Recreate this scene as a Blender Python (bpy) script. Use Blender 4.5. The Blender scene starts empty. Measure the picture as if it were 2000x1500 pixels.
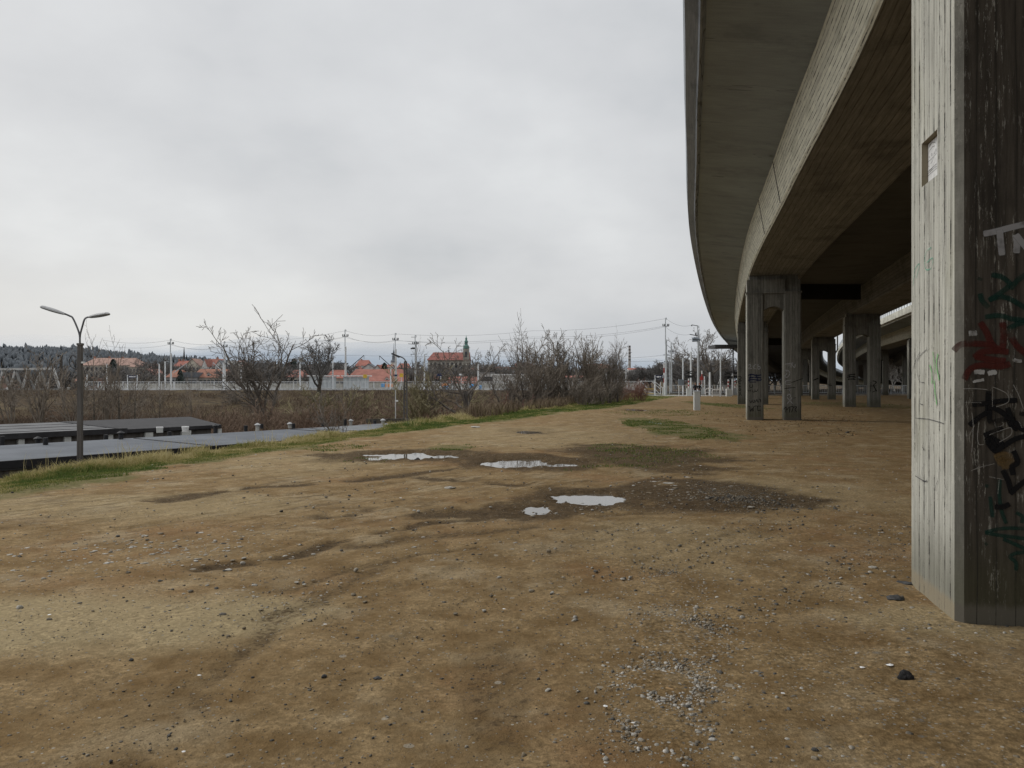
import bpy, math, random
import numpy as np
from mathutils import Vector, Matrix

# ------------------------------------------------------------------ basics
scene = bpy.context.scene
COL = scene.collection
F = 1550.0            # focal length in photo pixels
CZ = 1.6              # camera height
rng = np.random.default_rng(7)
random.seed(7)
R = math.radians


def at(px, py, Y):
    return Vector(((px - 1000) / F * Y, Y, CZ - (py - 750) / F * Y))


def gp(px, py, z=0.0):
    Y = (CZ - z) * F / (py - 750)
    return ((px - 1000) / F * Y, Y)


def wx(px, Y): return (px - 1000) / F * Y
def wz(py, Y): return CZ - (py - 750) / F * Y


ROOT = {}


def tag(o, label=None, cat=None, group=None, kind=None):
    if label: o['label'] = label
    if cat: o['category'] = cat
    if group: o['group'] = group
    if kind: o['kind'] = kind
    return o


def thing(name, label, cat, loc=(0, 0, 0), rz=0.0, group=None):
    o = bpy.data.objects.new(name, None)
    o.empty_display_size = 0.2
    COL.objects.link(o)
    o.location = loc
    o.rotation_euler = (0, 0, rz)
    ROOT[o.name] = Vector(loc)
    return tag(o, label, cat, group)


class MB:
    def __init__(self):
        self.v = []; self.f = []; self.uv = []; self.tint = None; self.mi = None

    def quad(self, a, b, c, d, uv=None):
        n = len(self.v)
        self.v += [tuple(a), tuple(b), tuple(c), tuple(d)]
        self.f.append((n, n + 1, n + 2, n + 3))
        self.uv.append(uv)
        return self

    def poly(self, pts, uv=None):
        n = len(self.v)
        self.v += [tuple(p) for p in pts]
        self.f.append(tuple(range(n, n + len(pts))))
        self.uv.append(uv)
        return self

    def raw(self, v, f):
        n = len(self.v)
        self.v += [tuple(p) for p in v]
        for q in f:
            self.f.append(tuple(i + n for i in q)); self.uv.append(None)
        return self

    def box(self, x0, y0, z0, x1, y1, z1, M=None):
        p = [(x0, y0, z0), (x1, y0, z0), (x1, y1, z0), (x0, y1, z0), (x0, y0, z1), (x1, y0, z1), (x1, y1, z1), (x0, y1, z1)]
        if M is not None: p = [tuple(M @ Vector(q)) for q in p]
        return self.raw(p, [(0, 3, 2, 1), (4, 5, 6, 7), (0, 1, 5, 4), (1, 2, 6, 5), (2, 3, 7, 6), (3, 0, 4, 7)])

    def cbox(self, c, s, rz=0.0):
        M = Matrix.Translation(c) @ Matrix.Rotation(rz, 4, 'Z')
        return self.box(-s[0] / 2, -s[1] / 2, -s[2] / 2, s[0] / 2, s[1] / 2, s[2] / 2, M)

    def bar(self, a, b, w, h=None):
        a = Vector(a); b = Vector(b); d = (b - a)
        L = d.length
        if L < 1e-6: return self
        d /= L
        up = Vector((0, 0, 1)) if abs(d.z) < .95 else Vector((0, 1, 0))
        s = d.cross(up).normalized(); u = s.cross(d)
        h = h or w
        p = []
        for e in (a, b):
            for (i, j) in ((-1, -1), (1, -1), (1, 1), (-1, 1)):
                p.append(e + s * (i * w / 2) + u * (j * h / 2))
        return self.raw(p, [(0, 1, 2, 3), (7, 6, 5, 4), (0, 4, 5, 1), (1, 5, 6, 2), (2, 6, 7, 3), (3, 7, 4, 0)])

    def tube(self, pts, rad, n=6, cap=True):
        pts = [Vector(p) for p in pts]
        if not hasattr(rad, '__len__'): rad = [rad] * len(pts)
        base = len(self.v)
        prev = None
        for i, p in enumerate(pts):
            if i == 0: d = pts[1] - pts[0]
            elif i == len(pts) - 1: d = pts[-1] - pts[-2]
            else: d = pts[i + 1] - pts[i - 1]
            d = d.normalized() if d.length > 1e-9 else Vector((0, 0, 1))
            if prev is None:
                up = Vector((0, 0, 1)) if abs(d.z) < .9 else Vector((1, 0, 0))
                s = d.cross(up).normalized()
            else:
                s = prev - d * prev.dot(d)
                s = s.normalized() if s.length > 1e-6 else d.orthogonal().normalized()
            prev = s
            u = d.cross(s)
            for k in range(n):
                a = 2 * math.pi * k / n
                q = p + (s * math.cos(a) + u * math.sin(a)) * rad[i]
                self.v.append((q.x, q.y, q.z))
        for i in range(len(pts) - 1):
            for k in range(n):
                a = base + i * n + k; b = base + i * n + (k + 1) % n
                self.f.append((a, b, b + n, a + n)); self.uv.append(None)
        if cap:
            self.f.append(tuple(base + k for k in range(n))[::-1]); self.uv.append(None)
            e = base + (len(pts) - 1) * n
            self.f.append(tuple(e + k for k in range(n))); self.uv.append(None)
        return self

    def lathe(self, prof, c, n=16):
        base = len(self.v)
        for (r, z) in prof:
            for k in range(n):
                a = 2 * math.pi * k / n
                self.v.append((c[0] + r * math.cos(a), c[1] + r * math.sin(a), c[2] + z))
        for i in range(len(prof) - 1):
            for k in range(n):
                a = base + i * n + k; b = base + i * n + (k + 1) % n
                self.f.append((a, b, b + n, a + n)); self.uv.append(None)
        self.f.append(tuple(base + k for k in range(n))[::-1]); self.uv.append(None)
        e = base + (len(prof) - 1) * n
        self.f.append(tuple(e + k for k in range(n))); self.uv.append(None)
        return self

    def prism(self, poly, z0, z1):
        n = len(poly)
        v = [(p[0], p[1], z0) for p in poly] + [(p[0], p[1], z1) for p in poly]
        f = [tuple(range(n))[::-1], tuple(range(n, 2 * n))]
        for i in range(n):
            j = (i + 1) % n
            f.append((i, j, n + j, n + i))
        return self.raw(v, f)

    def mesh(self, name, off=None):
        me = bpy.data.meshes.new(name)
        v = self.v
        if off is not None and off.length > 0:
            v = (np.array(v, dtype=np.float64).reshape(-1, 3) - np.array(off)).tolist()
        me.from_pydata(v, [], self.f)
        if any(u is not None for u in self.uv):
            uvl = me.uv_layers.new(name='UVMap')
            dat = np.zeros((len(me.loops), 2), dtype=np.float32)
            li = 0
            for fi, f in enumerate(self.f):
                u = self.uv[fi]
                for k in range(len(f)):
                    if u is not None: dat[li] = u[k]
                    li += 1
            uvl.data.foreach_set('uv', dat.ravel())
        if self.tint is not None:
            a = me.attributes.new('tint', 'FLOAT', 'POINT')
            a.data.foreach_set('value', np.array(self.tint, dtype=np.float32))
        me.update()
        return me

    def build(self, name, m, parent=None, smooth=False, off=None):
        if off is None and parent is not None:
            off = ROOT.get(parent.name, Vector((0, 0, 0)))
        me = self.mesh(name, off)
        o = bpy.data.objects.new(name, me)
        COL.objects.link(o)
        if m is not None:
            for mm in (m if isinstance(m, (list, tuple)) else [m]): me.materials.append(mm)
        if self.mi is not None:
            me.polygons.foreach_set('material_index', np.array(self.mi, dtype=np.int32))
        if smooth:
            me.polygons.foreach_set('use_smooth', np.ones(len(me.polygons), dtype=bool))
        if parent is not None:
            o.parent = parent
            ROOT[o.name] = off
        return o


def nmesh(name, V, Fq, mat, attrs=None, smooth=False):
    """fast numpy mesh: V (n,3), Fq (m,k)"""
    me = bpy.data.meshes.new(name)
    V = np.asarray(V, dtype=np.float32); Fq = np.asarray(Fq, dtype=np.int32)
    k = Fq.shape[1]
    me.vertices.add(len(V)); me.vertices.foreach_set('co', V.ravel())
    me.loops.add(Fq.size); me.loops.foreach_set('vertex_index', Fq.ravel())
    me.polygons.add(len(Fq))
    me.polygons.foreach_set('loop_start', np.arange(0, Fq.size, k, dtype=np.int32))
    if smooth: me.polygons.foreach_set('use_smooth', np.ones(len(Fq), dtype=bool))
    if attrs:
        for nme, (typ, data) in attrs.items():
            a = me.attributes.new(nme, typ, 'POINT')
            key = 'color' if 'COLOR' in typ else 'value'
            a.data.foreach_set(key, np.asarray(data, dtype=np.float32).ravel())
    me.update(calc_edges=True)
    me.validate()
    o = bpy.data.objects.new(name, me)
    COL.objects.link(o)
    if mat: me.materials.append(mat)
    return o


def copy_tree(o, parent=None):
    c = o.copy(); COL.objects.link(c); c.parent = parent
    if parent is None: ROOT[c.name] = Vector(o.location)
    for ch in list(o.children): copy_tree(ch, c)
    return c


# ------------------------------------------------------------------ noise (numpy)
def _h(ix, iy, s):
    n = (ix.astype(np.int64) * 374761393 + iy.astype(np.int64) * 668265263 + s * 974634777) & 0x7fffffff
    n = ((n ^ (n >> 13)) * 1274126177) & 0x7fffffff
    n = (n ^ (n >> 16)) & 0xffff
    return n / 65535.0


def vnoise(x, y, s=0):
    x = np.asarray(x, float); y = np.asarray(y, float)
    ix = np.floor(x); iy = np.floor(y)
    fx = x - ix; fy = y - iy
    fx = fx * fx * (3 - 2 * fx); fy = fy * fy * (3 - 2 * fy)
    a = _h(ix, iy, s); b = _h(ix + 1, iy, s); c = _h(ix, iy + 1, s); d = _h(ix + 1, iy + 1, s)
    return (a * (1 - fx) + b * fx) * (1 - fy) + (c * (1 - fx) + d * fx) * fy


def fbm(x, y, s=0, o=4):
    t = 0; a = .5
    for i in range(o):
        t = t + a * vnoise(x * 2 ** i, y * 2 ** i, s + i * 17); a *= .5
    return t / (1 - .5 ** o)


def ss(a, b, x):
    t = np.clip((x - a) / (b - a), 0, 1)
    return t * t * (3 - 2 * t)


# ------------------------------------------------------------------ materials
class N:
    def __init__(self, name):
        self.m = bpy.data.materials.new(name); self.m.use_nodes = True
        self.t = self.m.node_tree; self.t.nodes.clear()
        self.out = self.t.nodes.new('ShaderNodeOutputMaterial')

    def n(self, typ, ins=None, **props):
        nd = self.t.nodes.new(typ)
        for k, v in props.items(): setattr(nd, k, v)
        for k, v in (ins or {}).items(): self.set(nd, k, v)
        return nd

    def set(self, nd, k, v):
        s = nd.inputs[k]
        if isinstance(v, bpy.types.NodeSocket): self.t.links.new(v, s)
        else:
            if hasattr(s.default_value, '__len__') and not hasattr(v, '__len__'): v = (v,) * len(s.default_value)
            if hasattr(s.default_value, '__len__') and len(s.default_value) == 4 and len(v) == 3: v = tuple(v) + (1,)
            s.default_value = v

    def math(self, op, a, b=0.0, c=None, clamp=False):
        nd = self.n('ShaderNodeMath', {0: a, 1: b}, operation=op, use_clamp=clamp)
        if c is not None: self.set(nd, 2, c)
        return nd.outputs[0]

    def mix(self, f, a, b, mode='MIX'):
        nd = self.n('ShaderNodeMix', data_type='RGBA', blend_type=mode)
        self.set(nd, 0, f); self.set(nd, 6, a); self.set(nd, 7, b)
        return nd.outputs[2]

    def ramp(self, f, stops):
        nd = self.n('ShaderNodeValToRGB', {0: f})
        e = nd.color_ramp.elements
        while len(e) < len(stops): e.new(.5)
        for el, (p, c) in zip(e, stops):
            el.position = p
            el.color = (c, c, c, 1) if not hasattr(c, '__len__') else tuple(c) + (1,) * (4 - len(c))
        return nd.outputs[0]

    def sstep(self, x, a, b):
        return self.n('ShaderNodeMapRange', {0: x, 1: a, 2: b, 3: 0., 4: 1.}, interpolation_type='SMOOTHSTEP').outputs[0]

    def noise(self, vec, scale, detail=4, rough=.6, dim='3D'):
        return self.n('ShaderNodeTexNoise', {'Vector': vec, 'Scale': scale, 'Detail': detail, 'Roughness': rough}, noise_dimensions=dim).outputs[0]

    def vscale(self, vec, s):
        return self.n('ShaderNodeVectorMath', {0: vec, 1: s}, operation='MULTIPLY').outputs[0]

    def obj(self): return self.n('ShaderNodeTexCoord').outputs['Object']
    def attr(self, a): return self.n('ShaderNodeAttribute', attribute_name=a)

    def finish(self, col, rough=.85, bump=None, bs=.3, bd=.02, metal=0., spec=.3, normal=None):
        p = self.n('ShaderNodeBsdfPrincipled', {'Base Color': col, 'Roughness': rough, 'Metallic': metal, 'Specular IOR Level': spec})
        if bump is not None:
            b = self.n('ShaderNodeBump', {'Height': bump, 'Strength': bs, 'Distance': bd})
            self.t.links.new(b.outputs[0], p.inputs['Normal'])
        self.t.links.new(p.outputs[0], self.out.inputs[0])
        self.bsdf = p
        return self.m


def simple(name, col, rough=.8, var=.25, scale=3., spec=.3, metal=0., bump=0., tint=0., streak=False):
    k = N(name)
    v = k.obj()
    if streak: v = k.vscale(v, (1, 1, .15))
    f = k.noise(v, scale, 5, .65)
    d = tuple(max(c * (1 - var), 0) for c in col); l = tuple(min(c * (1 + var), 1) for c in col)
    c = k.mix(k.sstep(f, .3, .7), d, l)
    if tint:
        a = k.attr('tint').outputs['Fac']
        g = k.n('ShaderNodeMapRange', {0: a, 1: 0., 2: 1., 3: 1 - tint, 4: 1 + tint}).outputs[0]
        cc = k.n('ShaderNodeCombineColor', {0: g, 1: g, 2: g}).outputs[0]
        c = k.mix(1., c, cc, 'MULTIPLY')
    return k.finish(c, rough, f if bump else None, bump, .02, metal, spec)


def board_concrete(name, base, board=.1, gap=.6, dark=(.03, .028, .024), bump=.6, contrast=.22, gapw=.045, fine=1.0, stain=0., pits=.4, breakup=.5, basez=None, drips=0., tonevar=.36, cracks=0.):
    """board-marked concrete; UV in metres: u across boards, v along boards"""
    k = N(name)
    uv = k.n('ShaderNodeUVMap').outputs[0]
    sp = k.n('ShaderNodeSeparateXYZ', {0: uv})
    u, v = sp.outputs[0], sp.outputs[1]
    wob = k.noise(k.n('ShaderNodeCombineXYZ', {0: k.math('MULTIPLY', u, 3.), 1: k.math('MULTIPLY', v, .5)}).outputs[0], 1., 2, .5)
    ub = k.math('ADD', k.math('DIVIDE', u, board), k.math('MULTIPLY', k.math('SUBTRACT', wob, .5), .5))
    idx = k.math('FLOOR', ub)
    fr = k.math('FRACT', ub)
    edge = k.math('MINIMUM', fr, k.math('SUBTRACT', 1., fr))
    bt = k.n('ShaderNodeTexWhiteNoise', {'W': idx}, noise_dimensions='1D').outputs[0]
    gn = k.noise(k.n('ShaderNodeCombineXYZ', {0: k.math('MULTIPLY', k.math('ROUND', ub), 7.31), 1: k.math('MULTIPLY', v, 1.7)}).outputs[0], 1., 6, .75)
    gm = k.sstep(gn, breakup - .06, breakup + .08)
    en = k.noise(k.n('ShaderNodeCombineXYZ', {0: k.math('MULTIPLY', u, 30.), 1: k.math('MULTIPLY', v, 9.)}).outputs[0], 1., 3, .7)
    w = k.math('MULTIPLY', gapw, k.math('ADD', .35, k.math('MULTIPLY', en, 1.5)))
    line = k.math('MULTIPLY', k.math('LESS_THAN', edge, w), gm)
    soft = k.math('MULTIPLY', k.math('SUBTRACT', 1., k.sstep(edge, 0., min(.16, .02 / board))), .3)
    st = k.noise(k.n('ShaderNodeCombineXYZ', {0: k.math('MULTIPLY', u, 26.), 1: k.math('MULTIPLY', v, 1.3)}).outputs[0], 1., 5, .7)
    big = k.noise(k.n('ShaderNodeCombineXYZ', {0: k.math('MULTIPLY', u, 1.3), 1: k.math('MULTIPLY', v, .6)}).outputs[0], 1., 4, .6)
    gr = k.noise(k.vscale(uv, (1, 1, 1)), 70. * fine, 4, .7)
    lo = tuple(c * (1 - contrast) for c in base); hi = tuple(c * (1 + contrast) for c in base)
    c = k.mix(k.sstep(st, .3, .7), lo, hi)
    tone = k.math('ADD', 1 - tonevar / 2, k.math('MULTIPLY', bt, tonevar))
    tone = k.math('MULTIPLY', tone, k.math('ADD', .7, k.math('MULTIPLY', big, .6)))
    tone = k.math('MULTIPLY', tone, k.math('ADD', .8, k.math('MULTIPLY', gr, .4)))
    tone = k.math('MULTIPLY', tone, k.math('SUBTRACT', 1., soft))
    tc = k.n('ShaderNodeCombineColor', {0: tone, 1: tone, 2: tone}).outputs[0]
    c = k.mix(1., c, tc, 'MULTIPLY')
    if pits:
        vo = k.n('ShaderNodeTexVoronoi', {'Vector': k.vscale(uv, (34, 13, 1)), 'Scale': 1.}).outputs[0]
        pm = k.math('MULTIPLY', k.math('LESS_THAN', vo, .13), k.math('GREATER_THAN', gr, .52))
        c = k.mix(k.math('MULTIPLY', pm, pits), c, dark)
    if drips:
        dn = k.noise(k.n('ShaderNodeCombineXYZ', {0: k.math('MULTIPLY', u, 42.), 1: k.math('MULTIPLY', v, 5.)}).outputs[0], 1., 5, .85)
        dm = k.noise(k.n('ShaderNodeCombineXYZ', {0: k.math('MULTIPLY', u, 7.), 1: k.math('MULTIPLY', v, .8)}).outputs[0], 1., 3, .6)
        c = k.mix(k.math('MULTIPLY', k.math('MULTIPLY', k.sstep(dn, .55, .62), k.sstep(dm, .42, .56)), drips), c, (.36, .35, .31))
    if stain:
        sn = k.noise(k.n('ShaderNodeCombineXYZ', {0: k.math('MULTIPLY', u, .8), 1: k.math('MULTIPLY', v, .5)}).outputs[0], 1., 6, .7)
        c = k.mix(k.math('MULTIPLY', k.sstep(sn, .5, .66), stain), c, tuple(b * .3 for b in base))
    if basez is not None:
        nz = k.math('ADD', v, k.math('MULTIPLY', k.math('SUBTRACT', big, .5), .5))
        m1 = k.math('SUBTRACT', 1., k.sstep(nz, .12, .75))
        c = k.mix(k.math('MULTIPLY', m1, .55), c, (.06, .058, .03))
        nz2 = k.math('ADD', v, k.math('MULTIPLY', k.math('SUBTRACT', st, .5), .1))
        m2 = k.math('SUBTRACT', 1., k.sstep(nz2, .1, .16))
        c = k.mix(k.math('MULTIPLY', m2, .8), c, basez)
    if cracks:
        cn = k.noise(k.n('ShaderNodeCombineXYZ', {0: k.math('MULTIPLY', u, 75.), 1: k.math('MULTIPLY', v, 3.2)}).outputs[0], 1., 5, .8)
        cm = k.noise(k.n('ShaderNodeCombineXYZ', {0: k.math('MULTIPLY', u, 5.), 1: k.math('MULTIPLY', v, .9)}).outputs[0], 1., 3, .6)
        c = k.mix(k.math('MULTIPLY', k.math('MULTIPLY', k.sstep(cn, .565, .62), k.sstep(cm, .4, .58)), cracks), c, dark)
        c = k.mix(k.math('MULTIPLY', k.sstep(big, .48, .68), .45), c, (.27, .262, .19))
        g2 = k.noise(k.n('ShaderNodeCombineXYZ', {0: k.math('MULTIPLY', u, 14.), 1: k.math('MULTIPLY', v, 1.1)}).outputs[0], 1., 5, .7)
        c = k.mix(k.math('MULTIPLY', k.sstep(g2, .52, .66), .5), c, (.19, .18, .15))
    c = k.mix(k.math('MULTIPLY', line, gap), c, dark)
    hgt = k.math('SUBTRACT', k.math('ADD', k.math('MULTIPLY', bt, .3), k.math('MULTIPLY', gr, .25)), k.math('MULTIPLY', line, 1.))
    return k.finish(c, .9, hgt, bump, .012, spec=.2)


M = {}
M['pier_lit'] = board_concrete('pier_lit', (.43, .425, .375), .118, .95, bump=.9, gapw=.085, breakup=.525, basez=(.26, .22, .15), contrast=.2, tonevar=.1, cracks=.95, pits=.9)  # lit copy of the pier concrete, light put into the colour
M['pier_shaded'] = board_concrete('pier_shaded', (.068, .059, .048), .118, .8, bump=.5, gapw=.025, breakup=.42, contrast=.35, stain=.5, basez=(.12, .11, .09), drips=.9, pits=.3, tonevar=.2)  # near pier front: shade as well as dirt put into the colour
M['pier_half_shaded'] = board_concrete('pier_half_shaded', (.135, .13, .112), .12, .6, bump=.4, gapw=.03, breakup=.5, contrast=.3, stain=.5, basez=(.1, .09, .075), drips=.35)  # half-dark copy of the pier concrete, shade put into the colour
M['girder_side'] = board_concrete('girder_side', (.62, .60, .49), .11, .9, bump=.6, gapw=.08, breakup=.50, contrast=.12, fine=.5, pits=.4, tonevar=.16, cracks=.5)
M['girder_shaded'] = board_concrete('girder_shaded', (.185, .187, .182), .16, .5, bump=.6, gapw=.04, breakup=.48, contrast=.25, stain=.5, tonevar=.2)  # darkened copy of the girder concrete, shade put into the colour
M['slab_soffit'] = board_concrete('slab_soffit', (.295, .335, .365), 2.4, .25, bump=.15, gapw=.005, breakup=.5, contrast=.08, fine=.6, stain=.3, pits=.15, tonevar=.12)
M['slab_shaded'] = board_concrete('slab_shaded', (.085, .088, .09), 2.4, .25, bump=.15, gapw=.005, breakup=.5, contrast=.1, fine=.6, stain=.4, pits=.15, tonevar=.12)  # slab between the girders, its deep shade put into the colour
M['edge_beam'] = board_concrete('edge_beam', (.25, .27, .29), 2.2, .5, bump=.2, gapw=.01, breakup=.45, contrast=.18, fine=.5, stain=.4, pits=.2)
M['edge_beam_pale'] = simple('edge_beam_pale', (.5, .49, .42), .9, .25, 1.2)
M['concrete'] = simple('concrete', (.36, .35, .32), .9, .25, 2.5, bump=.2)
M['concrete_dark'] = simple('concrete_dark', (.10, .092, .085), .9, .35, 5., bump=.4, streak=True)
M['beam_shaded'] = simple('beam_shaded', (.015, .015, .014), .9, .2)  # cross beam concrete, its unlit face put into the colour
M['mast'] = simple('mast', (.50, .50, .49), .8, .15, 2., streak=True)
M['white_metal'] = simple('white_metal', (.62, .64, .65), .5, .08, 3.)
M['galv'] = simple('galv', (.42, .44, .45), .5, .15, 6., metal=.3)
M['dark_metal'] = simple('dark_metal', (.05, .05, .052), .6, .3, 6.)
M['lamp_head'] = simple('lamp_head', (.36, .36, .36), .5, .15, 9.)
M['lamp_arm'] = simple('lamp_arm', (.11, .11, .115), .5, .2, 9.)
M['glass_dull'] = simple('glass_dull', (.28, .29, .28), .3, .1, 9.)
M['black'] = simple('black', (.018, .018, .02), .6, .2)
M['navy'] = simple('navy', (.018, .028, .075), .4, .1)
M['white'] = simple('white', (.75, .75, .74), .6, .06)
M['red'] = simple('red', (.34, .05, .045), .5, .1)
M['yellow'] = simple('yellow', (.62, .42, .06), .6, .1)
M['tan'] = simple('tan', (.42, .27, .13), .8, .15, 30.)
M['orange'] = simple('orange', (.6, .22, .06), .6, .1)
M['blue'] = simple('blue', (.05, .26, .55), .5, .1)
M['grey_panel'] = simple('grey_panel', (.19, .22, .25), .5, .1)
M['cabinet'] = simple('cabinet', (.5, .51, .49), .55, .1, 4., streak=True)
M['bark'] = simple('bark', (.085, .075, .06), .95, .4, 6., bump=.5)
M['bark_dark'] = simple('bark_dark', (.06, .053, .047), .95, .4, 6., bump=.5)
M['twig'] = simple('twig', (.20, .17, .138), .95, .3, 2.)
M['twig_dark'] = simple('twig_dark', (.155, .135, .115), .95, .3, 2.)
M['twig_red'] = simple('twig_red', (.20, .11, .085), .95, .3, 2.)
M['twig_brown'] = simple('twig_brown', (.20, .14, .10), .95, .35, 1.)
M['twig_green'] = simple('twig_green', (.23, .20, .115), .95, .3, 1.)
M['twig_far'] = simple('twig_far', (.12, .115, .11), .95, .3, 1.)
M['birch'] = simple('birch', (.55, .53, .5), .8, .4, 4.)
M['litter'] = simple('litter', (.78, .78, .77), .7, .06, 30.)
M['rock_black'] = simple('rock_black', (.022, .021, .022), .75, .5, 40., bump=.7)
M['rock_dark'] = simple('rock_dark', (.06, .06, .06), .85, .4, 30., bump=.6)
M['stone_pale'] = simple('stone_pale', (.33, .31, .27), .9, .25, 20., bump=.4)
M['wire'] = simple('wire', (.09, .095, .1), .6, .05)
# ------------------------------------------------------------------ camera, world, sun
cam_d = bpy.data.cameras.new('camera')
cam = bpy.data.objects.new('camera', cam_d); COL.objects.link(cam)
cam.location = (0, 0, CZ); cam.rotation_euler = (R(90), 0, 0)
cam_d.sensor_width = 36; cam_d.lens = F / 2000 * 36
cam_d.clip_start = .05; cam_d.clip_end = 30000
scene.camera = cam
scene.view_settings.view_transform = 'Standard'
scene.view_settings.look = 'None'
scene.view_settings.exposure = 0
scene.render.engine = 'CYCLES'
scene.cycles.use_denoising = True
scene.cycles.max_bounces = 6
scene.cycles.diffuse_bounces = 4
scene.cycles.transparent_max_bounces = 12

SUN_EL, SUN_AZ = R(40), R(-66)   # azimuth measured from +Y towards +X
wd = bpy.data.worlds.new('World'); scene.world = wd; wd.use_nodes = True
wt = wd.node_tree; wt.nodes.clear()


class WN(N):
    def __init__(self):
        self.t = wt
        self.out = wt.nodes.new('ShaderNodeOutputWorld')


k = WN()
sky = k.n('ShaderNodeTexSky', sky_type='NISHITA', sun_disc=False)
sky.sun_elevation = SUN_EL; sky.sun_rotation = SUN_AZ
sky.air_density = 1.5; sky.dust_density = 4.0
dirv = k.n('ShaderNodeTexCoord').outputs['Generated']
sep = k.n('ShaderNodeSeparateXYZ', {0: dirv})
zz = k.math('MAXIMUM', sep.outputs[2], 0.0)
# cloud deck: project direction on a plane so that the clouds flatten towards the horizon
inv = k.math('DIVIDE', 1.0, k.math('ADD', zz, .22))
cp = k.n('ShaderNodeCombineXYZ', {0: k.math('MULTIPLY', sep.outputs[0], inv), 1: k.math('MULTIPLY', sep.outputs[1], inv), 2: 0.0}).outputs[0]
n1 = k.noise(cp, 1.15, 6, .52)
n2 = k.noise(k.vscale(dirv, (1, 1, 1.7)), 3.1, 5, .5)
cl = k.math('ADD', k.math('MULTIPLY', n1, .4), k.math('MULTIPLY', n2, .6))
shade = k.ramp(cl, [(.36, (.575, .592, .612)), (.45, (.65, .66, .675)), (.54, (.705, .715, .727)), (.64, (.785, .797, .803))])
# a bank of darker blue grey low cloud over the horizon, warm bright gap to the left
hb = k.math('ADD', zz, k.math('MULTIPLY', k.math('SUBTRACT', n2, .5), .03))
low = k.math('SUBTRACT', 1., k.sstep(hb, .0, .12))
azr = k.sstep(sep.outputs[0], -.45, .15)     # 0 on the left, 1 on the right
shade = k.mix(k.math('MULTIPLY', low, k.math('MULTIPLY', azr, .75)), shade, (.46, .50, .55))
gap = k.math('MULTIPLY', k.math('MULTIPLY', k.sstep(hb, .035, .06), k.math('SUBTRACT', 1., k.sstep(hb, .075, .17))), k.math('SUBTRACT', 1., k.sstep(sep.outputs[0], -.35, .1)))
shade = k.mix(k.math('MULTIPLY', gap, .5), shade, (.765, .765, .745))
zen = k.math('ADD', 1.0, k.math('MULTIPLY', k.sstep(zz, .42, .95), .75))
zc = k.n('ShaderNodeCombineColor', {0: zen, 1: zen, 2: zen}).outputs[0]
shade = k.mix(1., shade, zc, 'MULTIPLY')
# brightness added to the unseen sky on the sun's side, lighting the left faces
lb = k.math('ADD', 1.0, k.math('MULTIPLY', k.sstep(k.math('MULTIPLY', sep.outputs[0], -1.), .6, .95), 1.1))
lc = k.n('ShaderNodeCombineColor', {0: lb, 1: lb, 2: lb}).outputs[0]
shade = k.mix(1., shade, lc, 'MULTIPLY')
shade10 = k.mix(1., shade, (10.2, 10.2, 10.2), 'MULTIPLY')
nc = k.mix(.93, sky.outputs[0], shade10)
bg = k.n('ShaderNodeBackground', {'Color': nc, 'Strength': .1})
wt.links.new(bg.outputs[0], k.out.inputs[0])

sd = bpy.data.lights.new('sun', 'SUN'); sd.energy = 1.1; sd.angle = R(14); sd.color = (1, .97, .92)
so = bpy.data.objects.new('sun', sd); COL.objects.link(so)
sv = Vector((math.sin(SUN_AZ) * math.cos(SUN_EL), math.cos(SUN_AZ) * math.cos(SUN_EL), math.sin(SUN_EL)))
so.rotation_euler = sv.to_track_quat('Z', 'Y').to_euler()
so.location = (0, 0, 60)

# ------------------------------------------------------------------ terrain height
DY = np.array([-60, 0, 11.8, 15, 18.8, 25.3, 31.8, 36.5, 45, 56, 77, 99, 140.])
DX = np.array([-8.6, -8.2, -7.6, -6.8, -6.06, -4.1, -2.05, 0, 2.9, 7.3, 13.5, 20, 34.])
WYs = np.array([-60, 14, 22.5, 33, 50, 80, 140.])
WW = np.array([1.65, 1.65, 1.35, 2.0, 3.6, 5.5, 7.])


def edge_x(Y): return np.interp(Y, DY, DX)
def crest_x(Y): return edge_x(Y) - np.interp(Y, WYs, WW)


# garages: front roof polygon and back roof polygon (world metres)
GR1 = [(-21.0, 4.0), (-12.2, 18.7), (-6.6, 26.9), (-5.1, 31.5), (-3.9, 36), (-3.4, 39.8), (-4.3, 40.4), (-15.8, 24.5), (-27.0, 9.0)]
GR2 = [(-27.2, 16.7), (-18.6, 28.9), (-13.4, 36.3), (-18.5, 45.3), (-24.7, 36.5), (-35.0, 21.8)]


def in_poly(x, y, poly):
    c = np.zeros(np.shape(x), bool)
    n = len(poly)
    for i in range(n):
        x0, y0 = poly[i]; x1, y1 = poly[(i + 1) % n]
        t = ((y0 > y) != (y1 > y)) & (x < (x1 - x0) * (y - y0) / (y1 - y0 + 1e-12) + x0)
        c ^= t
    return c


PUD = []


def pud(px0, py0, px1, py1, depth=.07, seed=0, lump=.55):
    Yn = CZ * F / (py1 - 750); Yf = CZ * F / (py0 - 750)
    Yc = (Yn + Yf) / 2; xc = ((px0 + px1) / 2 - 1000) / F * Yc
    PUD.append((xc, Yc, (px1 - px0) / 2 / F * Yc, (Yf - Yn) / 2, depth, seed, lump))


pud(688, 881, 915, 897, .07, 1)
pud(940, 892, 1085, 911, .07, 2, .4)
pud(1070, 899, 1130, 911, .05, 3)
pud(1080, 958, 1235, 981, .07, 4)
pud(1026, 986, 1078, 1000, .05, 5)
pud(1245, 820, 1295, 827, .07, 6)
pud(1208, 797, 1275, 803, .06, 7)
pud(1000, 837, 1075, 846, .045, 8)

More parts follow.
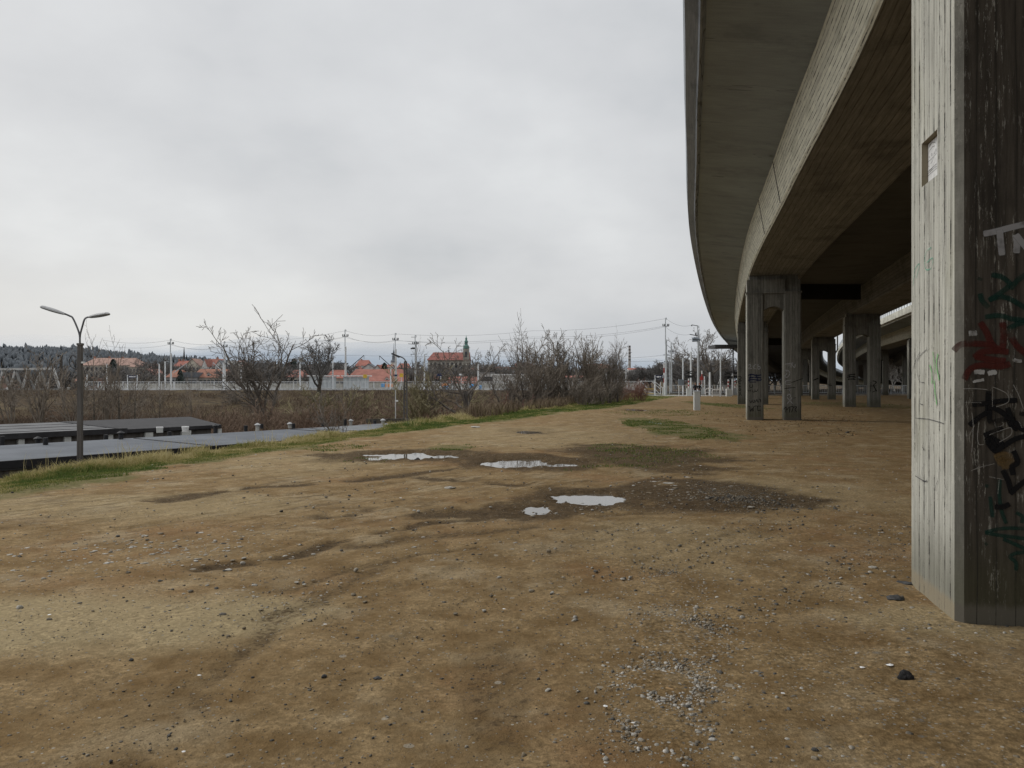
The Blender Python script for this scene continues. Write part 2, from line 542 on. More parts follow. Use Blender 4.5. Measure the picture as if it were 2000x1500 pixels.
TRK = [
    ([(300, 978), (450, 957), (600, 945), (760, 930), (880, 915), (1000, 905)], .22, .9),
    ([(380, 1110), (500, 1098), (700, 1050), (860, 1022), (1000, 1004), (1110, 988)], .16, .8),
    ([(640, 1010), (740, 986), (800, 980)], .35, .9),
    ([(700, 1068), (900, 1045), (1100, 1020), (1280, 1000)], .14, .55),
    ([(820, 930), (900, 936), (1005, 946)], .2, .8),
    ([(560, 1150), (700, 1108), (850, 1078), (1000, 1058)], .09, .5),
    ([(860, 1000), (1000, 1000), (1060, 985), (1150, 975)], .5, .8),
    ([(0, 1030), (250, 990), (450, 965), (700, 905)], .25, .35),
    ([(240, 1500), (330, 1380), (560, 1190), (760, 1100)], .12, .5),
    ([(1250, 990), (1400, 985), (1550, 985)], .5, .6),
    ([(960, 830), (1100, 822), (1230, 808)], .3, .35),
    ([(700, 870), (900, 850), (1100, 830)], .3, .3),
]


def seg_dist(x, y, pts):
    d = np.full(x.shape, 1e9)
    for (ax, ay), (bx, by) in zip(pts[:-1], pts[1:]):
        dx, dy = bx - ax, by - ay
        t = np.clip(((x - ax) * dx + (y - ay) * dy) / (dx * dx + dy * dy), 0, 1)
        d = np.minimum(d, np.hypot(x - ax - t * dx, y - ay - t * dy))
    return d


def blob(x, y, px0, py0, px1, py1, warp=.5, seed=0, fs=1.2):
    Yn = CZ * F / (py1 - 750); Yf = CZ * F / (py0 - 750)
    yc = (Yn + Yf) / 2; xc = ((px0 + px1) / 2 - 1000) / F * yc
    rx = (px1 - px0) / 2 / F * yc; ry = (Yf - Yn) / 2
    r = np.hypot((x - xc) / rx, (y - yc) / ry)
    r = r + (fbm(x * fs, y * fs, 31 + seed, 4) - .5) * 2 * warp
    return ss(1.15, .55, r)


def low_ground(Y):
    return np.interp(Y, [-200, 99, 116.4, 117.3, 118.2, 138, 152, 260, 450, 700, 4000], [-2.9, -2.9, .69, .69, .15, .15, -2.6, -2.2, .5, 0, 0])


def hill(x, Y):
    px = 1000 + x / np.maximum(Y, 1) * F
    hz = np.interp(px, [-3000, -600, 0, 150, 250, 375, 450, 600, 800, 1000, 5000], [24, 27, 27, 26, 21, 17.5, 14.5, 9.5, 6, 4, 4])
    return hz * ss(430, 690, Y)


def puddle_level(x, y):
    h = np.zeros(np.shape(x))
    for (xc, yc, rx, ry, dep, sd, lump) in PUD:
        near = (np.abs(x - xc) < rx * 2) & (np.abs(y - yc) < ry * 2.2)
        if not np.any(near): continue
        xx = x[near]; yy = y[near]
        r = np.hypot((xx - xc) / rx, (yy - yc) / ry) + (fbm(xx * 2.6 + sd, yy * 1.3, sd, 5) - .5) * 2.6 * lump + (fbm(xx * 9, yy * 4, sd + 3, 3) - .5) * .5
        hh = -dep * ss(1.25, .45, r)
        h[near] = np.minimum(h[near], hh)
    return h


def height(x, y, detail=True):
    x = np.asarray(x, float); y = np.asarray(y, float)
    d = crest_x(y) - x
    e = low_ground(y)
    pl = np.where(y < 112, 0., np.where(y < 138, .0, np.interp(y, [138, 150, 450, 4000], [0, -.1, .5, 0])))
    left = np.maximum(-2.9 * ss(0, 4.5, d), np.where(y > 90, e, -9))
    left = np.where(y > 112, e, left)
    s = ss(-.4, .4, d)
    pl = pl - np.where(y < 60, .08 * ss(-1.6, .2, d), 0)
    left = left - np.where((y < 60), .08, 0)
    h = np.where(d > 0, left, pl)
    h = np.where((y > 100) & (y < 125) & (np.abs(d) < 6), (pl + (left - pl) * ss(-6, 6, d)), h)
    h = h + hill(x, y)
    g = in_poly(x, y, GR1) | in_poly(x, y, GR2)
    h = np.where(g, np.minimum(h, -2.75), h)
    onp = (d <= .5) & (y < 116)
    if detail:
        a = .055 * (fbm(x * .35, y * .35, 3, 3) - .5) + .03 * (fbm(x * 1.6, y * 1.6, 5, 4) - .5) + .022 * (fbm(x * 6, y * 6, 9, 4) - .5)
        h = h + np.where(onp, a, .25 * (fbm(x * .5, y * .5, 4, 4) - .5))
        h = h + np.where(onp, puddle_level(x, y), 0)
    return h


# ------------------------------------------------------------------ ground sheet
ys = list(np.linspace(-80, -8, 19)) + list(np.linspace(-6, 1.6, 16))
y_ = 1.7
while y_ < 128:
    ys.append(y_); y_ += max(.028, .0062 * y_ if y_ > 4.5 else .028)
while y_ < 5000:
    ys.append(y_); y_ += max(1., .03 * y_)
ys = np.array(ys)
sg = np.concatenate([-np.geomspace(14, 1.06, 26), np.linspace(-1, 1, 820), np.geomspace(1.06, 14, 26)])
SS, YY = np.meshgrid(sg, ys)
XX = SS * (2.6 + .80 * np.abs(YY))
ZZ = height(XX, YY)
x = XX.ravel(); y = YY.ravel()
onplateau = (crest_x(y) - x < 0) & (y < 115)
# masks
damp = np.zeros(x.shape)
near = onplateau & (y > 1) & (y < 90)
xn, yn = x[near], y[near]
dm = np.zeros(xn.shape)
brk = fbm(xn * 1.4, yn * 1.4, 21, 4)
trk = np.zeros(xn.shape)
for pts, w, s in TRK:
    wp = [gp(*p) for p in pts]
    dd = seg_dist(xn + (fbm(xn * .9, yn * .9, 51, 3) - .5) * .5, yn + (fbm(xn * .9, yn * .9, 52, 3) - .5) * .7, wp)
    m = np.exp(-(dd / (w * 1.3)) ** 2) * min(1, s * 1.25) * ss(.25, .5, brk)
    trk = np.maximum(trk, m)
dm = np.maximum(dm, trk)
for (b, s, sd) in [((1150, 930, 1620, 1008), 1., 1), ((1060, 950, 1260, 990), .75, 2), ((880, 985, 1100, 1022), .9, 3), ((1070, 864, 1450, 926), .95, 4),
                   ((930, 886, 1130, 915), .6, 5), ((680, 878, 925, 900), .55, 6), ((1230, 815, 1310, 832), .4, 7), ((880, 1230, 1050, 1500), .5, 8), ((1100, 1330, 1300, 1500), .35, 9),
                   ((200, 1290, 420, 1500), .35, 10), ((1420, 800, 1800, 850), .3, 11), ((150, 1030, 420, 1075), .35, 12), ((600, 1105, 740, 1140), .4, 13)]:
    dm = np.maximum(dm, blob(xn, yn, *b, seed=sd) * s)
for (xc, yc, rx, ry, dep, sd, lump) in PUD:
    rr_ = np.hypot((xn - xc) / (rx + .35), (yn - yc) / (ry + .5)) + (fbm(xn * 2.2, yn * 1.1, sd + 60, 4) - .5) * .9
    dm = np.maximum(dm, ss(1.6, .85, rr_) * (.95 if yc < 21 else .45))
sa, ca = math.sin(R(42)), math.cos(R(42))
al_ = xn * sa + yn * ca; ac_ = xn * ca - yn * sa
rut = fbm(ac_ * 2.2 + .3 * fbm(xn * .3, yn * .3, 5, 2) * 8, al_ * .16, 301, 4)
rutm = ss(.56, .70, rut) * ss(-2, 4, yn - 5) * ss(3.5, -1.5, xn - .22 * yn)
dm = np.maximum(dm, rutm * .25)
damp[near] = np.clip(dm, 0, 1)
pale = np.zeros(x.shape)
pm = np.zeros(xn.shape)
for (b, s, sd) in [((-300, 1150, 640, 1290), 1., 1), ((-200, 960, 700, 1020), .6, 2), ((1350, 930, 1800, 1010), .5, 3), ((400, 880, 760, 930), .5, 4), ((1560, 1160, 2050, 1260), .8, 5), ((850, 828, 1250, 880), .45, 6), ((1100, 1010, 1500, 1120), .4, 7)]:
    pm = np.maximum(pm, blob(xn, yn, *b, seed=40 + sd) * s)
pale[near] = pm
grass = np.zeros(x.shape)
d_edge = edge_x(y) - x
gnoise = fbm(x * .9, y * .9, 61, 4)
gr = ss(-.9, .25, d_edge + (gnoise - .5) * 1.6)
gr = np.where(y < 118, gr, np.where(x < 30, .5, .3))
for (b, s, sd) in [((1130, 880, 1400, 918), .35, 1), ((1225, 816, 1385, 862), .9, 2), ((1370, 784, 1440, 800), .8, 3), ((1180, 800, 1400, 812), .4, 4), ((820, 868, 930, 880), .6, 5), ((600, 868, 720, 880), .4, 6), ((1100, 905, 1260, 925), .25, 7), ((1560, 783, 1760, 800), .5, 8)]:
    gr = np.where(near, np.maximum(gr, blob(x, y, *b, seed=70 + sd, warp=.6, fs=.8) * s), gr)
grass = np.clip(gr, 0, 1)
grav = np.zeros(x.shape)
gm = .25 * ss(-1.2, 2.2, xn - .08 * yn) * np.ones_like(xn)
for (b, s, sd) in [((1240, 1195, 1400, 1290), 1., 1), ((1210, 1300, 1390, 1370), 1., 2), ((1220, 1370, 1370, 1470), .9, 3), ((1270, 1120, 1370, 1180), .7, 4), ((1380, 948, 1510, 996), 1., 5), ((1400, 1200, 2100, 1600), .55, 6)]:
    gm = np.maximum(gm, blob(xn, yn, *b, seed=90 + sd, fs=2.) * s)
grav[near] = gm
zz_ = ZZ.ravel().copy()
tz = np.zeros(x.shape); tz[near] = np.maximum(trk, rutm * .7)
zz_ -= tz * .03
zz_[near] += .012 * grav[near]
# rougher microrelief in damp churned mud
zz_[near] += .035 * damp[near] * (fbm(xn * 6, yn * 6, 77, 3) - .5)
nr, ncg = SS.shape
ii = np.arange(nr - 1)[:, None] * ncg + np.arange(ncg - 1)[None, :]
Fq = np.stack([ii, ii + 1, ii + ncg + 1, ii + ncg], -1).reshape(-1, 4)
ZG = zz_.reshape(nr, ncg)


def gz(px_, py_):
    return float(height(np.array([px_]), np.array([py_]))[0])


k = N('ground')
P = k.obj()
msk = k.n('ShaderNodeSeparateColor', {0: k.attr('mask').outputs['Color']})
damp_s, grass_s, pale_s = msk.outputs[0], msk.outputs[1], msk.outputs[2]
grav_s = k.attr('gravel').outputs['Fac']
rail_s = k.attr('zone').outputs['Fac']
nA = k.noise(P, .42, 6, .62); nB = k.noise(P, 2.3, 6, .68); nC = k.noise(P, 14., 5, .7); nD = k.noise(P, 95., 3, .6); nE = k.noise(P, 1.0, 4, .6)
c = k.mix(k.sstep(nB, .32, .68), (.160, .104, .048), (.272, .194, .103))
c = k.mix(k.math('MULTIPLY', k.sstep(nA, .5, .66), .5), c, (.225, .13, .063))
c = k.mix(k.math('MULTIPLY', k.sstep(nE, .52, .68), .5), c, (.36, .29, .185))
c = k.mix(k.math('MULTIPLY', pale_s, .7), c, (.345, .28, .165))
nF = k.noise(P, 34., 3, .6)
def lv(s_, a_, b_, lo_, hi_): return k.n('ShaderNodeMapRange', {0: s_, 1: a_, 2: b_, 3: lo_, 4: hi_}).outputs[0]
t0_ = k.math('MULTIPLY', k.math('MULTIPLY', lv(nC, .36, .64, .74, 1.2), lv(nD, .36, .62, .78, 1.18)), lv(nF, .38, .62, .62, 1.25))  # clod and grain hollows darkened in colour, standing in for their shade
grainy = k.math('ADD', k.math('MULTIPLY', grav_s, .6), k.math('ADD', .3, k.math('MULTIPLY', k.sstep(nB, .42, .6), .35)), clamp=True)
t = k.math('ADD', k.math('SUBTRACT', 1., grainy), k.math('MULTIPLY', t0_, grainy))
# small dark pits and footmarks
pv = k.n('ShaderNodeTexVoronoi', {'Vector': k.n('ShaderNodeVectorMath', {0: P, 1: k.n('ShaderNodeTexNoise', {'Vector': P, 'Scale': 20.}).outputs[1]}, operation='ADD').outputs[0], 'Scale': 9.}).outputs[0]
pit = k.math('MULTIPLY', k.math('SUBTRACT', 1., k.sstep(pv, .08, .22)), k.sstep(nE, .46, .58))
t = k.math('MULTIPLY', t, k.math('SUBTRACT', 1., k.math('MULTIPLY', pit, .45)))
tc = k.n('ShaderNodeCombineColor', {0: t, 1: t, 2: t}).outputs[0]
c = k.mix(1., c, tc, 'MULTIPLY')
rv = k.n('ShaderNodeVectorRotate', {'Vector': P, 'Angle': R(42)}, rotation_type='Z_AXIS').outputs[0]
nS = k.noise(k.vscale(rv, (7., .9, 1.)), 1., 5, .7)
nS2 = k.noise(k.vscale(rv, (22., 4., 1.)), 1., 4, .7)
dbase = k.math('ADD', damp_s, k.math('ADD', k.math('MULTIPLY', k.math('SUBTRACT', nC, .5), 1.3), k.math('ADD', k.math('MULTIPLY', k.math('SUBTRACT', nS2, .5), 1.0), k.math('MULTIPLY', k.math('SUBTRACT', nF, .5), 1.5))))
dampm = k.math('MULTIPLY', k.sstep(dbase, .3, .95), k.sstep(damp_s, .03, .3))
sxy = k.n('ShaderNodeSeparateXYZ', {0: P})
stm = k.math('MULTIPLY', k.sstep(sxy.outputs[1], 5., 11.), k.math('SUBTRACT', 1., k.sstep(k.math('SUBTRACT', sxy.outputs[0], k.math('MULTIPLY', sxy.outputs[1], .22)), -1.5, 3.)))
stm = k.math('MULTIPLY', stm, k.math('ADD', .3, k.math('MULTIPLY', k.sstep(nE, .4, .6), .7)))
c = k.mix(k.math('MULTIPLY', k.math('MULTIPLY', k.sstep(nS, .5, .6), stm), .62), c, (.085, .06, .035))
c = k.mix(k.math('MULTIPLY', k.math('MULTIPLY', k.sstep(nS2, .54, .62), stm), .45), c, (.40, .33, .22))
c = k.mix(k.math('MULTIPLY', dampm, .93), c, k.mix(k.sstep(nC, .35, .65), (.034, .024, .015), (.095, .066, .038)))
# fine stones
vo = k.n('ShaderNodeTexVoronoi', {'Vector': P, 'Scale': 46.}, feature='F1')
vr = k.n('ShaderNodeSeparateColor', {0: vo.outputs['Color']})
sm = k.math('MULTIPLY', k.math('LESS_THAN', vo.outputs['Distance'], k.math('MULTIPLY', vr.outputs[1], .42)), k.math('LESS_THAN', vr.outputs[0], k.math('ADD', .1, k.math('MULTIPLY', grav_s, .7))))
scol = k.mix(vr.outputs[2], (.10, .095, .085), (.42, .40, .35))
c = k.mix(k.math('MULTIPLY', sm, .8), c, scol)
vo2 = k.n('ShaderNodeTexVoronoi', {'Vector': P, 'Scale': 13.}, feature='F1')
vr2 = k.n('ShaderNodeSeparateColor', {0: vo2.outputs['Color']})
sm2 = k.math('MULTIPLY', k.math('LESS_THAN', vo2.outputs['Distance'], k.math('MULTIPLY', vr2.outputs[1], .35)), k.math('LESS_THAN', vr2.outputs[0], k.math('ADD', .05, k.math('MULTIPLY', grav_s, .25))))
c = k.mix(k.math('MULTIPLY', sm2, .55), c, k.mix(vr2.outputs[2], (.09, .085, .075), (.40, .37, .31)))
gcol = k.mix(k.sstep(nB, .3, .7), (.10, .11, .035), (.20, .165, .085))
gcol = k.mix(k.math('MULTIPLY', k.sstep(nC, .35, .65), .5), gcol, (.045, .04, .02))
gm_ = k.sstep(k.math('ADD', grass_s, k.math('MULTIPLY', k.math('SUBTRACT', nC, .5), .5)), .3, .7)
c = k.mix(k.math('MULTIPLY', gm_, .88), c, gcol)
# low field and railway slope: dead brown growth
fcol = k.mix(k.sstep(nB, .3, .7), (.05, .038, .027), (.098, .074, .05))
fcol = k.mix(k.math('MULTIPLY', k.sstep(nA, .5, .62), .55), fcol, (.13, .105, .062))
c = k.mix(rail_s, c, fcol)
hb = k.math('ADD', k.math('ADD', k.math('MULTIPLY', nC, .55), k.math('ADD', k.math('MULTIPLY', nD, .3), k.math('MULTIPLY', nF, .4))), k.math('MULTIPLY', k.math('ADD', sm, sm2), .22))
rough = .95
GROUND = k.finish(c, rough, hb, .8, .016, spec=.03)

zone = ((crest_x(y) - x > 0) & (y < 120)) | (y > 138)
ground = nmesh('ground', np.stack([x, y, zz_], 1), Fq, GROUND, {
    'mask': ('FLOAT_COLOR', np.stack([damp, grass, pale, np.ones_like(x)], 1)),
    'gravel': ('FLOAT', grav), 'zone': ('FLOAT', zone.astype(float))}, smooth=True)
tag(ground, kind='structure')

# puddles
k = N('puddle_water')
nz = k.noise(k.obj(), 3., 3, .5)
gl = k.n('ShaderNodeBsdfGlossy', {'Color': (.93, .94, .95), 'Roughness': .03})
df = k.n('ShaderNodeBsdfDiffuse', {'Color': (.12, .10, .075)})
fr = k.n('ShaderNodeFresnel', {'IOR': 2.4})
b = k.n('ShaderNodeBump', {'Height': nz, 'Strength': .03, 'Distance': .02})
k.t.links.new(b.outputs[0], gl.inputs['Normal'])
mx = k.n('ShaderNodeMixShader', {0: fr.outputs[0], 1: df.outputs[0], 2: gl.outputs[0]})
k.t.links.new(mx.outputs[0], k.out.inputs[0])
WATER = k.m
for (xc, yc, rx, ry, dep, sd, lump) in PUD:
    m = MB()
    pts = [(xc + rx * 1.25 * math.cos(a), yc + ry * 1.25 * math.sin(a), 0) for a in np.linspace(0, 2 * math.pi, 40, endpoint=False)]
    # level: a little under the local ground, so the dented ground cuts the shore
    gx = np.array([p[0] for p in pts]); gy = np.array([p[1] for p in pts])
    base = float(np.percentile(height(gx, gy), 35))
    m.poly([(p[0], p[1], base - dep * .6) for p in pts])
    tag(m.build('puddle', WATER), kind='structure')
# ------------------------------------------------------------------ stones: one loose gravel mass plus the stones one can pick out
def ico(sub=1):
    t = (1 + 5 ** .5) / 2
    v = [(-1, t, 0), (1, t, 0), (-1, -t, 0), (1, -t, 0), (0, -1, t), (0, 1, t), (0, -1, -t), (0, 1, -t), (t, 0, -1), (t, 0, 1), (-t, 0, -1), (-t, 0, 1)]
    f = [(0, 11, 5), (0, 5, 1), (0, 1, 7), (0, 7, 10), (0, 10, 11), (1, 5, 9), (5, 11, 4), (11, 10, 2), (10, 7, 6), (7, 1, 8), (3, 9, 4), (3, 4, 2), (3, 2, 6), (3, 6, 8), (3, 8, 9), (4, 9, 5), (2, 4, 11), (6, 2, 10), (8, 6, 7), (9, 8, 1)]
    v = [np.array(p) / np.linalg.norm(p) for p in v]
    for _ in range(sub):
        cache = {}; nf = []
        def mid(a, b):
            kk = (min(a, b), max(a, b))
            if kk not in cache:
                p = v[a] + v[b]; v.append(p / np.linalg.norm(p)); cache[kk] = len(v) - 1
            return cache[kk]
        for a, b, c in f:
            ab, bc, ca = mid(a, b), mid(b, c), mid(c, a)
            nf += [(a, ab, ca), (b, bc, ab), (c, ca, bc), (ab, bc, ca)]
        f = nf
    return np.array(v), np.array(f)


IV, IF = ico(1)
I0, IF0 = ico(0)


def rock_shape(V, r, amp=.35):
    d = r.normal(size=(5, 3)); d /= np.linalg.norm(d, axis=1)[:, None]
    s = 1 + amp * (r.random(len(V)) - .5) * .6
    for q in d:   # chop with planes for flat facets
        dist = V @ q
        s = np.minimum(s, np.where(dist > .55, .62 / np.maximum(dist, .3), 9))
    return V * s[:, None]


def scatter_rocks(pos, size, flat, tint, base='hi', seed=1):
    r = np.random.default_rng(seed)
    V0, F0 = (IV, IF) if base == 'hi' else (I0, IF0)
    var = [rock_shape(V0, r) for _ in range(10)]
    n = len(pos); nv = len(V0)
    out = np.zeros((n, nv, 3)); 
    a = r.random(n) * 6.283
    for i in range(n):
        v = var[i % 10] * np.array([1, .6 + .4 * ((i * 7) % 5) / 5, flat[i]]) * size[i]
        ca, sa = math.cos(a[i]), math.sin(a[i])
        out[i, :, 0] = v[:, 0] * ca - v[:, 1] * sa + pos[i, 0]
        out[i, :, 1] = v[:, 0] * sa + v[:, 1] * ca + pos[i, 1]
        out[i, :, 2] = v[:, 2] + pos[i, 2]
    Fa = (F0[None] + (np.arange(n) * nv)[:, None, None]).reshape(-1, 3)
    return out.reshape(-1, 3), Fa, np.repeat(tint, nv)


k = N('gravel_stone')
tn = k.attr('tint').outputs['Fac']
c = k.ramp(tn, [(0, (.035, .034, .033)), (.3, (.11, .105, .095)), (.55, (.22, .18, .125)), (.8, (.33, .31, .27)), (.97, (.47, .45, .41))])
f = k.noise(k.obj(), 60., 4, .7)
c = k.mix(1., c, k.ramp(f, [(.3, .65), (.7, 1.25)]), 'MULTIPLY')
GRAVEL = k.finish(c, .9, f, .5, .004, spec=.25)

PP = []; SZ = []; FL = []; TT = []


def add_cluster(px0, py0, px1, py1, n, s0, s1, t0=.2, t1=.9, fl=(.35, .7)):
    if s1 < .03: n = int(n * 3.4); s1 *= .8
    Yn = CZ * F / (py1 - 750); Yf = CZ * F / (py0 - 750)
    yc = (Yn + Yf) / 2; xc = ((px0 + px1) / 2 - 1000) / F * yc
    rx = (px1 - px0) / 2 / F * yc; ry = (Yf - Yn) / 2
    p = rng.normal(size=(n, 2)) * .5
    xx = xc + rx * p[:, 0]; yy = yc + ry * p[:, 1]
    PP.append(np.stack([xx, yy], 1)); SZ.append(.8 * s0 * (s1 / s0) ** (rng.random(n) ** 3.2)); FL.append(fl[0] + (fl[1] - fl[0]) * rng.random(n)); TT.append(t0 + (t1 - t0) * rng.random(n))


def add_uniform(x0, x1, y0, y1, n, s0, s1, t0=.1, t1=.95, keep=None, fl=(.3, .65)):
    xx = x0 + (x1 - x0) * rng.random(n); yy = y0 * (y1 / y0) ** rng.random(n)
    if keep is not None:
        kk = keep(xx, yy); xx = xx[kk]; yy = yy[kk]
    m = len(xx)
    PP.append(np.stack([xx, yy], 1)); SZ.append(s0 * (s1 / s0) ** (rng.random(m) ** 2.6)); FL.append(fl[0] + (fl[1] - fl[0]) * rng.random(m)); TT.append(t0 + (t1 - t0) * rng.random(m))


# dense drifts of pebbles, the gravel heap on the damp patch, the sprinkle under the viaduct
add_cluster(1240, 1190, 1420, 1290, 800, .006, .026, .3, .95)
add_cluster(1210, 1290, 1400, 1375, 850, .006, .026, .35, 1.)
add_cluster(1210, 1370, 1380, 1470, 650, .006, .028, .3, .95)
add_cluster(1270, 1110, 1380, 1185, 420, .006, .022, .2, .9)
add_cluster(1360, 945, 1520, 998, 1500, .01, .032, .05, .6)
add_cluster(1280, 940, 1560, 1000, 500, .008, .03, .1, .8)
add_uniform(-.3, 5.5, 2.6, 9, 12000, .0035, .022, .1, .95, lambda a, b: (a > .3 + .05 * b + rng.normal(size=len(a)) * .35))
add_uniform(-3.5, 3.5, 2.4, 7, 6000, .003, .013, .1, .8)
add_uniform(-6, 6.5, 2.3, 10, 26000, .002, .008, .0, .9, None, (.5, .9))
add_uniform(-9, 9, 5, 24, 4500, .006, .03, .1, .9)
add_uniform(0, 16, 8, 42, 3200, .008, .035, .1, .8, lambda a, b: a > .12 * b)
add_cluster(0, 1040, 520, 1120, 260, .015, .05, .6, 1., fl=(.12, .25))
add_cluster(350, 1020, 560, 1110, 120, .012, .045, .6, 1., fl=(.12, .25))
add_cluster(400, 1130, 760, 1200, 120, .01, .035, .5, 1., fl=(.12, .3))
add_cluster(700, 1040, 1000, 1110, 90, .012, .04, .5, .95, fl=(.12, .3))
add_cluster(1240, 930, 1400, 990, 90, .02, .07, .5, 1., fl=(.12, .3))
add_cluster(1000, 985, 1200, 1010, 60, .012, .045, .5, 1., fl=(.15, .3))
add_cluster(1440, 800, 1800, 850, 420, .015, .05, .0, .5, fl=(.3, .6))
add_cluster(1420, 822, 1580, 842, 420, .012, .04, .0, .6, fl=(.3, .6))
p2 = np.concatenate(PP); sz = np.concatenate(SZ); fl = np.concatenate(FL); tt = np.concatenate(TT)
ok = (p2[:, 1] > 1.2) & (crest_x(p2[:, 1]) < p2[:, 0] - .6)
p2, sz, fl, tt = p2[ok], sz[ok], fl[ok], tt[ok]
hz_ = height(p2[:, 0], p2[:, 1])
pos = np.concatenate([p2, (hz_ + sz * fl * .2)[:, None]], 1)
big = sz > .011
V1, F1, T1 = scatter_rocks(pos[big], sz[big], fl[big], tt[big], 'hi', 3)
V2, F2, T2 = scatter_rocks(pos[~big], sz[~big], fl[~big], tt[~big], 'lo', 4)
g = nmesh('gravel', np.concatenate([V1, V2]), np.concatenate([F1, F2 + len(V1)]), GRAVEL, {'tint': ('FLOAT', np.concatenate([T1, T2]))})
tag(g, 'loose grey and tan pebbles scattered over the brown dirt', 'gravel', kind='stuff')


def one_rock(name, label, cat, px, py, wpx, mat, flat=.6, seed=0, lift=0., group=None, zoff=0., sub=2):
    X, Y = gp(px, py)
    s = wpx / F * Y / 2
    r = np.random.default_rng(seed)
    V, Fc = ico(sub)
    v = rock_shape(V, r, .5)
    v = v * np.array([1, .8, flat]) * s
    v = v + (fbm(v[:, 0] * 3 / s, v[:, 1] * 3 / s + v[:, 2] * 2 / s, seed, 3)[:, None] - .5) * .25 * s
    z = gz(X, Y) + s * flat * .45 + zoff
    o = nmesh(name, v, Fc, mat)
    o.location = (X, Y, z); o.rotation_euler = (0, 0, seed * 1.3)
    return tag(o, label, cat, group)


one_rock('rock', 'lump of black rock on the gravel right of the foreground', 'rock', 1768, 1327, 34, M['rock_black'], .75, 5)
one_rock('rock', 'large dark stone sitting in the long left puddle', 'rock', 814, 893, 15, M['rock_black'], .6, 6, zoff=-.02)
one_rock('rock', 'small dark stone beside the larger one in the long puddle', 'rock', 843, 893.5, 7, M['rock_black'], .7, 7, zoff=-.02)
one_rock('rock', 'dark stone in the middle puddle near its right end', 'rock', 1052, 903.5, 8, M['rock_black'], .5, 8, zoff=-.02)
one_rock('rock', 'flat dark stone against the foot of the near pier', 'rock', 1768, 1141, 34, M['rock_dark'], .16, 9)
one_rock('rock', 'broken dark slab lying a step in front of the near pier base', 'rock', 1752, 1171, 42, M['rock_dark'], .22, 10)
one_rock('rock', 'pale grey flat rock left of the near pier foot', 'rock', 1705, 1111, 20, M['stone_pale'], .25, 11)
one_rock('rock', 'dark pointed stone alone in the bare dirt at left', 'rock', 256, 1285, 12, M['rock_dark'], .55, 12)
one_rock('rock', 'dark flat stone in the central foreground dirt, left one', 'rock', 632, 1322, 15, M['rock_dark'], .4, 13)
one_rock('rock', 'thin grey slate in the central foreground dirt, right one', 'rock', 737, 1321, 20, M['rock_dark'], .2, 14)
one_rock('rock', 'tan flat stone on the dirt above the first dark ruts', 'rock', 877, 953, 28, M['stone_pale'], .15, 15)
one_rock('rock', 'long pale slab lying in the roadside grass', 'rock', 927, 835, 27, M['stone_pale'], .12, 16)
one_rock('rock', 'white flat stone in the grass below the lamp post', 'rock', 150, 913, 15, M['stone_pale'], .3, 17, zoff=.05)
one_rock('rock', 'brown cobble near the pebble drift at the bottom edge', 'rock', 1183, 1478, 16, M['stone_pale'], .6, 18)
one_rock('rock', 'pale slab left of the damp gravel heap', 'rock', 1306, 945, 26, M['stone_pale'], .12, 19)
one_rock('rock', 'dark round clod under the viaduct right of the twin pier', 'rock', 1655, 846, 9, M['rock_dark'], .6, 20)


def scrap(label, px, py, w, h, seed, mat='litter', name='paper_scrap', cat='litter'):
    X, Y = gp(px, py); s = w / F * Y / 2
    r = np.random.default_rng(seed)
    m = MB(); z = gz(X, Y) + .012
    n = 7
    ring = [(X + s * (.7 + .5 * r.random()) * math.cos(a), Y + s * .9 * (.7 + .5 * r.random()) * math.sin(a), z + s * .25 * r.random()) for a in np.linspace(0, 6.283, n, endpoint=False)]
    c0 = (X, Y, z + s * .3)
    for i in range(n): m.poly([c0, ring[i], ring[(i + 1) % n]])
    tag(m.build(name, M[mat]), label, cat)


scrap('crumpled white paper scrap left of the black rock lump', 1684, 1307, 13, 8, 1)
scrap('thin white strip of litter just above the black rock lump', 1738, 1303, 16, 4, 2)
scrap('white scrap among the lower right pebbles', 1529, 1357, 10, 8, 3)
scrap('white scrap on bare dirt in the left foreground', 389, 1321, 8, 6, 4)
scrap('white speck of litter on pale dirt at centre left', 635, 1221, 8, 6, 5)
scrap('white litter scrap at the bottom left of the lot', 358, 1469, 9, 6, 6)
scrap('white scrap at the left edge of the lowest pebble drift', 1182, 1379, 10, 7, 7)
scrap('white paper bit at the upper right of the lowest drift', 1236, 1413, 9, 9, 8)
scrap('white plastic bit lying just past the dark grass patch', 1367, 911, 6, 4, 9)
scrap('white scrap on dirt between the tracks in mid ground', 782, 973, 6, 4, 10)
scrap('white scrap in the stony dirt at far left', 97, 1202, 8, 5, 11)
scrap('white scrap right of centre in open dirt', 985, 1192, 8, 5, 12)
X, Y = gp(1308, 1353)
m = MB(); z = gz(X, Y) + .03
m.tube([(X - .018, Y + .012, z), (X + .018, Y - .008, z)], .005, 8)
tag(m.build('cigarette_butt', M['tan']), 'tan cigarette butt on the middle pebble drift', 'litter')

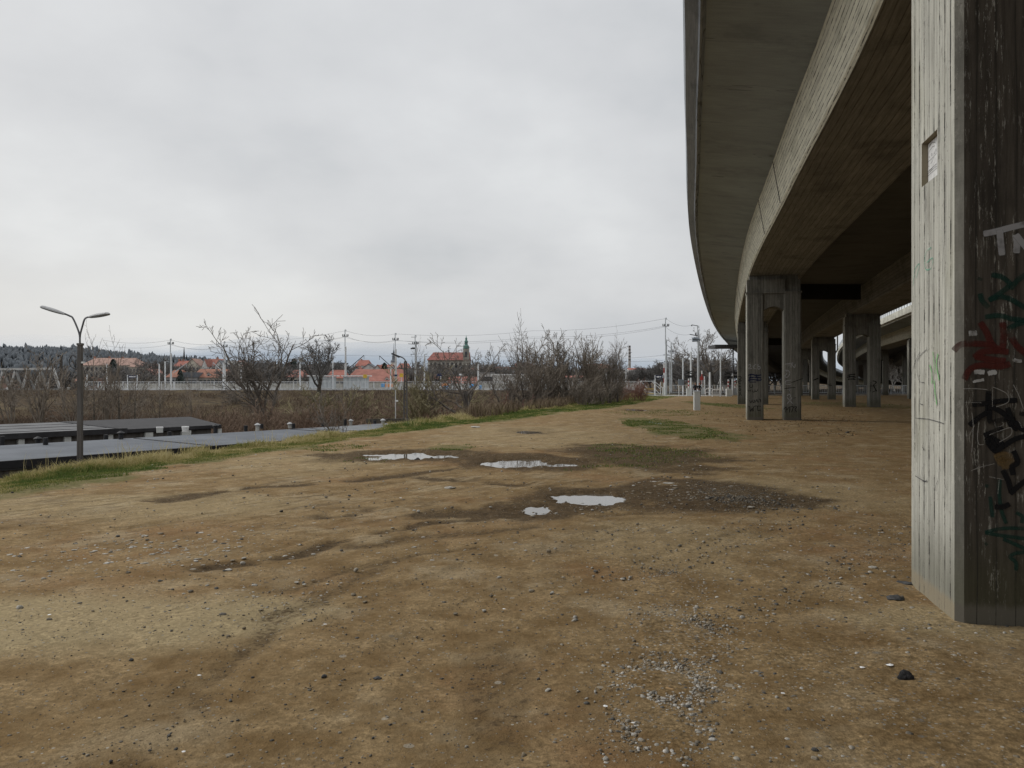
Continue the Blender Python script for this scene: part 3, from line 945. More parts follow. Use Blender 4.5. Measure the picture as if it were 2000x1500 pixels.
# ------------------------------------------------------------------ grass
def blades(name, X, Y, Hh, wid, tint, mat, lean=.5, z=None, seed=1, label=None, cat='grass', segs=2):
    r = np.random.default_rng(seed)
    n = len(X)
    if z is None: z = height(X, Y)
    a = r.random(n) * 6.283; la = r.random(n) * 6.283
    ln = lean * Hh * (.3 + r.random(n))
    ox, oy = np.cos(la) * ln, np.sin(la) * ln
    wxx, wyy = np.cos(a) * wid, np.sin(a) * wid
    V = np.zeros((n, 5, 3))
    V[:, 0] = np.stack([X - wxx, Y - wyy, z - .02], 1)
    V[:, 1] = np.stack([X + wxx, Y + wyy, z - .02], 1)
    V[:, 2] = np.stack([X + wxx * .8 + ox * .35, Y + wyy * .8 + oy * .35, z + Hh * .6], 1)
    V[:, 3] = np.stack([X - wxx * .8 + ox * .35, Y - wyy * .8 + oy * .35, z + Hh * .6], 1)
    V[:, 4] = np.stack([X + ox, Y + oy, z + Hh * (1 - .25 * lean * r.random(n))], 1)
    b = (np.arange(n) * 5)[:, None]
    Fa = np.concatenate([b + np.array([[0, 1, 2]]), b + np.array([[0, 2, 3]]), b + np.array([[3, 2, 4]])])
    o = nmesh(name, V.reshape(-1, 3), Fa, mat, {'tint': ('FLOAT', np.repeat(tint, 5))})
    return tag(o, label, cat, kind='stuff')


k = N('grass_blade')
tn = k.attr('tint').outputs['Fac']
c = k.ramp(tn, [(0, (.055, .095, .022)), (.3, (.11, .15, .035)), (.5, (.22, .215, .065)), (.75, (.38, .32, .14)), (1, (.50, .43, .23))])
pb = k.n('ShaderNodeBsdfPrincipled', {'Base Color': c, 'Roughness': .8, 'Specular IOR Level': .2})
tr = k.n('ShaderNodeBsdfTranslucent', {'Color': c})
mx = k.n('ShaderNodeMixShader', {0: .3, 1: pb.outputs[0], 2: tr.outputs[0]})
k.t.links.new(mx.outputs[0], k.out.inputs[0])
GRASS = k.m

# verge
n = 150000
yy = 7 * (105 / 7) ** rng.random(n)
t = rng.random(n)
xx = edge_x(yy) - (t ** .8) * (edge_x(yy) - crest_x(yy) + .5 + .8 * ss(18, 30, yy)) + .25
keep = fbm(xx * .9, yy * .9, 61, 4) + .35 * t > .36
xx, yy, t = xx[keep], yy[keep], t[keep]
clump = fbm(xx * .8, yy * .5, 88, 3)
tall = ss(.3, .9, t)
dry = np.clip((.5 * fbm(xx * .5, yy * .35, 99, 3) + .5 * fbm(xx * 2.2, yy * 1.6, 98, 3) - .36) * 3.2, 0, 1)
dry = np.clip(dry * .75 + tall * .4 - .12 + rng.normal(size=len(xx)) * .16, 0, 1)
dry = np.clip(dry * .9 + .14, 0, 1)
Hh = (.035 + .26 * tall * ss(.3, .72, fbm(xx * 1.7, yy * 1.2, 89, 3)) + .06 * tall) * (.6 + .8 * rng.random(len(xx))) * (.6 + .6 * ss(17, 40, yy))
wid = np.maximum(.0035, .00033 * yy) * (.7 + .6 * rng.random(len(xx)))
blades('grass', xx, yy, Hh, wid, dry, GRASS, .8, seed=3, label='rough green and straw grass on the bank along the dirt lot')

# thin patches on the lot
XS = []; YS = []
for (b, nn) in [((1230, 817, 1375, 860), 9000), ((1140, 866, 1390, 915), 2600), ((1370, 784, 1440, 800), 2500), ((1180, 800, 1400, 812), 1800), ((820, 867, 930, 880), 1500), ((600, 868, 720, 880), 700), ((1090, 905, 1270, 925), 900), ((680, 890, 760, 905), 400), ((1560, 784, 1760, 800), 1500)]:
    Yn = CZ * F / (b[3] - 750); Yf = CZ * F / (b[1] - 750)
    yc = (Yn + Yf) / 2; xc = ((b[0] + b[2]) / 2 - 1000) / F * yc; rx = (b[2] - b[0]) / 2 / F * yc; ry = (Yf - Yn) / 2
    p = rng.random((nn * 2, 2)) * 2 - 1
    p = p[np.hypot(p[:, 0], p[:, 1]) + (fbm(p[:, 0] * 4 + xc, p[:, 1] * 4, 13, 3) - .5) * .9 < 1]
    x_ = xc + rx * p[:, 0]; y_ = yc + ry * p[:, 1]
    kk = fbm(x_ * 1.3, y_ * 1.3, 14, 4) > .42 + .12 * rng.random(len(x_))
    XS.append(x_[kk]); YS.append(y_[kk])
xx = np.concatenate(XS); yy = np.concatenate(YS)
wid = np.maximum(.004, .00034 * yy)
blades('thin_grass', xx, yy, .012 + .03 * rng.random(len(xx)), wid, np.clip(.25 + rng.normal(size=len(xx)) * .18, 0, .8), GRASS, .9, seed=5, label='sparse short green grass in patches on the dirt lot')

# tall straw stems by the lamp and along the bank
n = 900
yy = 9 * (60 / 9) ** rng.random(n)
xx = crest_x(yy) + rng.normal(size=n) * .35 + .1
kk = fbm(xx * .35, yy * .35, 113, 2) > .62
xx, yy = xx[kk], yy[kk]
blades('straw', xx, yy, .3 + .3 * rng.random(len(xx)), np.maximum(.003, .0003 * yy), .75 + .25 * rng.random(len(xx)), GRASS, .5, seed=8, label='tall dead straw tufts at the top of the bank')

# dead leaves round the piers
n = 4200
p = rng.random((n, 2))
yy = 24 * (70 / 24) ** p[:, 0]; xx = wx(1370 + 330 * p[:, 1], yy)
kk = fbm(xx * .7, yy * .7, 411, 4) + .25 * rng.random(n) > .66
xx, yy = xx[kk], yy[kk]; n = len(xx)
k = N('dead_leaf')
c = k.ramp(k.attr('tint').outputs['Fac'], [(0, (.03, .022, .015)), (.5, (.10, .06, .03)), (1, (.30, .17, .07))])
LEAF = k.finish(c, .8)
blades('dead_leaves', xx, yy, .015 + .02 * rng.random(n), .012 + .022 * rng.random(n), rng.random(n) ** 1.5, LEAF, 1.5, seed=9, label='dead brown leaves strewn on the dirt around the twin piers', cat='leaves')
# ------------------------------------------------------------------ viaducts
EP = [(-9.5, -34), (-3.6, -16), (.55, -2), (2.75, 5), (4.62, 10), (6.98, 20.2), (10.53, 35.4), (17.62, 62), (25.6, 90), (34.9, 120), (45.5, 150), (60, 184), (82, 222), (112, 258)]


def catmull(P, nseg):
    P = [np.array(p, float) for p in P]
    out = []
    for i in range(len(P) - 1):
        p0 = P[max(i - 1, 0)]; p1 = P[i]; p2_ = P[i + 1]; p3 = P[min(i + 2, len(P) - 1)]
        for t in np.linspace(0, 1, nseg, endpoint=False):
            out.append(.5 * ((2 * p1) + (-p0 + p2_) * t + (2 * p0 - 5 * p1 + 4 * p2_ - p3) * t * t + (-p0 + 3 * p1 - 3 * p2_ + p3) * t ** 3))
    out.append(P[-1])
    return np.array(out)


CV = catmull(EP, 10)
TG = np.gradient(CV, axis=0); TG /= np.linalg.norm(TG, axis=1)[:, None]
NR = np.stack([TG[:, 1], -TG[:, 0]], 1)
SL = np.concatenate([[0], np.cumsum(np.linalg.norm(np.diff(CV, axis=0), axis=1))])
DZ = np.interp(CV[:, 1], [-99, 118, 150, 184, 222, 258], [0, 0, -.7, -2.2, -4.3, -6.])


def curve_at(Y, t):
    """point and heading at forward distance Y and offset t right of the girder edge"""
    off = CV + NR * t
    i = int(np.argmin(np.abs(off[:, 1] - Y)))
    j = min(max(i, 1), len(CV) - 2)
    x = np.interp(Y, off[:, 1], off[:, 0])
    return x, math.atan2(TG[j, 0], TG[j, 1])


def loft(m, prof, mi=None, t0=0., uvmode=None, i0=0, i1=None):
    """sweep an open profile of (t, z) along the curve; mi = material index per strip"""
    i1 = len(CV) if i1 is None else i1
    mis = []
    for i in range(i0, i1 - 1):
        for j in range(len(prof) - 1):
            (ta, za), (tb, zb) = prof[j], prof[j + 1]
            A = CV[i] + NR[i] * (ta + t0); B = CV[i] + NR[i] * (tb + t0); C = CV[i + 1] + NR[i + 1] * (tb + t0); D = CV[i + 1] + NR[i + 1] * (ta + t0)
            L = math.hypot(tb - ta, zb - za)
            acc = sum(math.hypot(prof[q + 1][0] - prof[q][0], prof[q + 1][1] - prof[q][1]) for q in range(j))
            s0, s1 = SL[i], SL[i + 1]
            md = uvmode[j] if uvmode else 0
            if md == 0: uv = ((acc, s0), (acc + L, s0), (acc + L, s1), (acc, s1))
            else: uv = ((s0, acc), (s0, acc + L), (s1, acc + L), (s1, acc))
            m.quad((A[0], A[1], za + DZ[i]), (B[0], B[1], zb + DZ[i]), (C[0], C[1], zc(zb, i)), (D[0], D[1], zc(za, i)), uv)
            mis.append(mi[j] if mi else 0)
    m.mi = (m.mi or []) + mis
    return m


def zc(z, i): return z + DZ[i + 1]


GZ, JZ = 6.44, 7.65
GW = 2.42
G2 = 7.4


def girder(parent, t0, lit):
    m = MB()
    c = .06
    loft(m, [(-.2, JZ), (0, GZ + c), (c, GZ), (GW - c, GZ), (GW, GZ + c), (GW + .2, JZ)], [0, 0, 1, 1, 1] if lit == 'left' else [1, 1, 1, 0, 0], t0)  # bottom and inner flank take the copy with shade in its colour
    return m.build('girder', [M['girder_side'], M['girder_shaded']], parent)


def edge_beam(parent, t0, side, mat):
    s = side
    prof = [(0, 7.93), (-.06, 7.85), (-.10, 7.85), (-.13, 7.93), (-.36, 8.03), (-.40, 8.62), (-.1, 8.66), (-.08, 8.2)]
    m = MB()
    loft(m, [(t0 + s * a, b) for a, b in prof], None, 0, [0, 0, 0, 0, 0, 0, 0])
    return m.build('edge_beam', mat, parent)


def viaduct(label, T0, nm='viaduct', pale=False):
    v = thing(nm, label, 'viaduct', (0, 0, 0))
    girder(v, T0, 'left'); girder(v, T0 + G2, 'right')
    m = MB()
    loft(m, [(-2.12, 7.93), (-.2, JZ)], None, T0, [1])
    md = MB(); loft(md, [(GW + .2, JZ), (G2 - .2, JZ)], None, T0, [1]); md.build('deck_soffit', M['slab_shaded'], v)
    loft(m, [(G2 + GW + .2, JZ), (G2 + 4.54, 7.93)], None, T0, [1])
    loft(m, [(G2 + 4.5, 8.2), (-2.1, 8.2)], None, T0, [1])
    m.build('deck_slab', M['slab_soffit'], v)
    edge_beam(v, T0 - 2.12, 1, M['edge_beam_pale'] if pale else M['edge_beam'])
    edge_beam(v, T0 + G2 + 4.54, -1, M['edge_beam'])
    return v


VD = viaduct('long grey concrete viaduct on twin columned piers crossing the dirt lot', 0.)
VD2 = viaduct('farther parallel viaduct with pale parapet and railing seen behind the near one', 17.4, pale=True)
for v, T0 in ((VD, 0.), (VD2, 17.4)):
    for Yb in (48., 105.):
        xa, th = curve_at(Yb, T0 + GW)
        m = MB(); Mx = Matrix.Translation((xa, Yb, 0)) @ Matrix.Rotation(0.05, 4, 'Z')
        m.box(.1, 0, 6.75, G2 - GW - .1, .5, 7.66, Mx)
        m.build('cross_beam', M['beam_shaded'], v)
    # form joints on the near girder flank are part of the deck; drain stubs hang under the slab
for Yj in (21.5, 26.0, 47., 52.):
    i = int(np.argmin(np.abs(CV[:, 1] - Yj))); xj, thj = curve_at(Yj, 0.)
    nx, ny = math.cos(thj), -math.sin(thj)
    m = MB(); a = (xj - nx * .006, Yj - ny * .006, GZ + .07); b = (xj - nx * .2, Yj - ny * .2, JZ - .01)
    m.bar(a, b, .025, .03); m.build('form_joint', M['concrete_dark'], VD)
# railing of the far viaduct
m = MB(); m2 = MB()
prev = None; POSTS = []
for q in np.arange(34, 150, 1.25):
    x_, th = curve_at(q, 17.4 - 2.38)
    i = int(np.argmin(np.abs(CV[:, 1] - q))); dz = DZ[i]
    POSTS.append((x_, q, 8.62 + .22 + dz, th))
    if prev: m2.bar((prev[0], prev[1], 9.1 + prev[2]), (x_, q, 9.1 + dz), .1)
    prev = (x_, q, dz)
rl = m2.build('railing', M['white_metal'], VD2)
for (x_, q, z_, th) in POSTS:
    m = MB(); m.cbox((x_, q, z_), (.12, .12, .44), -th); m.build('post', M['white_metal'], rl)


# ---- piers
def column(m, mis, x0, w, d, h, hole=None, side_mi=1):
    c = .045
    fp = [(x0 + c, 0), (x0 + w - c, 0), (x0 + w, c), (x0 + w, d - c), (x0 + w - c, d), (x0 + c, d), (x0, d - c), (x0, c)]
    acc = 0
    for i in range(8):
        a = fp[i]; b = fp[(i + 1) % 8]
        L = math.hypot(b[0] - a[0], b[1] - a[1])
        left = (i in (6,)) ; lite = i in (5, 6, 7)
        if left and hole:
            (ya, yb, za, zb, dep) = hole    # face at x = x0, from y=d-c (a) to y=c (b)
            X = x0
            def Q(y0, y1, z0, z1, xx=X):
                m.quad((xx, y0, z0), (xx, y1, z0), (xx, y1, z1), (xx, y0, z1), ((y0, z0), (y1, z0), (y1, z1), (y0, z1))); mis.append(side_mi)
            Q(d - c, yb, -.3, h); Q(ya, c, -.3, h); Q(yb, ya, -.3, za); Q(yb, ya, zb, h)
            Q(yb, ya, za, zb, X + dep)
            for (p, q) in (((yb, za), (ya, za)), ((ya, za), (ya, zb)), ((ya, zb), (yb, zb)), ((yb, zb), (yb, za))):
                m.quad((X, p[0], p[1]), (X, q[0], q[1]), (X + dep, q[0], q[1]), (X + dep, p[0], p[1]), ((0, 0), (.1, 0), (.1, .1), (0, .1))); mis.append(side_mi)
        else:
            # horizontal coordinate used for the board marks
            ua, ub = (a[1], b[1]) if i in (2, 6) else ((a[0], b[0]) if i in (0, 4) else (.05, .07))
            m.quad((a[0], a[1], -.3), (b[0], b[1], -.3), (b[0], b[1], h), (a[0], a[1], h), ((ua, -.3), (ub, -.3), (ub, h), (ua, h)))
            mis.append((2 if i == 7 else side_mi) if lite else 0)  # front left chamfer takes a tone with part shade in its colour
        acc += L


def pier(parent, Y, t, label=None, near=False, mats=None, loc=None, th=None):
    w, d, tot, h = .72, 1.08, 2.3, 5.62
    m = MB(); mis = []
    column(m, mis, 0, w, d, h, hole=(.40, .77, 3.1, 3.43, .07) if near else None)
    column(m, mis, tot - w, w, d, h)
    def wallquad(p, uvs, mi=0): m.quad(*p, uvs); mis.append(mi)
    # spandrel with a segmental arch, set back a little
    xs = np.linspace(w, tot - w, 13); zs = [4.87 + .17 * (1 - ((x - tot / 2) / (tot / 2 - w)) ** 2) for x in xs]
    for i in range(12):
        for yy_, s in ((.09, 1), (d - .09, -1)):
            wallquad([(xs[i], yy_, zs[i]), (xs[i + 1], yy_, zs[i + 1]), (xs[i + 1], yy_, h), (xs[i], yy_, h)], [(xs[i], zs[i]), (xs[i + 1], zs[i + 1]), (xs[i + 1], h), (xs[i], h)])
        wallquad([(xs[i], .09, zs[i]), (xs[i + 1], .09, zs[i + 1]), (xs[i + 1], d - .09, zs[i + 1]), (xs[i], d - .09, zs[i])], [(xs[i], 0), (xs[i + 1], 0), (xs[i + 1], 1), (xs[i], 1)])
    # cap: ledge, set back block, bearing gap
    def bx(x0, y0, z0, x1, y1, z1):
        nf0 = len(m.f)
        m.box(x0, y0, z0, x1, y1, z1)
        for fi, (axu, axv) in zip(range(nf0, nf0 + 6), ((0, 1), (0, 1), (0, 2), (1, 2), (0, 2), (1, 2))):
            m.uv[fi] = tuple((m.v[q][axu], m.v[q][axv]) for q in m.f[fi]); mis.append(1 if (axu == 1) else 0)
    bx(-.03, -.03, h, tot + .03, d + .03, h + .07)
    bx(.01, .02, h + .07, tot - .68, d - .02, h + .62)
    bx(tot - .67, .16, h + .07, tot - .02, d - .02, h + .62)
    bx(.12, .2, h + .62, tot - .12, d - .2, GZ + .03)
    m.mi = mis
    if loc is None:
        x_, th = curve_at(Y, t)
        loc = (x_, Y, 0)
    mats = mats or [M['pier_half_shaded'], M['pier_lit']]
    mats = list(mats) + [M['pier_half_shaded']]
    o = m.build('pier', mats, parent, off=Vector((0, 0, 0)))
    o.location = loc; o.rotation_euler = (0, 0, -th)
    if label: o['label'] = label
    o['w0'] = 0
    return o


c0 = np.array([2.97, 5.3]); dv = np.array([.2015, .9795])
P1 = pier(VD, 0, 0, 'nearest pier at the right edge with a plaque and layers of graffiti', True, [M['pier_shaded'], M['pier_lit']], (c0[0], c0[1], 0), math.atan2(dv[0], dv[1]))
x2 = wx(1458.5, 35.4)
P2 = pier(VD, 35.4, 0, 'second pier from the camera, tagged white on both columns', False, None, (x2, 35.4, 0), curve_at(35.4, 0)[1])
P3 = pier(VD, 62., 0, None, False, None, (wx(1440.5, 62), 62., 0), curve_at(62, 0)[1])
for Yp in (89., 116., 143.): pier(VD, Yp, .05)
for Yp, pxl in ((27.5, None), (55., 1650), (82., 1586), (109., None), (136., None)):
    if pxl: 
        pr = pier(VD, Yp, 0, None, False, None, (wx(pxl, Yp), Yp, 0), curve_at(Yp, G2)[1])
        if Yp == 82.: P82 = pr
        else: P55 = pr
    else: pier(VD, Yp, G2 + .05)
for Yp in (56., 84., 112., 140.): pier(VD2, Yp, 17.45)
for Yp in (47., 75., 103., 131.): pier(VD2, Yp, 24.45)
for o in VD.children:
    if 'w0' in o: del o['w0']
for o in VD2.children:
    if 'w0' in o: del o['w0']

# drain pipes on two piers
for (px_, Yp, y0, y1) in ((1631, 82.5, 683, 780), (1717, 55.5, 600, 792)):
    m = MB(); x_ = wx(px_, Yp)
    m.tube([(x_, Yp, wz(y1, Yp)), (x_, Yp, wz(y0 + 8, Yp)), (x_ + .25, Yp, wz(y0, Yp)), (x_ + .25, Yp, JZ)], .075, 8)
    m.build('drain_pipe', M['galv'] if px_ < 1700 else M['concrete_dark'], VD)

# wide dark canopy that reaches out beside the far end of the deck
cn = thing('canopy', 'flat dark canopy roof jutting out left under the far viaduct edge', 'canopy', (wx(1425, 112), 112, 0))
m = MB(); Yc = 112
m.box(wx(1397, Yc), Yc, wz(679, Yc), wx(1450, Yc), Yc + 4, wz(673, Yc)); m.build('roof', M['dark_metal'], cn)
for px_ in (1437, 1449):
    m = MB(); m.box(wx(px_, Yc), Yc + 1.5, 0, wx(px_ + 2, Yc), Yc + 1.7, wz(678, Yc)); m.build('post', M['dark_metal'], cn)


# ------------------------------------------------------------------ graffiti and plaque
SPRAY = {}


def spray(name, col, dens=.9):
    k = N('spray_' + name)
    a = k.attr('tint').outputs['Fac']
    nz = k.noise(k.obj(), 45., 4, .7)
    nl = k.noise(k.obj(), 7., 3, .6)
    amp = 2.2 if name == 'sticker' else .55
    al = k.math('MULTIPLY', k.sstep(k.math('ADD', a, k.math('MULTIPLY', k.math('SUBTRACT', nz, .5), amp)), .45 if name == 'sticker' else .22, .7 if name == 'sticker' else .78), k.math('MULTIPLY', dens, k.sstep(nl, .2, .5)))
    p = k.n('ShaderNodeBsdfPrincipled', {'Base Color': col, 'Roughness': .7, 'Specular IOR Level': .2})
    t = k.n('ShaderNodeBsdfTransparent')
    mx = k.n('ShaderNodeMixShader', {0: al, 1: t.outputs[0], 2: p.outputs[0]})
    k.t.links.new(mx.outputs[0], k.out.inputs[0])
    SPRAY[name] = k.m


spray('black', (.006, .006, .007), .97); spray('white', (.42, .42, .43), .7); spray('green', (.008, .04, .03), .7); spray('red', (.085, .015, .011), .75)
spray('lime', (.14, .42, .13), .75); spray('mint', (.16, .42, .30), .55); spray('blue', (.012, .018, .05), .9); spray('scratch', (.42, .41, .38), .55); spray('grey', (.05, .05, .06), .7); spray('ochre', (.2, .13, .05), .5)
spray('sticker', (.42, .42, .41), 1.)


def smooth(pts, n=5):
    if len(pts) < 3: return [tuple(p) for p in pts]
    return [tuple(p) for p in catmull(pts, n)]


class Face:
    """vertical face of a pier: local origin point (x,y) and unit axis; strokes are given in photo pixels"""
    def __init__(self, pier_o, p0, ax, nrm):
        self.o = pier_o
        th = pier_o.rotation_euler.z
        Rm = np.array([[math.cos(th), -math.sin(th)], [math.sin(th), math.cos(th)]])
        self.W0 = np.array(pier_o.location[:2]) + Rm @ np.array(p0)
        self.Wa = Rm @ np.array(ax)
        self.p0 = np.array(p0); self.ax = np.array(ax); self.nr = np.array(nrm)

    def uv(self, px, py):
        k_ = (px - 1000) / F
        # W0.x + a*Wa.x = k*(W0.y + a*Wa.y)
        a = (k_ * self.W0[1] - self.W0[0]) / (self.Wa[0] - k_ * self.Wa[1])
        Y = self.W0[1] + a * self.Wa[1]
        return a, CZ - (py - 750) / F * Y

    def ribbon(self, m, pts, wpx, off=.004, amax=None):
        uv = [self.uv(*p) for p in pts]
        Y = self.W0[1]
        hw = wpx / F * Y / 2
        uv = smooth(uv)
        n0 = len(m.v); n = len(uv)
        for i, (u, z) in enumerate(uv):
            a = np.array(uv[max(i - 1, 0)]); b = np.array(uv[min(i + 1, n - 1)])
            d = b - a; d = d / (np.linalg.norm(d) + 1e-9)
            s = np.array([-d[1], d[0]])
            for kx, al in ((-1, 0.), (-.55, 1.), (.55, 1.), (1, 0.)):
                q = np.array([u, z]) + s * hw * kx
                X = self.p0 + self.ax * q[0] + self.nr * off
                m.v.append((X[0], X[1], q[1])); m.tint.append(al if 0 < i < n - 1 else al * .6)
        for i in range(n - 1):
            for kx in range(3):
                a = n0 + i * 4 + kx
                m.f.append((a, a + 1, a + 5, a + 4)); m.uv.append(None)

    def tag(self, name, col, strokes, w, off=.004, label=None):
        m = MB(); m.tint = []
        for i, s in enumerate(strokes): self.ribbon(m, s, w, off + i * .0004)
        o = m.build(name, SPRAY[col], self.o, off=Vector((0, 0, 0)))
        if label: o['label'] = label
        return o


def T(pts, ox, oy, sx, sy=None):
    sy = sy or sx
    return [(ox + a / sx, oy + b / sy) for a, b in pts]


FR = Face(P1, (0, 0), (1, 0), (0, -1))       # front of the near pier
LF = Face(P1, (0, 0), (0, 1), (-1, 0))       # its pale left face
C1 = lambda s: T(s, 1860, 380, 500 / 140., 1500 / 420.)
C2 = lambda s: T(s, 1860, 740, 500 / 140., 1500 / 420.)
FR.tag('graffiti', 'white', [C1(s) for s in [[(215, 275), (300, 258), (400, 232), (520, 205), (640, 190)], [(328, 245), (335, 330), (346, 425)], [(445, 410), (448, 340), (440, 280)], [(440, 280), (480, 330), (540, 400)], [(540, 405), (548, 320), (556, 240)]]], 15.40, label='white spray letters TN')
FR.tag('graffiti', 'green', [C1(s) for s in [[(185, 600), (195, 580)], [(270, 560), (340, 575), (395, 620), (370, 660), (250, 740)], [(190, 690), (205, 740), (250, 790)], [(250, 735), (330, 715), (400, 730), (520, 800)], [(225, 855), (330, 845), (420, 870), (560, 880)], [(400, 660), (450, 600), (520, 550)], [(380, 940), (450, 905), (540, 880)]]], 12.60, .006)
FR.tag('graffiti', 'red', [C1(s) for s in [[(190, 890), (235, 960), (270, 1040), (330, 1095)], [(345, 890), (355, 980), (345, 1080)], [(5, 1090), (60, 1045), (160, 1040), (280, 1050)], [(150, 1140), (200, 1100), (300, 1090), (390, 1100)], [(390, 970), (450, 1060), (520, 1120)], [(80, 1290), (120, 1220), (200, 1190), (320, 1200), (400, 1180)], [(155, 1130), (260, 1150), (370, 1160)]]], 15.40, .008)
FR.tag('graffiti', 'black', [C2(s) for s in [[(250, 85), (245, 180), (240, 260)], [(135, 180), (240, 170), (330, 155), (450, 150)], [(115, 325), (180, 270), (255, 225)], [(255, 215), (262, 300), (330, 290), (370, 280)], [(240, 190), (320, 220), (400, 280), (480, 350)], [(380, 200), (400, 260), (430, 330)], [(215, 395), (280, 370), (350, 340)], [(240, 440), (300, 500), (360, 450)], [(360, 465), (430, 420), (520, 395)], [(420, 500), (450, 580), (410, 610), (420, 670)], [(345, 635), (385, 710), (405, 790)], [(395, 800), (450, 750), (530, 690)], [(290, 890), (345, 890), (395, 870)], [(460, 240), (520, 250)], [(430, 300), (480, 350), (540, 360)]]], 12.60, .010)
FR.tag('graffiti', 'black', [C2(s) for s in [[(235, 400), (300, 440), (340, 470)], [(270, 480), (310, 470), (360, 455)], [(400, 270), (420, 320), (460, 340)], [(250, 420), (280, 470), (320, 500)]]], 21.00, .009)
FR.tag('graffiti', 'green', [C2(s) for s in [[(238, 735), (238, 760)], [(262, 820), (270, 900), (280, 965)], [(330, 700), (325, 800), (340, 920), (375, 1010)], [(225, 1070), (300, 1050), (400, 1040), (560, 1045)], [(225, 1072), (330, 1090), (520, 1115)], [(350, 1115), (430, 1150), (540, 1200)], [(540, 1205), (440, 1215), (400, 1240), (440, 1280), (440, 1335)], [(225, 1155), (240, 1145)], [(440, 930), (485, 960), (478, 1005)]]], 9.10, .006)
FR.tag('graffiti', 'scratch', [C2(s) for s in [[(275, 60), (275, 195)], [(275, 55), (370, 100), (385, 160), (300, 195)], [(420, 40), (460, 120), (490, 210)], [(60, 70), (150, 68), (240, 75)], [(80, 165), (200, 165)], [(130, 230), (140, 330), (130, 515)], [(180, 300), (170, 400), (180, 455), (215, 455)], [(290, 300), (300, 335), (350, 320), (340, 300)], [(150, 320), (110, 400)], [(455, 290), (480, 340)], [(250, 390), (330, 360), (400, 340), (400, 390), (320, 440)], [(120, 640), (200, 610), (290, 590)], [(250, 680), (350, 700)], [(320, 700), (310, 800)]]], 1.84, .0125)
FR.tag('graffiti', 'ochre', [C2(s) for s in [[(300, 570), (360, 550), (390, 570), (330, 600)]]], 30.80, .005)
for s_, w_ in (([(112, 970), (140, 968), (170, 964)], 13), ([(148, 1238), (180, 1236), (222, 1242)], 12), ([(245, 1250), (280, 1240), (308, 1236)], 12), ([(138, 1306), (180, 1298), (218, 1292)], 7), ([(425, 1150), (450, 1160), (482, 1160)], 9)):
    FR.tag('paper_remnant', 'sticker', [C1(s_)], w_, .007)
C3 = lambda s: T(s, 1720, 600, 646 / 280., 1500 / 650.)
LF.tag('graffiti', 'mint', [T(s, 1720, 0, 600 / 280., 1500 / 700.) for s in [[(138, 1195), (145, 1130), (165, 1105), (150, 1165)], [(215, 1035), (190, 1060), (190, 1125), (215, 1120), (220, 1080), (195, 1100)]]], 4)
LF.tag('graffiti', 'lime', [C3(s) for s in [[(262, 210), (255, 260), (268, 330)], [(225, 260), (235, 300), (235, 345)], [(245, 330), (250, 390), (258, 440)], [(240, 200), (250, 300)]]], 7, .006)
LF.tag('graffiti', 'grey', [C3(s) for s in [[(210, 190), (180, 220), (165, 260), (175, 330), (200, 340)], [(140, 330), (150, 270), (180, 200)], [(265, 215), (268, 330)], [(190, 380), (180, 430), (195, 440)], [(160, 500), (220, 505), (290, 525)], [(165, 700), (170, 600), (165, 520)], [(250, 830), (255, 800), (265, 770), (270, 690)], [(290, 740), (285, 690)], [(160, 760), (205, 785), (215, 770)], [(180, 790), (195, 720)], [(290, 860), (300, 800)], [(200, 650), (195, 620)]]], 2.6, .005)
LF.tag('graffiti', 'black', [C3(s) for s in [[(195, 784), (213, 784)], [(192, 630), (202, 645)], [(212, 180), (218, 205)]]], 3.5, .008)

# plaque with relief lines in the recess of the left face
pm = MB()
pm.box(.045, .402, 3.105, .068, .768, 3.425)
plq = pm.build('plaque', M['white'] if False else simple('plaque_stone', (.60, .60, .59), .7, .12, 20.), P1, off=Vector((0, 0, 0)))
ROOT[plq.name] = Vector((0, 0, 0))
CP = lambda s: T(s, 1780, 240, 1286 / 120., 1500 / 140.)
LFp = Face(P1, (.045, 0), (0, 1), (-1, 0)); LFp.o = plq
lp = MB(); lp.tint = []
arcs = [[(300, 830), (310, 690), (350, 560), (400, 470), (440, 410), (500, 410)], [(335, 790), (350, 690), (385, 590), (420, 540), (450, 500), (500, 480)], [(380, 990), (430, 960), (470, 890), (490, 820)], [(410, 860), (450, 800), (480, 720)], [(340, 860), (370, 915), (385, 905)], [(290, 870), (400, 780), (500, 680), (540, 620)], [(300, 1070), (400, 980), (540, 850)], [(300, 1110), (400, 1020), (540, 900)], [(305, 1165), (400, 1070), (540, 945)], [(290, 940), (340, 1030)], [(480, 350), (515, 305)], [(300, 560), (330, 510)], [(480, 370), (520, 430)], [(400, 440), (410, 470)], [(480, 810), (490, 830)], [(480, 910), (530, 850)],
        [(300, 800), (310, 740), (325, 770), (340, 720), (345, 780)], [(375, 700), (385, 730), (395, 690)], [(420, 660), (430, 680), (440, 650), (425, 640)], [(455, 640), (465, 690)], [(480, 600), (490, 650), (505, 590)], [(515, 540), (525, 600), (530, 530)], [(540, 250), (540, 620)]]
for s in arcs: LFp.ribbon(lp, CP(s), 1.15, .003)
lp.build('relief_lines', SPRAY['black'], plq, off=Vector((0, 0, 0)))

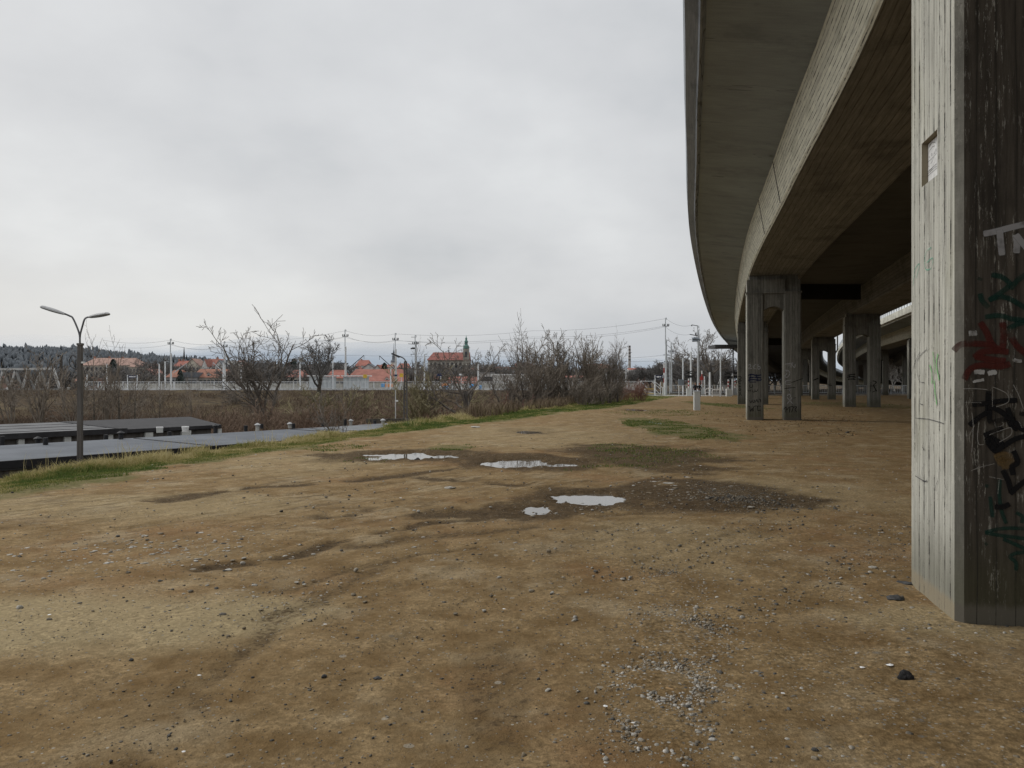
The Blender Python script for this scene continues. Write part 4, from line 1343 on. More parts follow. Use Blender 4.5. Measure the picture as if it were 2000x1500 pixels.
# tags on the second and third piers
S5 = lambda s: T(s, 1400, 500, 1714 / 400.)
F2 = Face(P2, (0, 0), (1, 0), (0, -1))
F2.tag('graffiti', 'white', [S5(s) for s in [[(262, 915), (280, 908), (282, 925), (262, 945), (295, 940)], [(330, 905), (308, 920), (310, 940), (332, 945)], [(300, 925), (325, 922)], [(345, 905), (345, 945), (362, 942), (360, 925), (345, 925)]]], 1.6)
F2.tag('graffiti', 'blue', [S5(s) for s in [[(262, 1000), (290, 990), (330, 1000), (372, 995)], [(265, 1020), (320, 1015), (372, 1020)], [(262, 1040), (300, 1035), (360, 1040), (372, 1030)], [(270, 1055), (330, 1055)], [(285, 990), (270, 1050)], [(330, 990), (345, 1050)]]], 3.2, .005)
F2.tag('graffiti', 'black', [S5(s) for s in [[(276, 1075), (278, 1098), (298, 1098), (300, 1075)], [(262, 1115), (262, 1140)], [(262, 1128), (285, 1128)], [(285, 1115), (285, 1140)], [(300, 1120), (303, 1138), (318, 1135), (318, 1118)], [(318, 1125), (330, 1135), (345, 1115)], [(274, 1205), (284, 1228), (298, 1205)], [(300, 1215), (310, 1228), (318, 1210), (305, 1205)], [(325, 1225), (335, 1200), (345, 1225), (360, 1195), (368, 1225)], [(262, 1262), (275, 1260), (282, 1300), (296, 1275), (304, 1300), (312, 1258), (370, 1258)], [(340, 1258), (340, 1290), (368, 1290)]]], 1.5, .006)
F2.tag('graffiti', 'white', [S5(s) for s in [[(570, 905), (610, 900), (640, 895)], [(605, 905), (600, 940)], [(622, 935), (625, 905), (650, 935), (655, 905)], [(570, 955), (600, 960), (610, 985), (590, 1015), (568, 1005), (585, 985), (585, 950)], [(622, 1038), (580, 1045), (575, 1070), (620, 1075)], [(578, 1056), (612, 1055)], [(592, 1118), (628, 1112)], [(608, 1098), (610, 1140)], [(600, 1155), (592, 1172), (606, 1182), (618, 1168), (602, 1153)], [(588, 1182), (612, 1210), (638, 1238)], [(630, 1182), (606, 1215), (590, 1235)]]], 1.7, label='white vertical tag reading DETOX')
F2.tag('graffiti', 'black', [S5(s) for s in [[(560, 1285), (580, 1262), (575, 1310)], [(585, 1290), (610, 1262), (608, 1310)], [(612, 1262), (640, 1262), (625, 1308)], [(640, 1265), (668, 1262), (655, 1285), (668, 1305)], [(565, 1110), (600, 1105), (660, 1100)], [(620, 1060), (650, 1050), (720, 1025)], [(640, 1190), (665, 1185)]]], 1.5, .006)
S6 = lambda s: T(s, 1180, 600, 6.25)
F3 = Face(P3, (0, 0), (1, 0), (0, -1))
F3.tag('graffiti', 'black', [S6(s) for s in [[(1632, 850), (1660, 842), (1672, 865), (1650, 885), (1636, 870)], [(1640, 905), (1675, 900), (1655, 885), (1638, 900), (1645, 930), (1670, 925)], [(1640, 970), (1672, 965)], [(1655, 955), (1658, 985)], [(1645, 1000), (1660, 995), (1668, 1010), (1650, 1020), (1643, 1003)], [(1640, 1035), (1680, 1080)], [(1670, 1035), (1645, 1085)]]], 1.5, label='black vertical tag reading Detox')
S7 = lambda s: T(s, 1540, 560, 1442 / 250.)
F55 = Face(P55, (0, 0), (1, 0), (0, -1))
F55.tag('graffiti', 'black', [S7(s) for s in [[(665, 1000), (700, 990), (755, 985)], [(660, 1020), (710, 1010), (760, 1020)], [(670, 1045), (720, 1040), (755, 1045)], [(690, 985), (680, 1050)], [(740, 980), (735, 1050)], [(930, 1070), (925, 1180)], [(950, 1060), (990, 1075), (960, 1110), (995, 1180)], [(920, 1120), (990, 1115)], [(940, 1190), (985, 1170)]]], 2.2)
F82 = Face(P82, (0, 0), (1, 0), (0, -1))
F82.tag('graffiti', 'black', [S7(s) for s in [[(280, 1055), (310, 1040), (340, 1035)], [(300, 1050), (330, 1028)], [(445, 1100), (480, 1095)], [(450, 1115), (490, 1110)]]], 2.2)
# ------------------------------------------------------------------ bare trees and shrubs
def grow(mbs, p, d, L, r, lvl, maxl, rr, o):
    """recursive limb; mbs[0] = trunk mesh, mbs[1] = crown mesh"""
    nseg = o.get('seg', [6, 5, 4, 3, 2, 2])[min(lvl, 5)]
    pts = [p]; q = p.copy(); dd = d.copy()
    jit = o.get('jit', .22)
    for i in range(nseg):
        dd = (dd + Vector((rr.gauss(0, jit), rr.gauss(0, jit), rr.gauss(0, jit * .6) + o.get('up', .08))) * (.6 if lvl == 0 else 1)).normalized()
        q = q + dd * (L / nseg)
        pts.append(q.copy())
    tip = max(r * (.62 if lvl == 0 else .35), o['tw'])
    rad = [max(r + (tip - r) * i / nseg, o['tw']) for i in range(nseg + 1)]
    sides = [8, 6, 4, 3, 3, 3][min(lvl, 5)]
    (mbs[0] if lvl == 0 else mbs[1]).tube(pts, rad, sides, cap=lvl < 2)
    if lvl >= maxl: return
    nch = o['ch'][min(lvl, len(o['ch']) - 1)]
    for c in range(nch):
        f0 = o.get('f0', [.55, .25, .2, .15])[min(lvl, 3)]
        f = f0 + (1 - f0) * (c + rr.random()) / nch
        f = min(f, .999)
        i = f * nseg; a = int(i); t = i - a
        bp = pts[a].lerp(pts[min(a + 1, nseg)], t)
        bd = (pts[min(a + 1, nseg)] - pts[a]).normalized()
        ang = R(rr.uniform(*o.get('ang', [(30, 60), (30, 60), (30, 65), (25, 65)])[min(lvl, 3)]))
        ax = bd.orthogonal().normalized()
        ax.rotate(Matrix.Rotation(rr.uniform(0, 6.283), 3, bd))
        nd = bd.copy(); nd.rotate(Matrix.Rotation(ang, 3, ax))
        if lvl < 2 and nd.z < o.get('minz', .05): nd.z = abs(nd.z) * .5 + o.get('minz', .05); nd.normalize()
        ln = L * o.get('lr', [.85, .62, .55, .5])[min(lvl, 3)] * rr.uniform(.65, 1.15) * (1.15 - .45 * f)
        br = max(rad[a] * o.get('rr', .6) * rr.uniform(.8, 1.05), o['tw'])
        grow(mbs, bp, nd, ln, br, lvl + 1, maxl, rr, o)
    # leader continues
    if lvl < maxl and o.get('lead', True):
        grow(mbs, pts[-1], dd, L * .6, rad[-1], max(lvl + 1, 1), maxl, rr, o)


def tree_meshes(seed, maxl=4, fork=None, H0=2.4, r0=.16, **o):
    rr = random.Random(seed)
    o.setdefault('tw', .012); o.setdefault('ch', [5, 5, 5, 4])
    mbs = [MB(), MB()]
    d0 = Vector((o.get('lean', 0), 0, 1)).normalized()
    grow(mbs, Vector((0, 0, -.3)), d0, H0, r0, 0, maxl, rr, o)
    return mbs


def bounds(mbs):
    v = np.array(mbs[0].v + mbs[1].v)
    hi = v.max(0); hi[2] = np.percentile(v[:, 2], 98.5)
    return v.min(0), hi


def tree(name, label, px, pytop, Y, mbs, bark, twig, group=None, zb=None, sx=1., rz=0., H=None):
    """place one tree so that its top reaches a photo height"""
    x_ = wx(px, Y)
    zb = gz(x_, Y) - .05 if zb is None else zb
    t = thing(name, label, 'tree', (x_, Y, zb), rz, group)
    lo, hi = bounds(mbs)
    s = ((wz(pytop, Y) - zb) if H is None else H) / hi[2]
    ROOT[t.name] = Vector((0, 0, 0))
    a = mbs[0].build('trunk', bark, t, smooth=True, off=Vector((0, 0, 0))); b = mbs[1].build('crown', twig, t, off=Vector((0, 0, 0)))
    t.scale = (s * sx, s * sx, s)
    return t


def recopy(src, label, px, pytop, Y, group=None, sx=1., rz=0., H=None, mat=None):
    t = copy_tree(src)
    x_ = wx(px, Y); zb = gz(x_, Y) - .05
    me_top = src['h0']
    s = ((wz(pytop, Y) - zb) if H is None else H) / me_top
    t.location = (x_, Y, zb); t.rotation_euler = (0, 0, rz); t.scale = (s * sx, s * sx, s)
    tag(t, label)
    if group: t['group'] = group
    return t


GN = tree_meshes(9, 4, H0=2.0, r0=.12, up=.04, rr=.55, jit=.24, lr=[1.0, .62, .55, .5], ch=[7, 6, 5, 4], tw=.007, f0=[.6, .25, .15, .1], lean=.0, ang=[(30, 75), (35, 75), (30, 70), (30, 70)], lead=False, seg=[6, 6, 5, 3, 2, 2])
RND = tree_meshes(23, 4, H0=1.6, r0=.12, up=.1, rr=.55, jit=.15, lr=[1.5, .62, .55, .5], ch=[7, 6, 5, 4], tw=.009, f0=[.45, .2, .15, .1], lead=False, ang=[(20, 55), (25, 55), (25, 60), (25, 60)])
UPR = tree_meshes(31, 4, H0=2.4, r0=.08, up=.1, rr=.5, jit=.13, lr=[.7, .6, .55, .5], ch=[8, 6, 4, 3], tw=.006, f0=[.3, .2, .15, .1], ang=[(30, 60), (30, 60), (30, 60), (30, 60)])
BUS = tree_meshes(43, 4, H0=.8, r0=.09, up=.1, rr=.6, jit=.13, lr=[2.6, .55, .5, .5], ch=[9, 7, 5, 3], tw=.006, f0=[.1, .2, .15, .1], ang=[(10, 45), (20, 50), (25, 55), (25, 60)], lead=False, seg=[3, 7, 4, 3, 2, 2])
BUS2 = tree_meshes(48, 4, H0=1.0, r0=.09, up=.12, rr=.6, jit=.13, lr=[2.2, .55, .5, .5], ch=[8, 8, 5, 3], tw=.006, f0=[.1, .2, .15, .1], ang=[(10, 42), (20, 50), (25, 55), (25, 60)], lead=False, seg=[3, 7, 4, 3, 2, 2])
OAK = tree_meshes(59, 5, H0=2.4, r0=.17, up=.05, rr=.58, jit=.16, lr=[1.25, .64, .56, .5, .5], ch=[8, 6, 5, 4, 2], tw=.008, f0=[.5, .25, .2, .1], ang=[(30, 75), (30, 65), (30, 65), (30, 65)], lead=False)
SPL = tree_meshes(61, 4, H0=.6, r0=.05, up=.1, rr=.6, jit=.1, lr=[3.0, .5, .5, .5], ch=[6, 6, 4, 2], tw=.006, f0=[.1, .2, .15, .1], ang=[(8, 35), (20, 45), (25, 55), (25, 60)], lead=False, seg=[3, 7, 4, 3, 2, 2])
BIG2 = tree_meshes(17, 4, H0=1.2, r0=.12, up=.06, rr=.55, jit=.17, lr=[2.1, .62, .55, .5], ch=[7, 7, 5, 4], tw=.006, f0=[.5, .2, .15, .1], ang=[(12, 55), (25, 60), (30, 65), (25, 60)], lead=False, seg=[4, 7, 5, 3, 2, 2])
SPL2 = tree_meshes(67, 4, H0=2.6, r0=.05, up=.1, rr=.5, jit=.08, lr=[.5, .55, .5, .5], ch=[9, 5, 3, 2], tw=.006, f0=[.25, .2, .15, .1], ang=[(30, 55), (25, 50), (25, 55), (25, 60)])
WIL = tree_meshes(52, 4, H0=.7, r0=.07, up=.06, rr=.58, jit=.14, lr=[2.4, .55, .5, .5], ch=[10, 8, 5, 3], tw=.006, f0=[.1, .2, .15, .1], ang=[(15, 55), (20, 55), (25, 60), (25, 60)], lead=False, seg=[3, 7, 4, 3, 2, 2])
def hh(t, mb): t['h0'] = float(bounds(mb)[1][2]); return t
tree('bare_tree', 'large spreading bare tree left of centre behind the garage roofs', 533, 640, 60, BIG2, M['bark'], M['twig_dark'], sx=.95)
tree('bare_tree', 'round crowned bare tree by the platform right of the large tree', 620, 658, 113, RND, M['bark'], M['twig_far'], sx=1.25)
tree('gnarled_tree', 'dark gnarled bare tree with crooked trunk in front of the church', 904, 668, 56, GN, M['bark_dark'], M['twig_dark'], sx=.82)
t1 = hh(tree('bare_tree', 'slim bare tree standing left of the dense thicket', 992, 668, 62, UPR, M['bark_dark'], M['twig_dark'], sx=1.), UPR)
tree('thicket_tree', 'tallest dark trunked tree at the left end of the thicket', 1030, 660, 60, UPR, M['bark_dark'], M['twig_dark'], sx=.72, rz=2.)
t3 = hh(tree('thicket_tree', 'many stemmed bare tree left of the middle of the thicket', 1072, 658, 62, BUS, M['bark'], M['twig'], sx=.85), BUS)
t4 = hh(tree('thicket_tree', 'wide bare tree in the middle of the thicket with the densest crown', 1110, 652, 64, BUS2, M['bark'], M['twig_dark'], sx=1.), BUS2)
recopy(t3, 'bare tree on the right half of the thicket with upright twigs', 1152, 660, 63, sx=.8, rz=1.9)
recopy(t4, 'loose bare tree at the right end of the thicket with long thin rods', 1190, 672, 66, sx=.85, rz=3.3)
recopy(t3, 'low leaning bare tree between the two leftmost thicket trees', 1048, 682, 59, sx=1., rz=4.1)
recopy(t1, 'tall thin bare tree on the right edge of the thicket', 1206, 668, 69, sx=.6, rz=1.2)
recopy(t4, 'lower bare tree behind the right half of the thicket', 1172, 684, 70, sx=1.1, rz=5.)
tree('old_oak', 'big dark bare oak behind the crossing beside the viaduct edge', 1391, 648, 140, OAK, M['bark_dark'], M['twig_dark'], sx=.95)
s1 = hh(tree('young_tree', 'many stemmed young bare tree left of the lamp post', 84, 690, 66, SPL, M['bark'], M['twig'], sx=1.), SPL)
s2 = hh(tree('young_tree', 'thin tall bare sapling just right of the lamp post', 181, 668, 68, SPL2, M['bark'], M['twig'], sx=1.), SPL2)
recopy(s2, 'slender bare sapling in front of the salmon roofed block, right half', 232, 677, 70, sx=1.1, rz=1.)
recopy(s1, 'bushy bare sapling between the lamp post and the two slender ones', 205, 712, 72, sx=.8, rz=2.)
recopy(s1, 'wide young bare tree behind the lamp post trunk', 144, 716, 64, sx=.9, rz=4.)
recopy(s2, 'bare sapling below the dark platform sign', 266, 712, 73, sx=1.2, rz=3.)
recopy(s2, 'thin bare sapling right below the left red house', 312, 722, 76, sx=1., rz=4.4)
recopy(s2, 'pair of thin stems below the orange roofed building', 372, 722, 74, sx=.8, rz=5.4)
recopy(s1, 'far left young bare tree at the frame edge', 22, 722, 80, sx=1.1, rz=5.)
g1 = hh(tree('willow_bush', 'yellowish green twigged willow bush right of the lattice lamp post', 830, 728, 56, WIL, M['bark'], M['twig_green'], sx=1.), WIL)
recopy(g1, 'yellowish willow bush in front of the platform shelters', 655, 760, 70, sx=1.3, rz=2.)
recopy(g1, 'small yellow twigged bush below the second shelter', 700, 768, 72, sx=1.2, rz=3.7)
recopy(s2, 'pale thin birch like tree behind the transformer mast', 815, 680, 108, sx=1., rz=2.7)
m_ = tree_meshes(83, 3, H0=.55, r0=.02, up=.05, jit=.08, lr=[1.5, .6, .5, .5], ch=[6, 4, 4], tw=.005, f0=[.05, .2, .2], ang=[(25, 60), (20, 50), (25, 60)])
tree('sapling', 'small bare sapling at the edge of the bank in front of the near roof', 657, 770, 27, m_, M['bark_dark'], M['twig_dark'], sx=1.)

# shrubs
shr = []
for sd in (101, 102, 103, 104):
    rr = random.Random(sd); m = MB()
    for _ in range(20):
        a = rr.uniform(0, 6.283); b = rr.random() * .35
        p = Vector((math.cos(a) * b, math.sin(a) * b, -.1)); d = Vector((math.cos(a) * rr.uniform(.05, .6), math.sin(a) * rr.uniform(.05, .6), 1)).normalized()
        L = rr.uniform(.9, 1.8)
        grow([m, m], p, d, L, .014, 2, 4, rr, dict(ch=[0, 0, 7, 4], tw=.006, jit=.12, up=.05, lead=False, f0=[0, 0, .15, .1], lr=[0, 0, .4, .4], seg=[3, 3, 4, 2, 1, 1], ang=[(20, 50)] * 4))
    shr.append((m.mesh('shrub'), max(v[2] for v in m.v)))
SHM = {}


def shrub(label, px, Y, H, mat, w=1., group=None, i=None, cat='shrub', name='shrub'):
    i = rng.integers(0, 4) if i is None else i
    key = (int(i), mat)
    if key not in SHM:
        me = shr[i][0].copy(); me.materials.append(M[mat]); SHM[key] = me
    o = bpy.data.objects.new(name, SHM[key]); COL.objects.link(o)
    x_ = wx(px, Y); s = H / shr[i][1]
    o.location = (x_, Y, gz(x_, Y)); o.scale = (s * w, s * w, s); o.rotation_euler = (0, 0, rng.random() * 6.28)
    return tag(o, label, cat, group)


rows = [
    ('brown bare shrub in the thicket behind the near garage roof', 'brown shrubs behind the near garage roof', 'twig_brown', 400, 690, 26, (46, 60), (2.2, 3.8), 1.2),
    ('brown bare shrub on the low ground under the platform shelters', 'brown shrubs below the platform', 'twig_brown', 620, 870, 24, (54, 80), (2.2, 3.8), 1.2),
    ('dark reddish bare shrub on the slope behind the bank grass', 'reddish shrubs behind the bank grass', 'twig_red', 840, 1020, 24, (50, 62), (2.2, 3.3), 1.1),
    ('brown bare shrub at the foot of the thicket trees', 'shrubs under the thicket trees', 'twig', 1010, 1210, 18, (56, 74), (1.8, 3.2), 1.2),
    ('low red brown shrub at the right end of the thicket', 'low shrubs at the right end of the thicket', 'twig_red', 1195, 1258, 7, (72, 84), (1.5, 2.6), .9),
    ('thin brown shrub at the foot of the railway slope', 'shrubs at the foot of the railway slope', 'twig_brown', -20, 430, 12, (80, 99), (1.0, 2.0), 1.1),
    ('thin brown shrub on the face of the railway slope', 'shrubs on the face of the railway slope', 'twig', 430, 900, 18, (92, 112), (1.2, 2.2), 1.3),
]
for lab, grp, mt, p0, p1, n, Yr, Hr, w in rows:
    for j in range(n):
        Yq = rng.uniform(*Yr)
        shrub(lab, p0 + (p1 - p0) * (j + rng.random()) / n, Yq, rng.uniform(*Hr), mt, w, grp)

# dry stalks over the low field and the railway slope
n = 120000
Y_ = rng.uniform(44, 116, n); X_ = wx(rng.uniform(-60, 1260, n), Y_)
kk = (crest_x(Y_) - X_ > .3) & ~in_poly(X_, Y_, GR1) & ~in_poly(X_, Y_, GR2)
kk &= fbm(X_ * .12, Y_ * .12, 201, 3) > .40
X_, Y_ = X_[kk], Y_[kk]
k = N('dry_stalk')
c = k.ramp(k.attr('tint').outputs['Fac'], [(0, (.07, .048, .034)), (.4, (.115, .08, .055)), (.75, (.155, .115, .075)), (1, (.23, .185, .11))])
STALK = k.finish(c, .9)
tt_ = np.clip(fbm(X_ * .08, Y_ * .08, 203, 3) * 1.5 - .35 + rng.normal(size=len(X_)) * .18, 0, 1)
hh_ = (.25 + .75 * fbm(X_ * .15, Y_ * .15, 205, 3)) * (.4 + rng.random(len(X_))) * np.where(Y_ > 98, .75, 1.45)
blades('dry_undergrowth', X_, Y_, hh_, .012 + .014 * rng.random(len(X_)), tt_, STALK, .7, seed=12, label='dead brown undergrowth covering the low field and railway slope', cat='undergrowth')
# straw fringe along the far side of the bank by the thicket
n = 9000
Y_ = rng.uniform(36, 92, n); X_ = crest_x(Y_) - rng.random(n) * 2.2 + .6
kk = fbm(X_ * .4, Y_ * .25, 207, 3) > .44
X_, Y_ = X_[kk], Y_[kk]
blades('straw_fringe', X_, Y_, .35 + .6 * rng.random(len(X_)), .012 + .012 * rng.random(len(X_)), .45 + .5 * rng.random(len(X_)), STALK, .5, seed=14, label='orange brown straw fringe between the bank grass and the thicket', cat='grass')

# ------------------------------------------------------------------ garages
RZ = -.3
k = N('roof_felt')
P = k.obj()
n1 = k.noise(P, .5, 4, .6); n2 = k.noise(P, 6., 5, .7)
c = k.mix(k.sstep(n1, .35, .65), (.085, .094, .108), (.125, .136, .152))
c = k.mix(k.math('MULTIPLY', k.sstep(n2, .5, .7), .5), c, (.07, .077, .088))
FELT = k.finish(c, .8, n2, .3, .02)
FELT2 = simple('roof_felt_grey', (.12, .12, .123), .85, .3, .8)
FELT3 = simple('roof_felt_dark', (.035, .034, .036), .9, .3, 2.)
FELT4 = simple('roof_felt_pale', (.155, .162, .17), .85, .25, 1.2)


def lerp2(a, b, t): return (a[0] + (b[0] - a[0]) * t, a[1] + (b[1] - a[1]) * t)


ga = thing('garage_row', 'long low garage row with blue grey felt roof just below the bank', 'garages', (-9, 27, RZ))
m = MB(); m.prism(GR1, RZ - .16, RZ); m.build('roof', FELT, ga)
m = MB(); m.prism([lerp2(p, (-9.5, 27), .02) for p in GR1], -2.9, RZ - .16); m.build('wall', M['concrete_dark'], ga)
m = MB()
for (a, b) in zip(GR1[:-1], GR1[1:]):
    if b == GR1[7] or a == GR1[7]: continue
    m.bar((a[0], a[1], RZ - .02), (b[0], b[1], RZ - .02), .1, .18)
m.build('roof_edge', M['black'], ga)
NR1 = lambda L, w: (-12.2 + .575 * L - .815 * w, 18.7 + .815 * L + .575 * w)
for (L0, L1, w0, w1, mt) in ((14.5, 17.5, 2.9, 6.0, FELT4), (-9, -1.2, .3, 6.0, FELT4), (17.6, 22.5, 3.9, 6.2, FELT4)):
    m = MB(); m.poly([(*NR1(L0, w0), RZ + .012), (*NR1(L1, w0), RZ + .012), (*NR1(L1, w1), RZ + .012), (*NR1(L0, w1), RZ + .012)])
    m.build('roof_patch', mt, ga)
m = MB()
for L in (-1.2, 6.3, 13.1, 17.6):
    a = NR1(L, .3); b = NR1(L + .5, 6.0); m.bar((a[0], a[1], RZ + .008), (b[0], b[1], RZ + .008), .06, .02)
m.build('roof_seam', FELT3, ga)
VENTS = [(4, 866, 14, 'f'), (74, 864, 7, 'c'), (89, 869, 14, 'f'), (207, 857, 8, 'f'), (236, 858, 12, 'c'), (331, 850, 7, 'f'), (421, 845, 13, 'c'), (480, 840, 9, 'f'), (503, 841, 11, 'w'), (511, 835, 7, 'f'), (566, 834, 6, 'w'), (573, 836, 9, 'f'), (631, 831, 5, 'f'), (674, 831, 13, 'f'), (685, 831, 9, 'w'), (732, 828, 7, 'f'), (748, 830, 9, 'w')]
for (px_, py_, hpx, kind) in VENTS:
    Yv = (CZ - RZ) * F / (py_ - 750); xv = wx(px_, Yv); h = hpx / F * Yv
    m = MB(); r_ = .075; h = min(h, .3)
    m.tube([(xv, Yv, RZ - .05), (xv, Yv, RZ + h)], r_, 10)
    vp = m.build('vent_pipe', M['black'] if kind != 'w' else M['concrete'], ga, smooth=False)
    if kind in 'cw':
        m = MB(); m.lathe([(.13, 0), (.13, .025), (.02, .09)], (xv, Yv, RZ + h - .01), 10)
        m.build('vent_cap', M['black'] if kind == 'c' else M['lamp_head'], vp)

gb = thing('garage_row', 'second garage row behind with dark roof end and white door piers', 'garages', (-20, 33, RZ))
n0, n1_ = GR2[1], GR2[2]
m = MB()
gv = [(p[0], p[1], RZ) for p in GR2]
def lift(p, z): return (p[0], p[1], z)
A0, A1, A2 = GR2[0], GR2[1], GR2[2]; B2, B1, B0 = GR2[3], GR2[4], GR2[5]
dk = lerp2(A1, A2, .52); dkb = lerp2(B1, B2, .35)
zr = RZ + .12
m.prism([A0, A1, dk, dkb, B1, B0], RZ - .14, RZ); m.build('roof', FELT2, gb)
m = MB(); m.prism([lerp2(dk, A2, .004), lerp2(A2, dk, -.03), lerp2(B2, dkb, -.02), dkb], RZ - .12, RZ + .03); m.build('roof_end', FELT3, gb)
m = MB()
for t in np.linspace(0, 1, 7)[1:-1]:
    a = lerp2(A0, A1, t); b = lerp2(B0, B1, t); m.bar((*a, RZ), (*b, RZ), .08, .03)
for t in (.25, .5, .75):
    a = lerp2(A0, B0, t); b = lerp2(dk, dkb, t); m.bar((*a, RZ), (*b, RZ), .06, .03)
m.bar((*A0, RZ - .02), (*dk, RZ - .02), .12, .2)
m.build('roof_seam', FELT3, gb)
ins = [lerp2(p, (-23.5, 31), .03) for p in (A0, A1, A2, B2, B1, B0)]
m = MB(); m.prism(ins, -2.9, RZ - .15); m.build('wall', M['concrete_dark'], gb)
fa, fb = np.array(ins[0]), np.array(ins[2]); fl_ = np.linalg.norm(np.array(ins[2]) - np.array(ins[1])); fdir = (np.array(ins[2]) - np.array(ins[1])) / fl_
out = np.array([fdir[1], -fdir[0]])
for (pa, pb) in ((33, 45), (123, 136), (202, 218), (281, 296), (352, 370), (423, 430)):
    # where the photo ray of the pier meets the front wall
    def on_wall(px_):
        kx = (px_ - 1000) / F; o_ = np.array(ins[1])
        s = (kx * o_[1] - o_[0]) / (fdir[0] - kx * fdir[1]); return s
    s0, s1 = on_wall(pa), on_wall(pb)
    p = np.array(ins[1]) + fdir * s0 + out * .06; q = np.array(ins[1]) + fdir * s1 + out * .06
    m = MB(); m.bar((p[0], p[1], -1.6), (q[0], q[1], -1.6), .14, 2.3); m.build('door_pier', M['cabinet'], gb)
for s0 in np.arange(-14, 9, 2.95):
    p = np.array(ins[1]) + fdir * (s0 + .6) + out * .02; q = np.array(ins[1]) + fdir * (s0 + 2.6) + out * .02
    m = MB(); m.bar((p[0], p[1], -1.75), (q[0], q[1], -1.75), .06, 2.1); m.build('garage_door', M['black'], gb)
for (px_, py_, w, h) in ((312, 847, 11, 9), (362, 846, 13, 8)):
    Yv = 31.0 if px_ < 330 else 31.6
    o = thing('roof_tank' if px_ > 330 else 'roof_box', 'white tub standing on the near garage roof by the back edge' if px_ > 330 else 'small white box standing on the near garage roof edge', 'tub' if px_ > 330 else 'box', (wx(px_, Yv), Yv, RZ))
    m = MB(); hh = h / F * Yv; ww = w / F * Yv
    if px_ > 330: m.lathe([(ww * .42, 0), (ww * .5, hh)], (wx(px_, Yv), Yv, RZ), 14)
    else: m.cbox((wx(px_, Yv), Yv, RZ + hh / 2), (ww, ww * .8, hh), .5)
    m.build('body', M['white'] if px_ > 330 else M['cabinet'], o)
    m = MB()
    if px_ > 330: m.lathe([(ww * .53, 0), (ww * .53, .05)], (wx(px_, Yv), Yv, RZ + hh), 14)
    else: m.cbox((wx(px_, Yv), Yv, RZ + hh + .02), (ww * 1.1, ww * .9, .05), .5)
    m.build('rim', M['white'], o)
# low timber edge at the right end of the near roof
o = thing('low_wall', 'low brown timber wall past the right end of the near garage roof', 'wall', (wx(770, 44), 44, -.5))
m = MB(); m.bar(at(715, 822, 44), at(790, 821, 44.5), .15, .22); m.bar(at(790, 821, 44.5), at(848, 826, 43), .15, .2); m.build('timber', M['bark'], o)

# ------------------------------------------------------------------ street lamps
Yl = 17.6; xl = wx(157, Yl)
la = thing('street_lamp', 'concrete lamp post with two curved arms and grey heads by the bank', 'street lamp', (xl, Yl, -2.2))
m = MB()
zt = wz(673, Yl)
for s in (-1, 1):
    m.bar((xl + s * .032 - .012, Yl, -2.4), (xl + s * .018 - .005, Yl, zt), .042, .1)
m.build('post', M['concrete_dark'], la)
m = MB()
m.box(xl - .055, Yl - .06, zt - .02, xl + .05, Yl + .06, zt + .03)
for py_ in (700, 735, 770, 805, 840, 875): m.box(xl - .05, Yl - .04, wz(py_, Yl) - .02, xl + .04, Yl + .04, wz(py_, Yl) + .02)
m.build('spacer', M['concrete_dark'], la)
m = MB()
pa = [at(156, 673, Yl), at(155.5, 655, Yl), at(150, 638, Yl), at(142, 621, Yl), at(136, 617, Yl), at(124, 612, Yl)]
m.tube(smooth(pa, 5), .02, 8)
m.build('arm', M['lamp_arm'], la, smooth=True)
m = MB()
pb_ = [at(156, 662, Yl), at(157, 652, Yl), at(161, 637, Yl), at(165, 624, Yl), at(170, 620, Yl + .12), at(178, 618.5, Yl + .25)]
m.tube(smooth(pb_, 5), .02, 8)
m.build('arm', M['lamp_arm'], la, smooth=True)


def lamp_head(parent, a, b, w):
    """drop shaped shade from neck a to nose b with a dull bowl underneath"""
    a = Vector(a); b = Vector(b); d = (b - a); L = d.length; d.normalize()
    side = d.cross(Vector((0, 0, 1))).normalized(); upv = side.cross(d)
    def shell(sgn, hh):
        m = MB(); rows_ = []
        for i in range(13):
            t = i / 12
            ww = w * (math.sin(min(1, t * .62 + .16) * math.pi) ** .8) * (1 if t < .93 else .6)
            if i in (0, ): ww = .03
            if i == 12: ww = .01
            row = []
            for j in range(7):
                u = math.pi * j / 6
                row.append(a + d * (L * t) + side * (math.cos(u) * ww) + upv * (sgn * math.sin(u) * hh * ww / w))
            rows_.append(row)
        for r0, r1 in zip(rows_[:-1], rows_[1:]):
            for j in range(6): m.quad(r0[j], r0[j + 1], r1[j + 1], r1[j])
        return m
    o = shell(1, .055).build('lamp_head', M['lamp_head'], parent, smooth=True)
    q = shell(-1, .035).build('glass_bowl', M['glass_dull'], o, smooth=True)


lamp_head(la, at(127, 614, Yl), at(78, 599, Yl), .085)
lamp_head(la, at(174, 620, Yl + .2), at(213, 613, Yl - .1), .095)
m = MB()
m.tube(smooth([at(149, 698, Yl), at(141, 694, Yl), at(135, 706, Yl), at(139, 716, Yl), at(149, 722, Yl)], 5), .012, 6)
m.build('wire_bracket', M['dark_metal'], la)
m = MB(); m.cbox(at(161, 708, Yl), (.06, .08, .04)); m.build('insulator', M['white'], la)

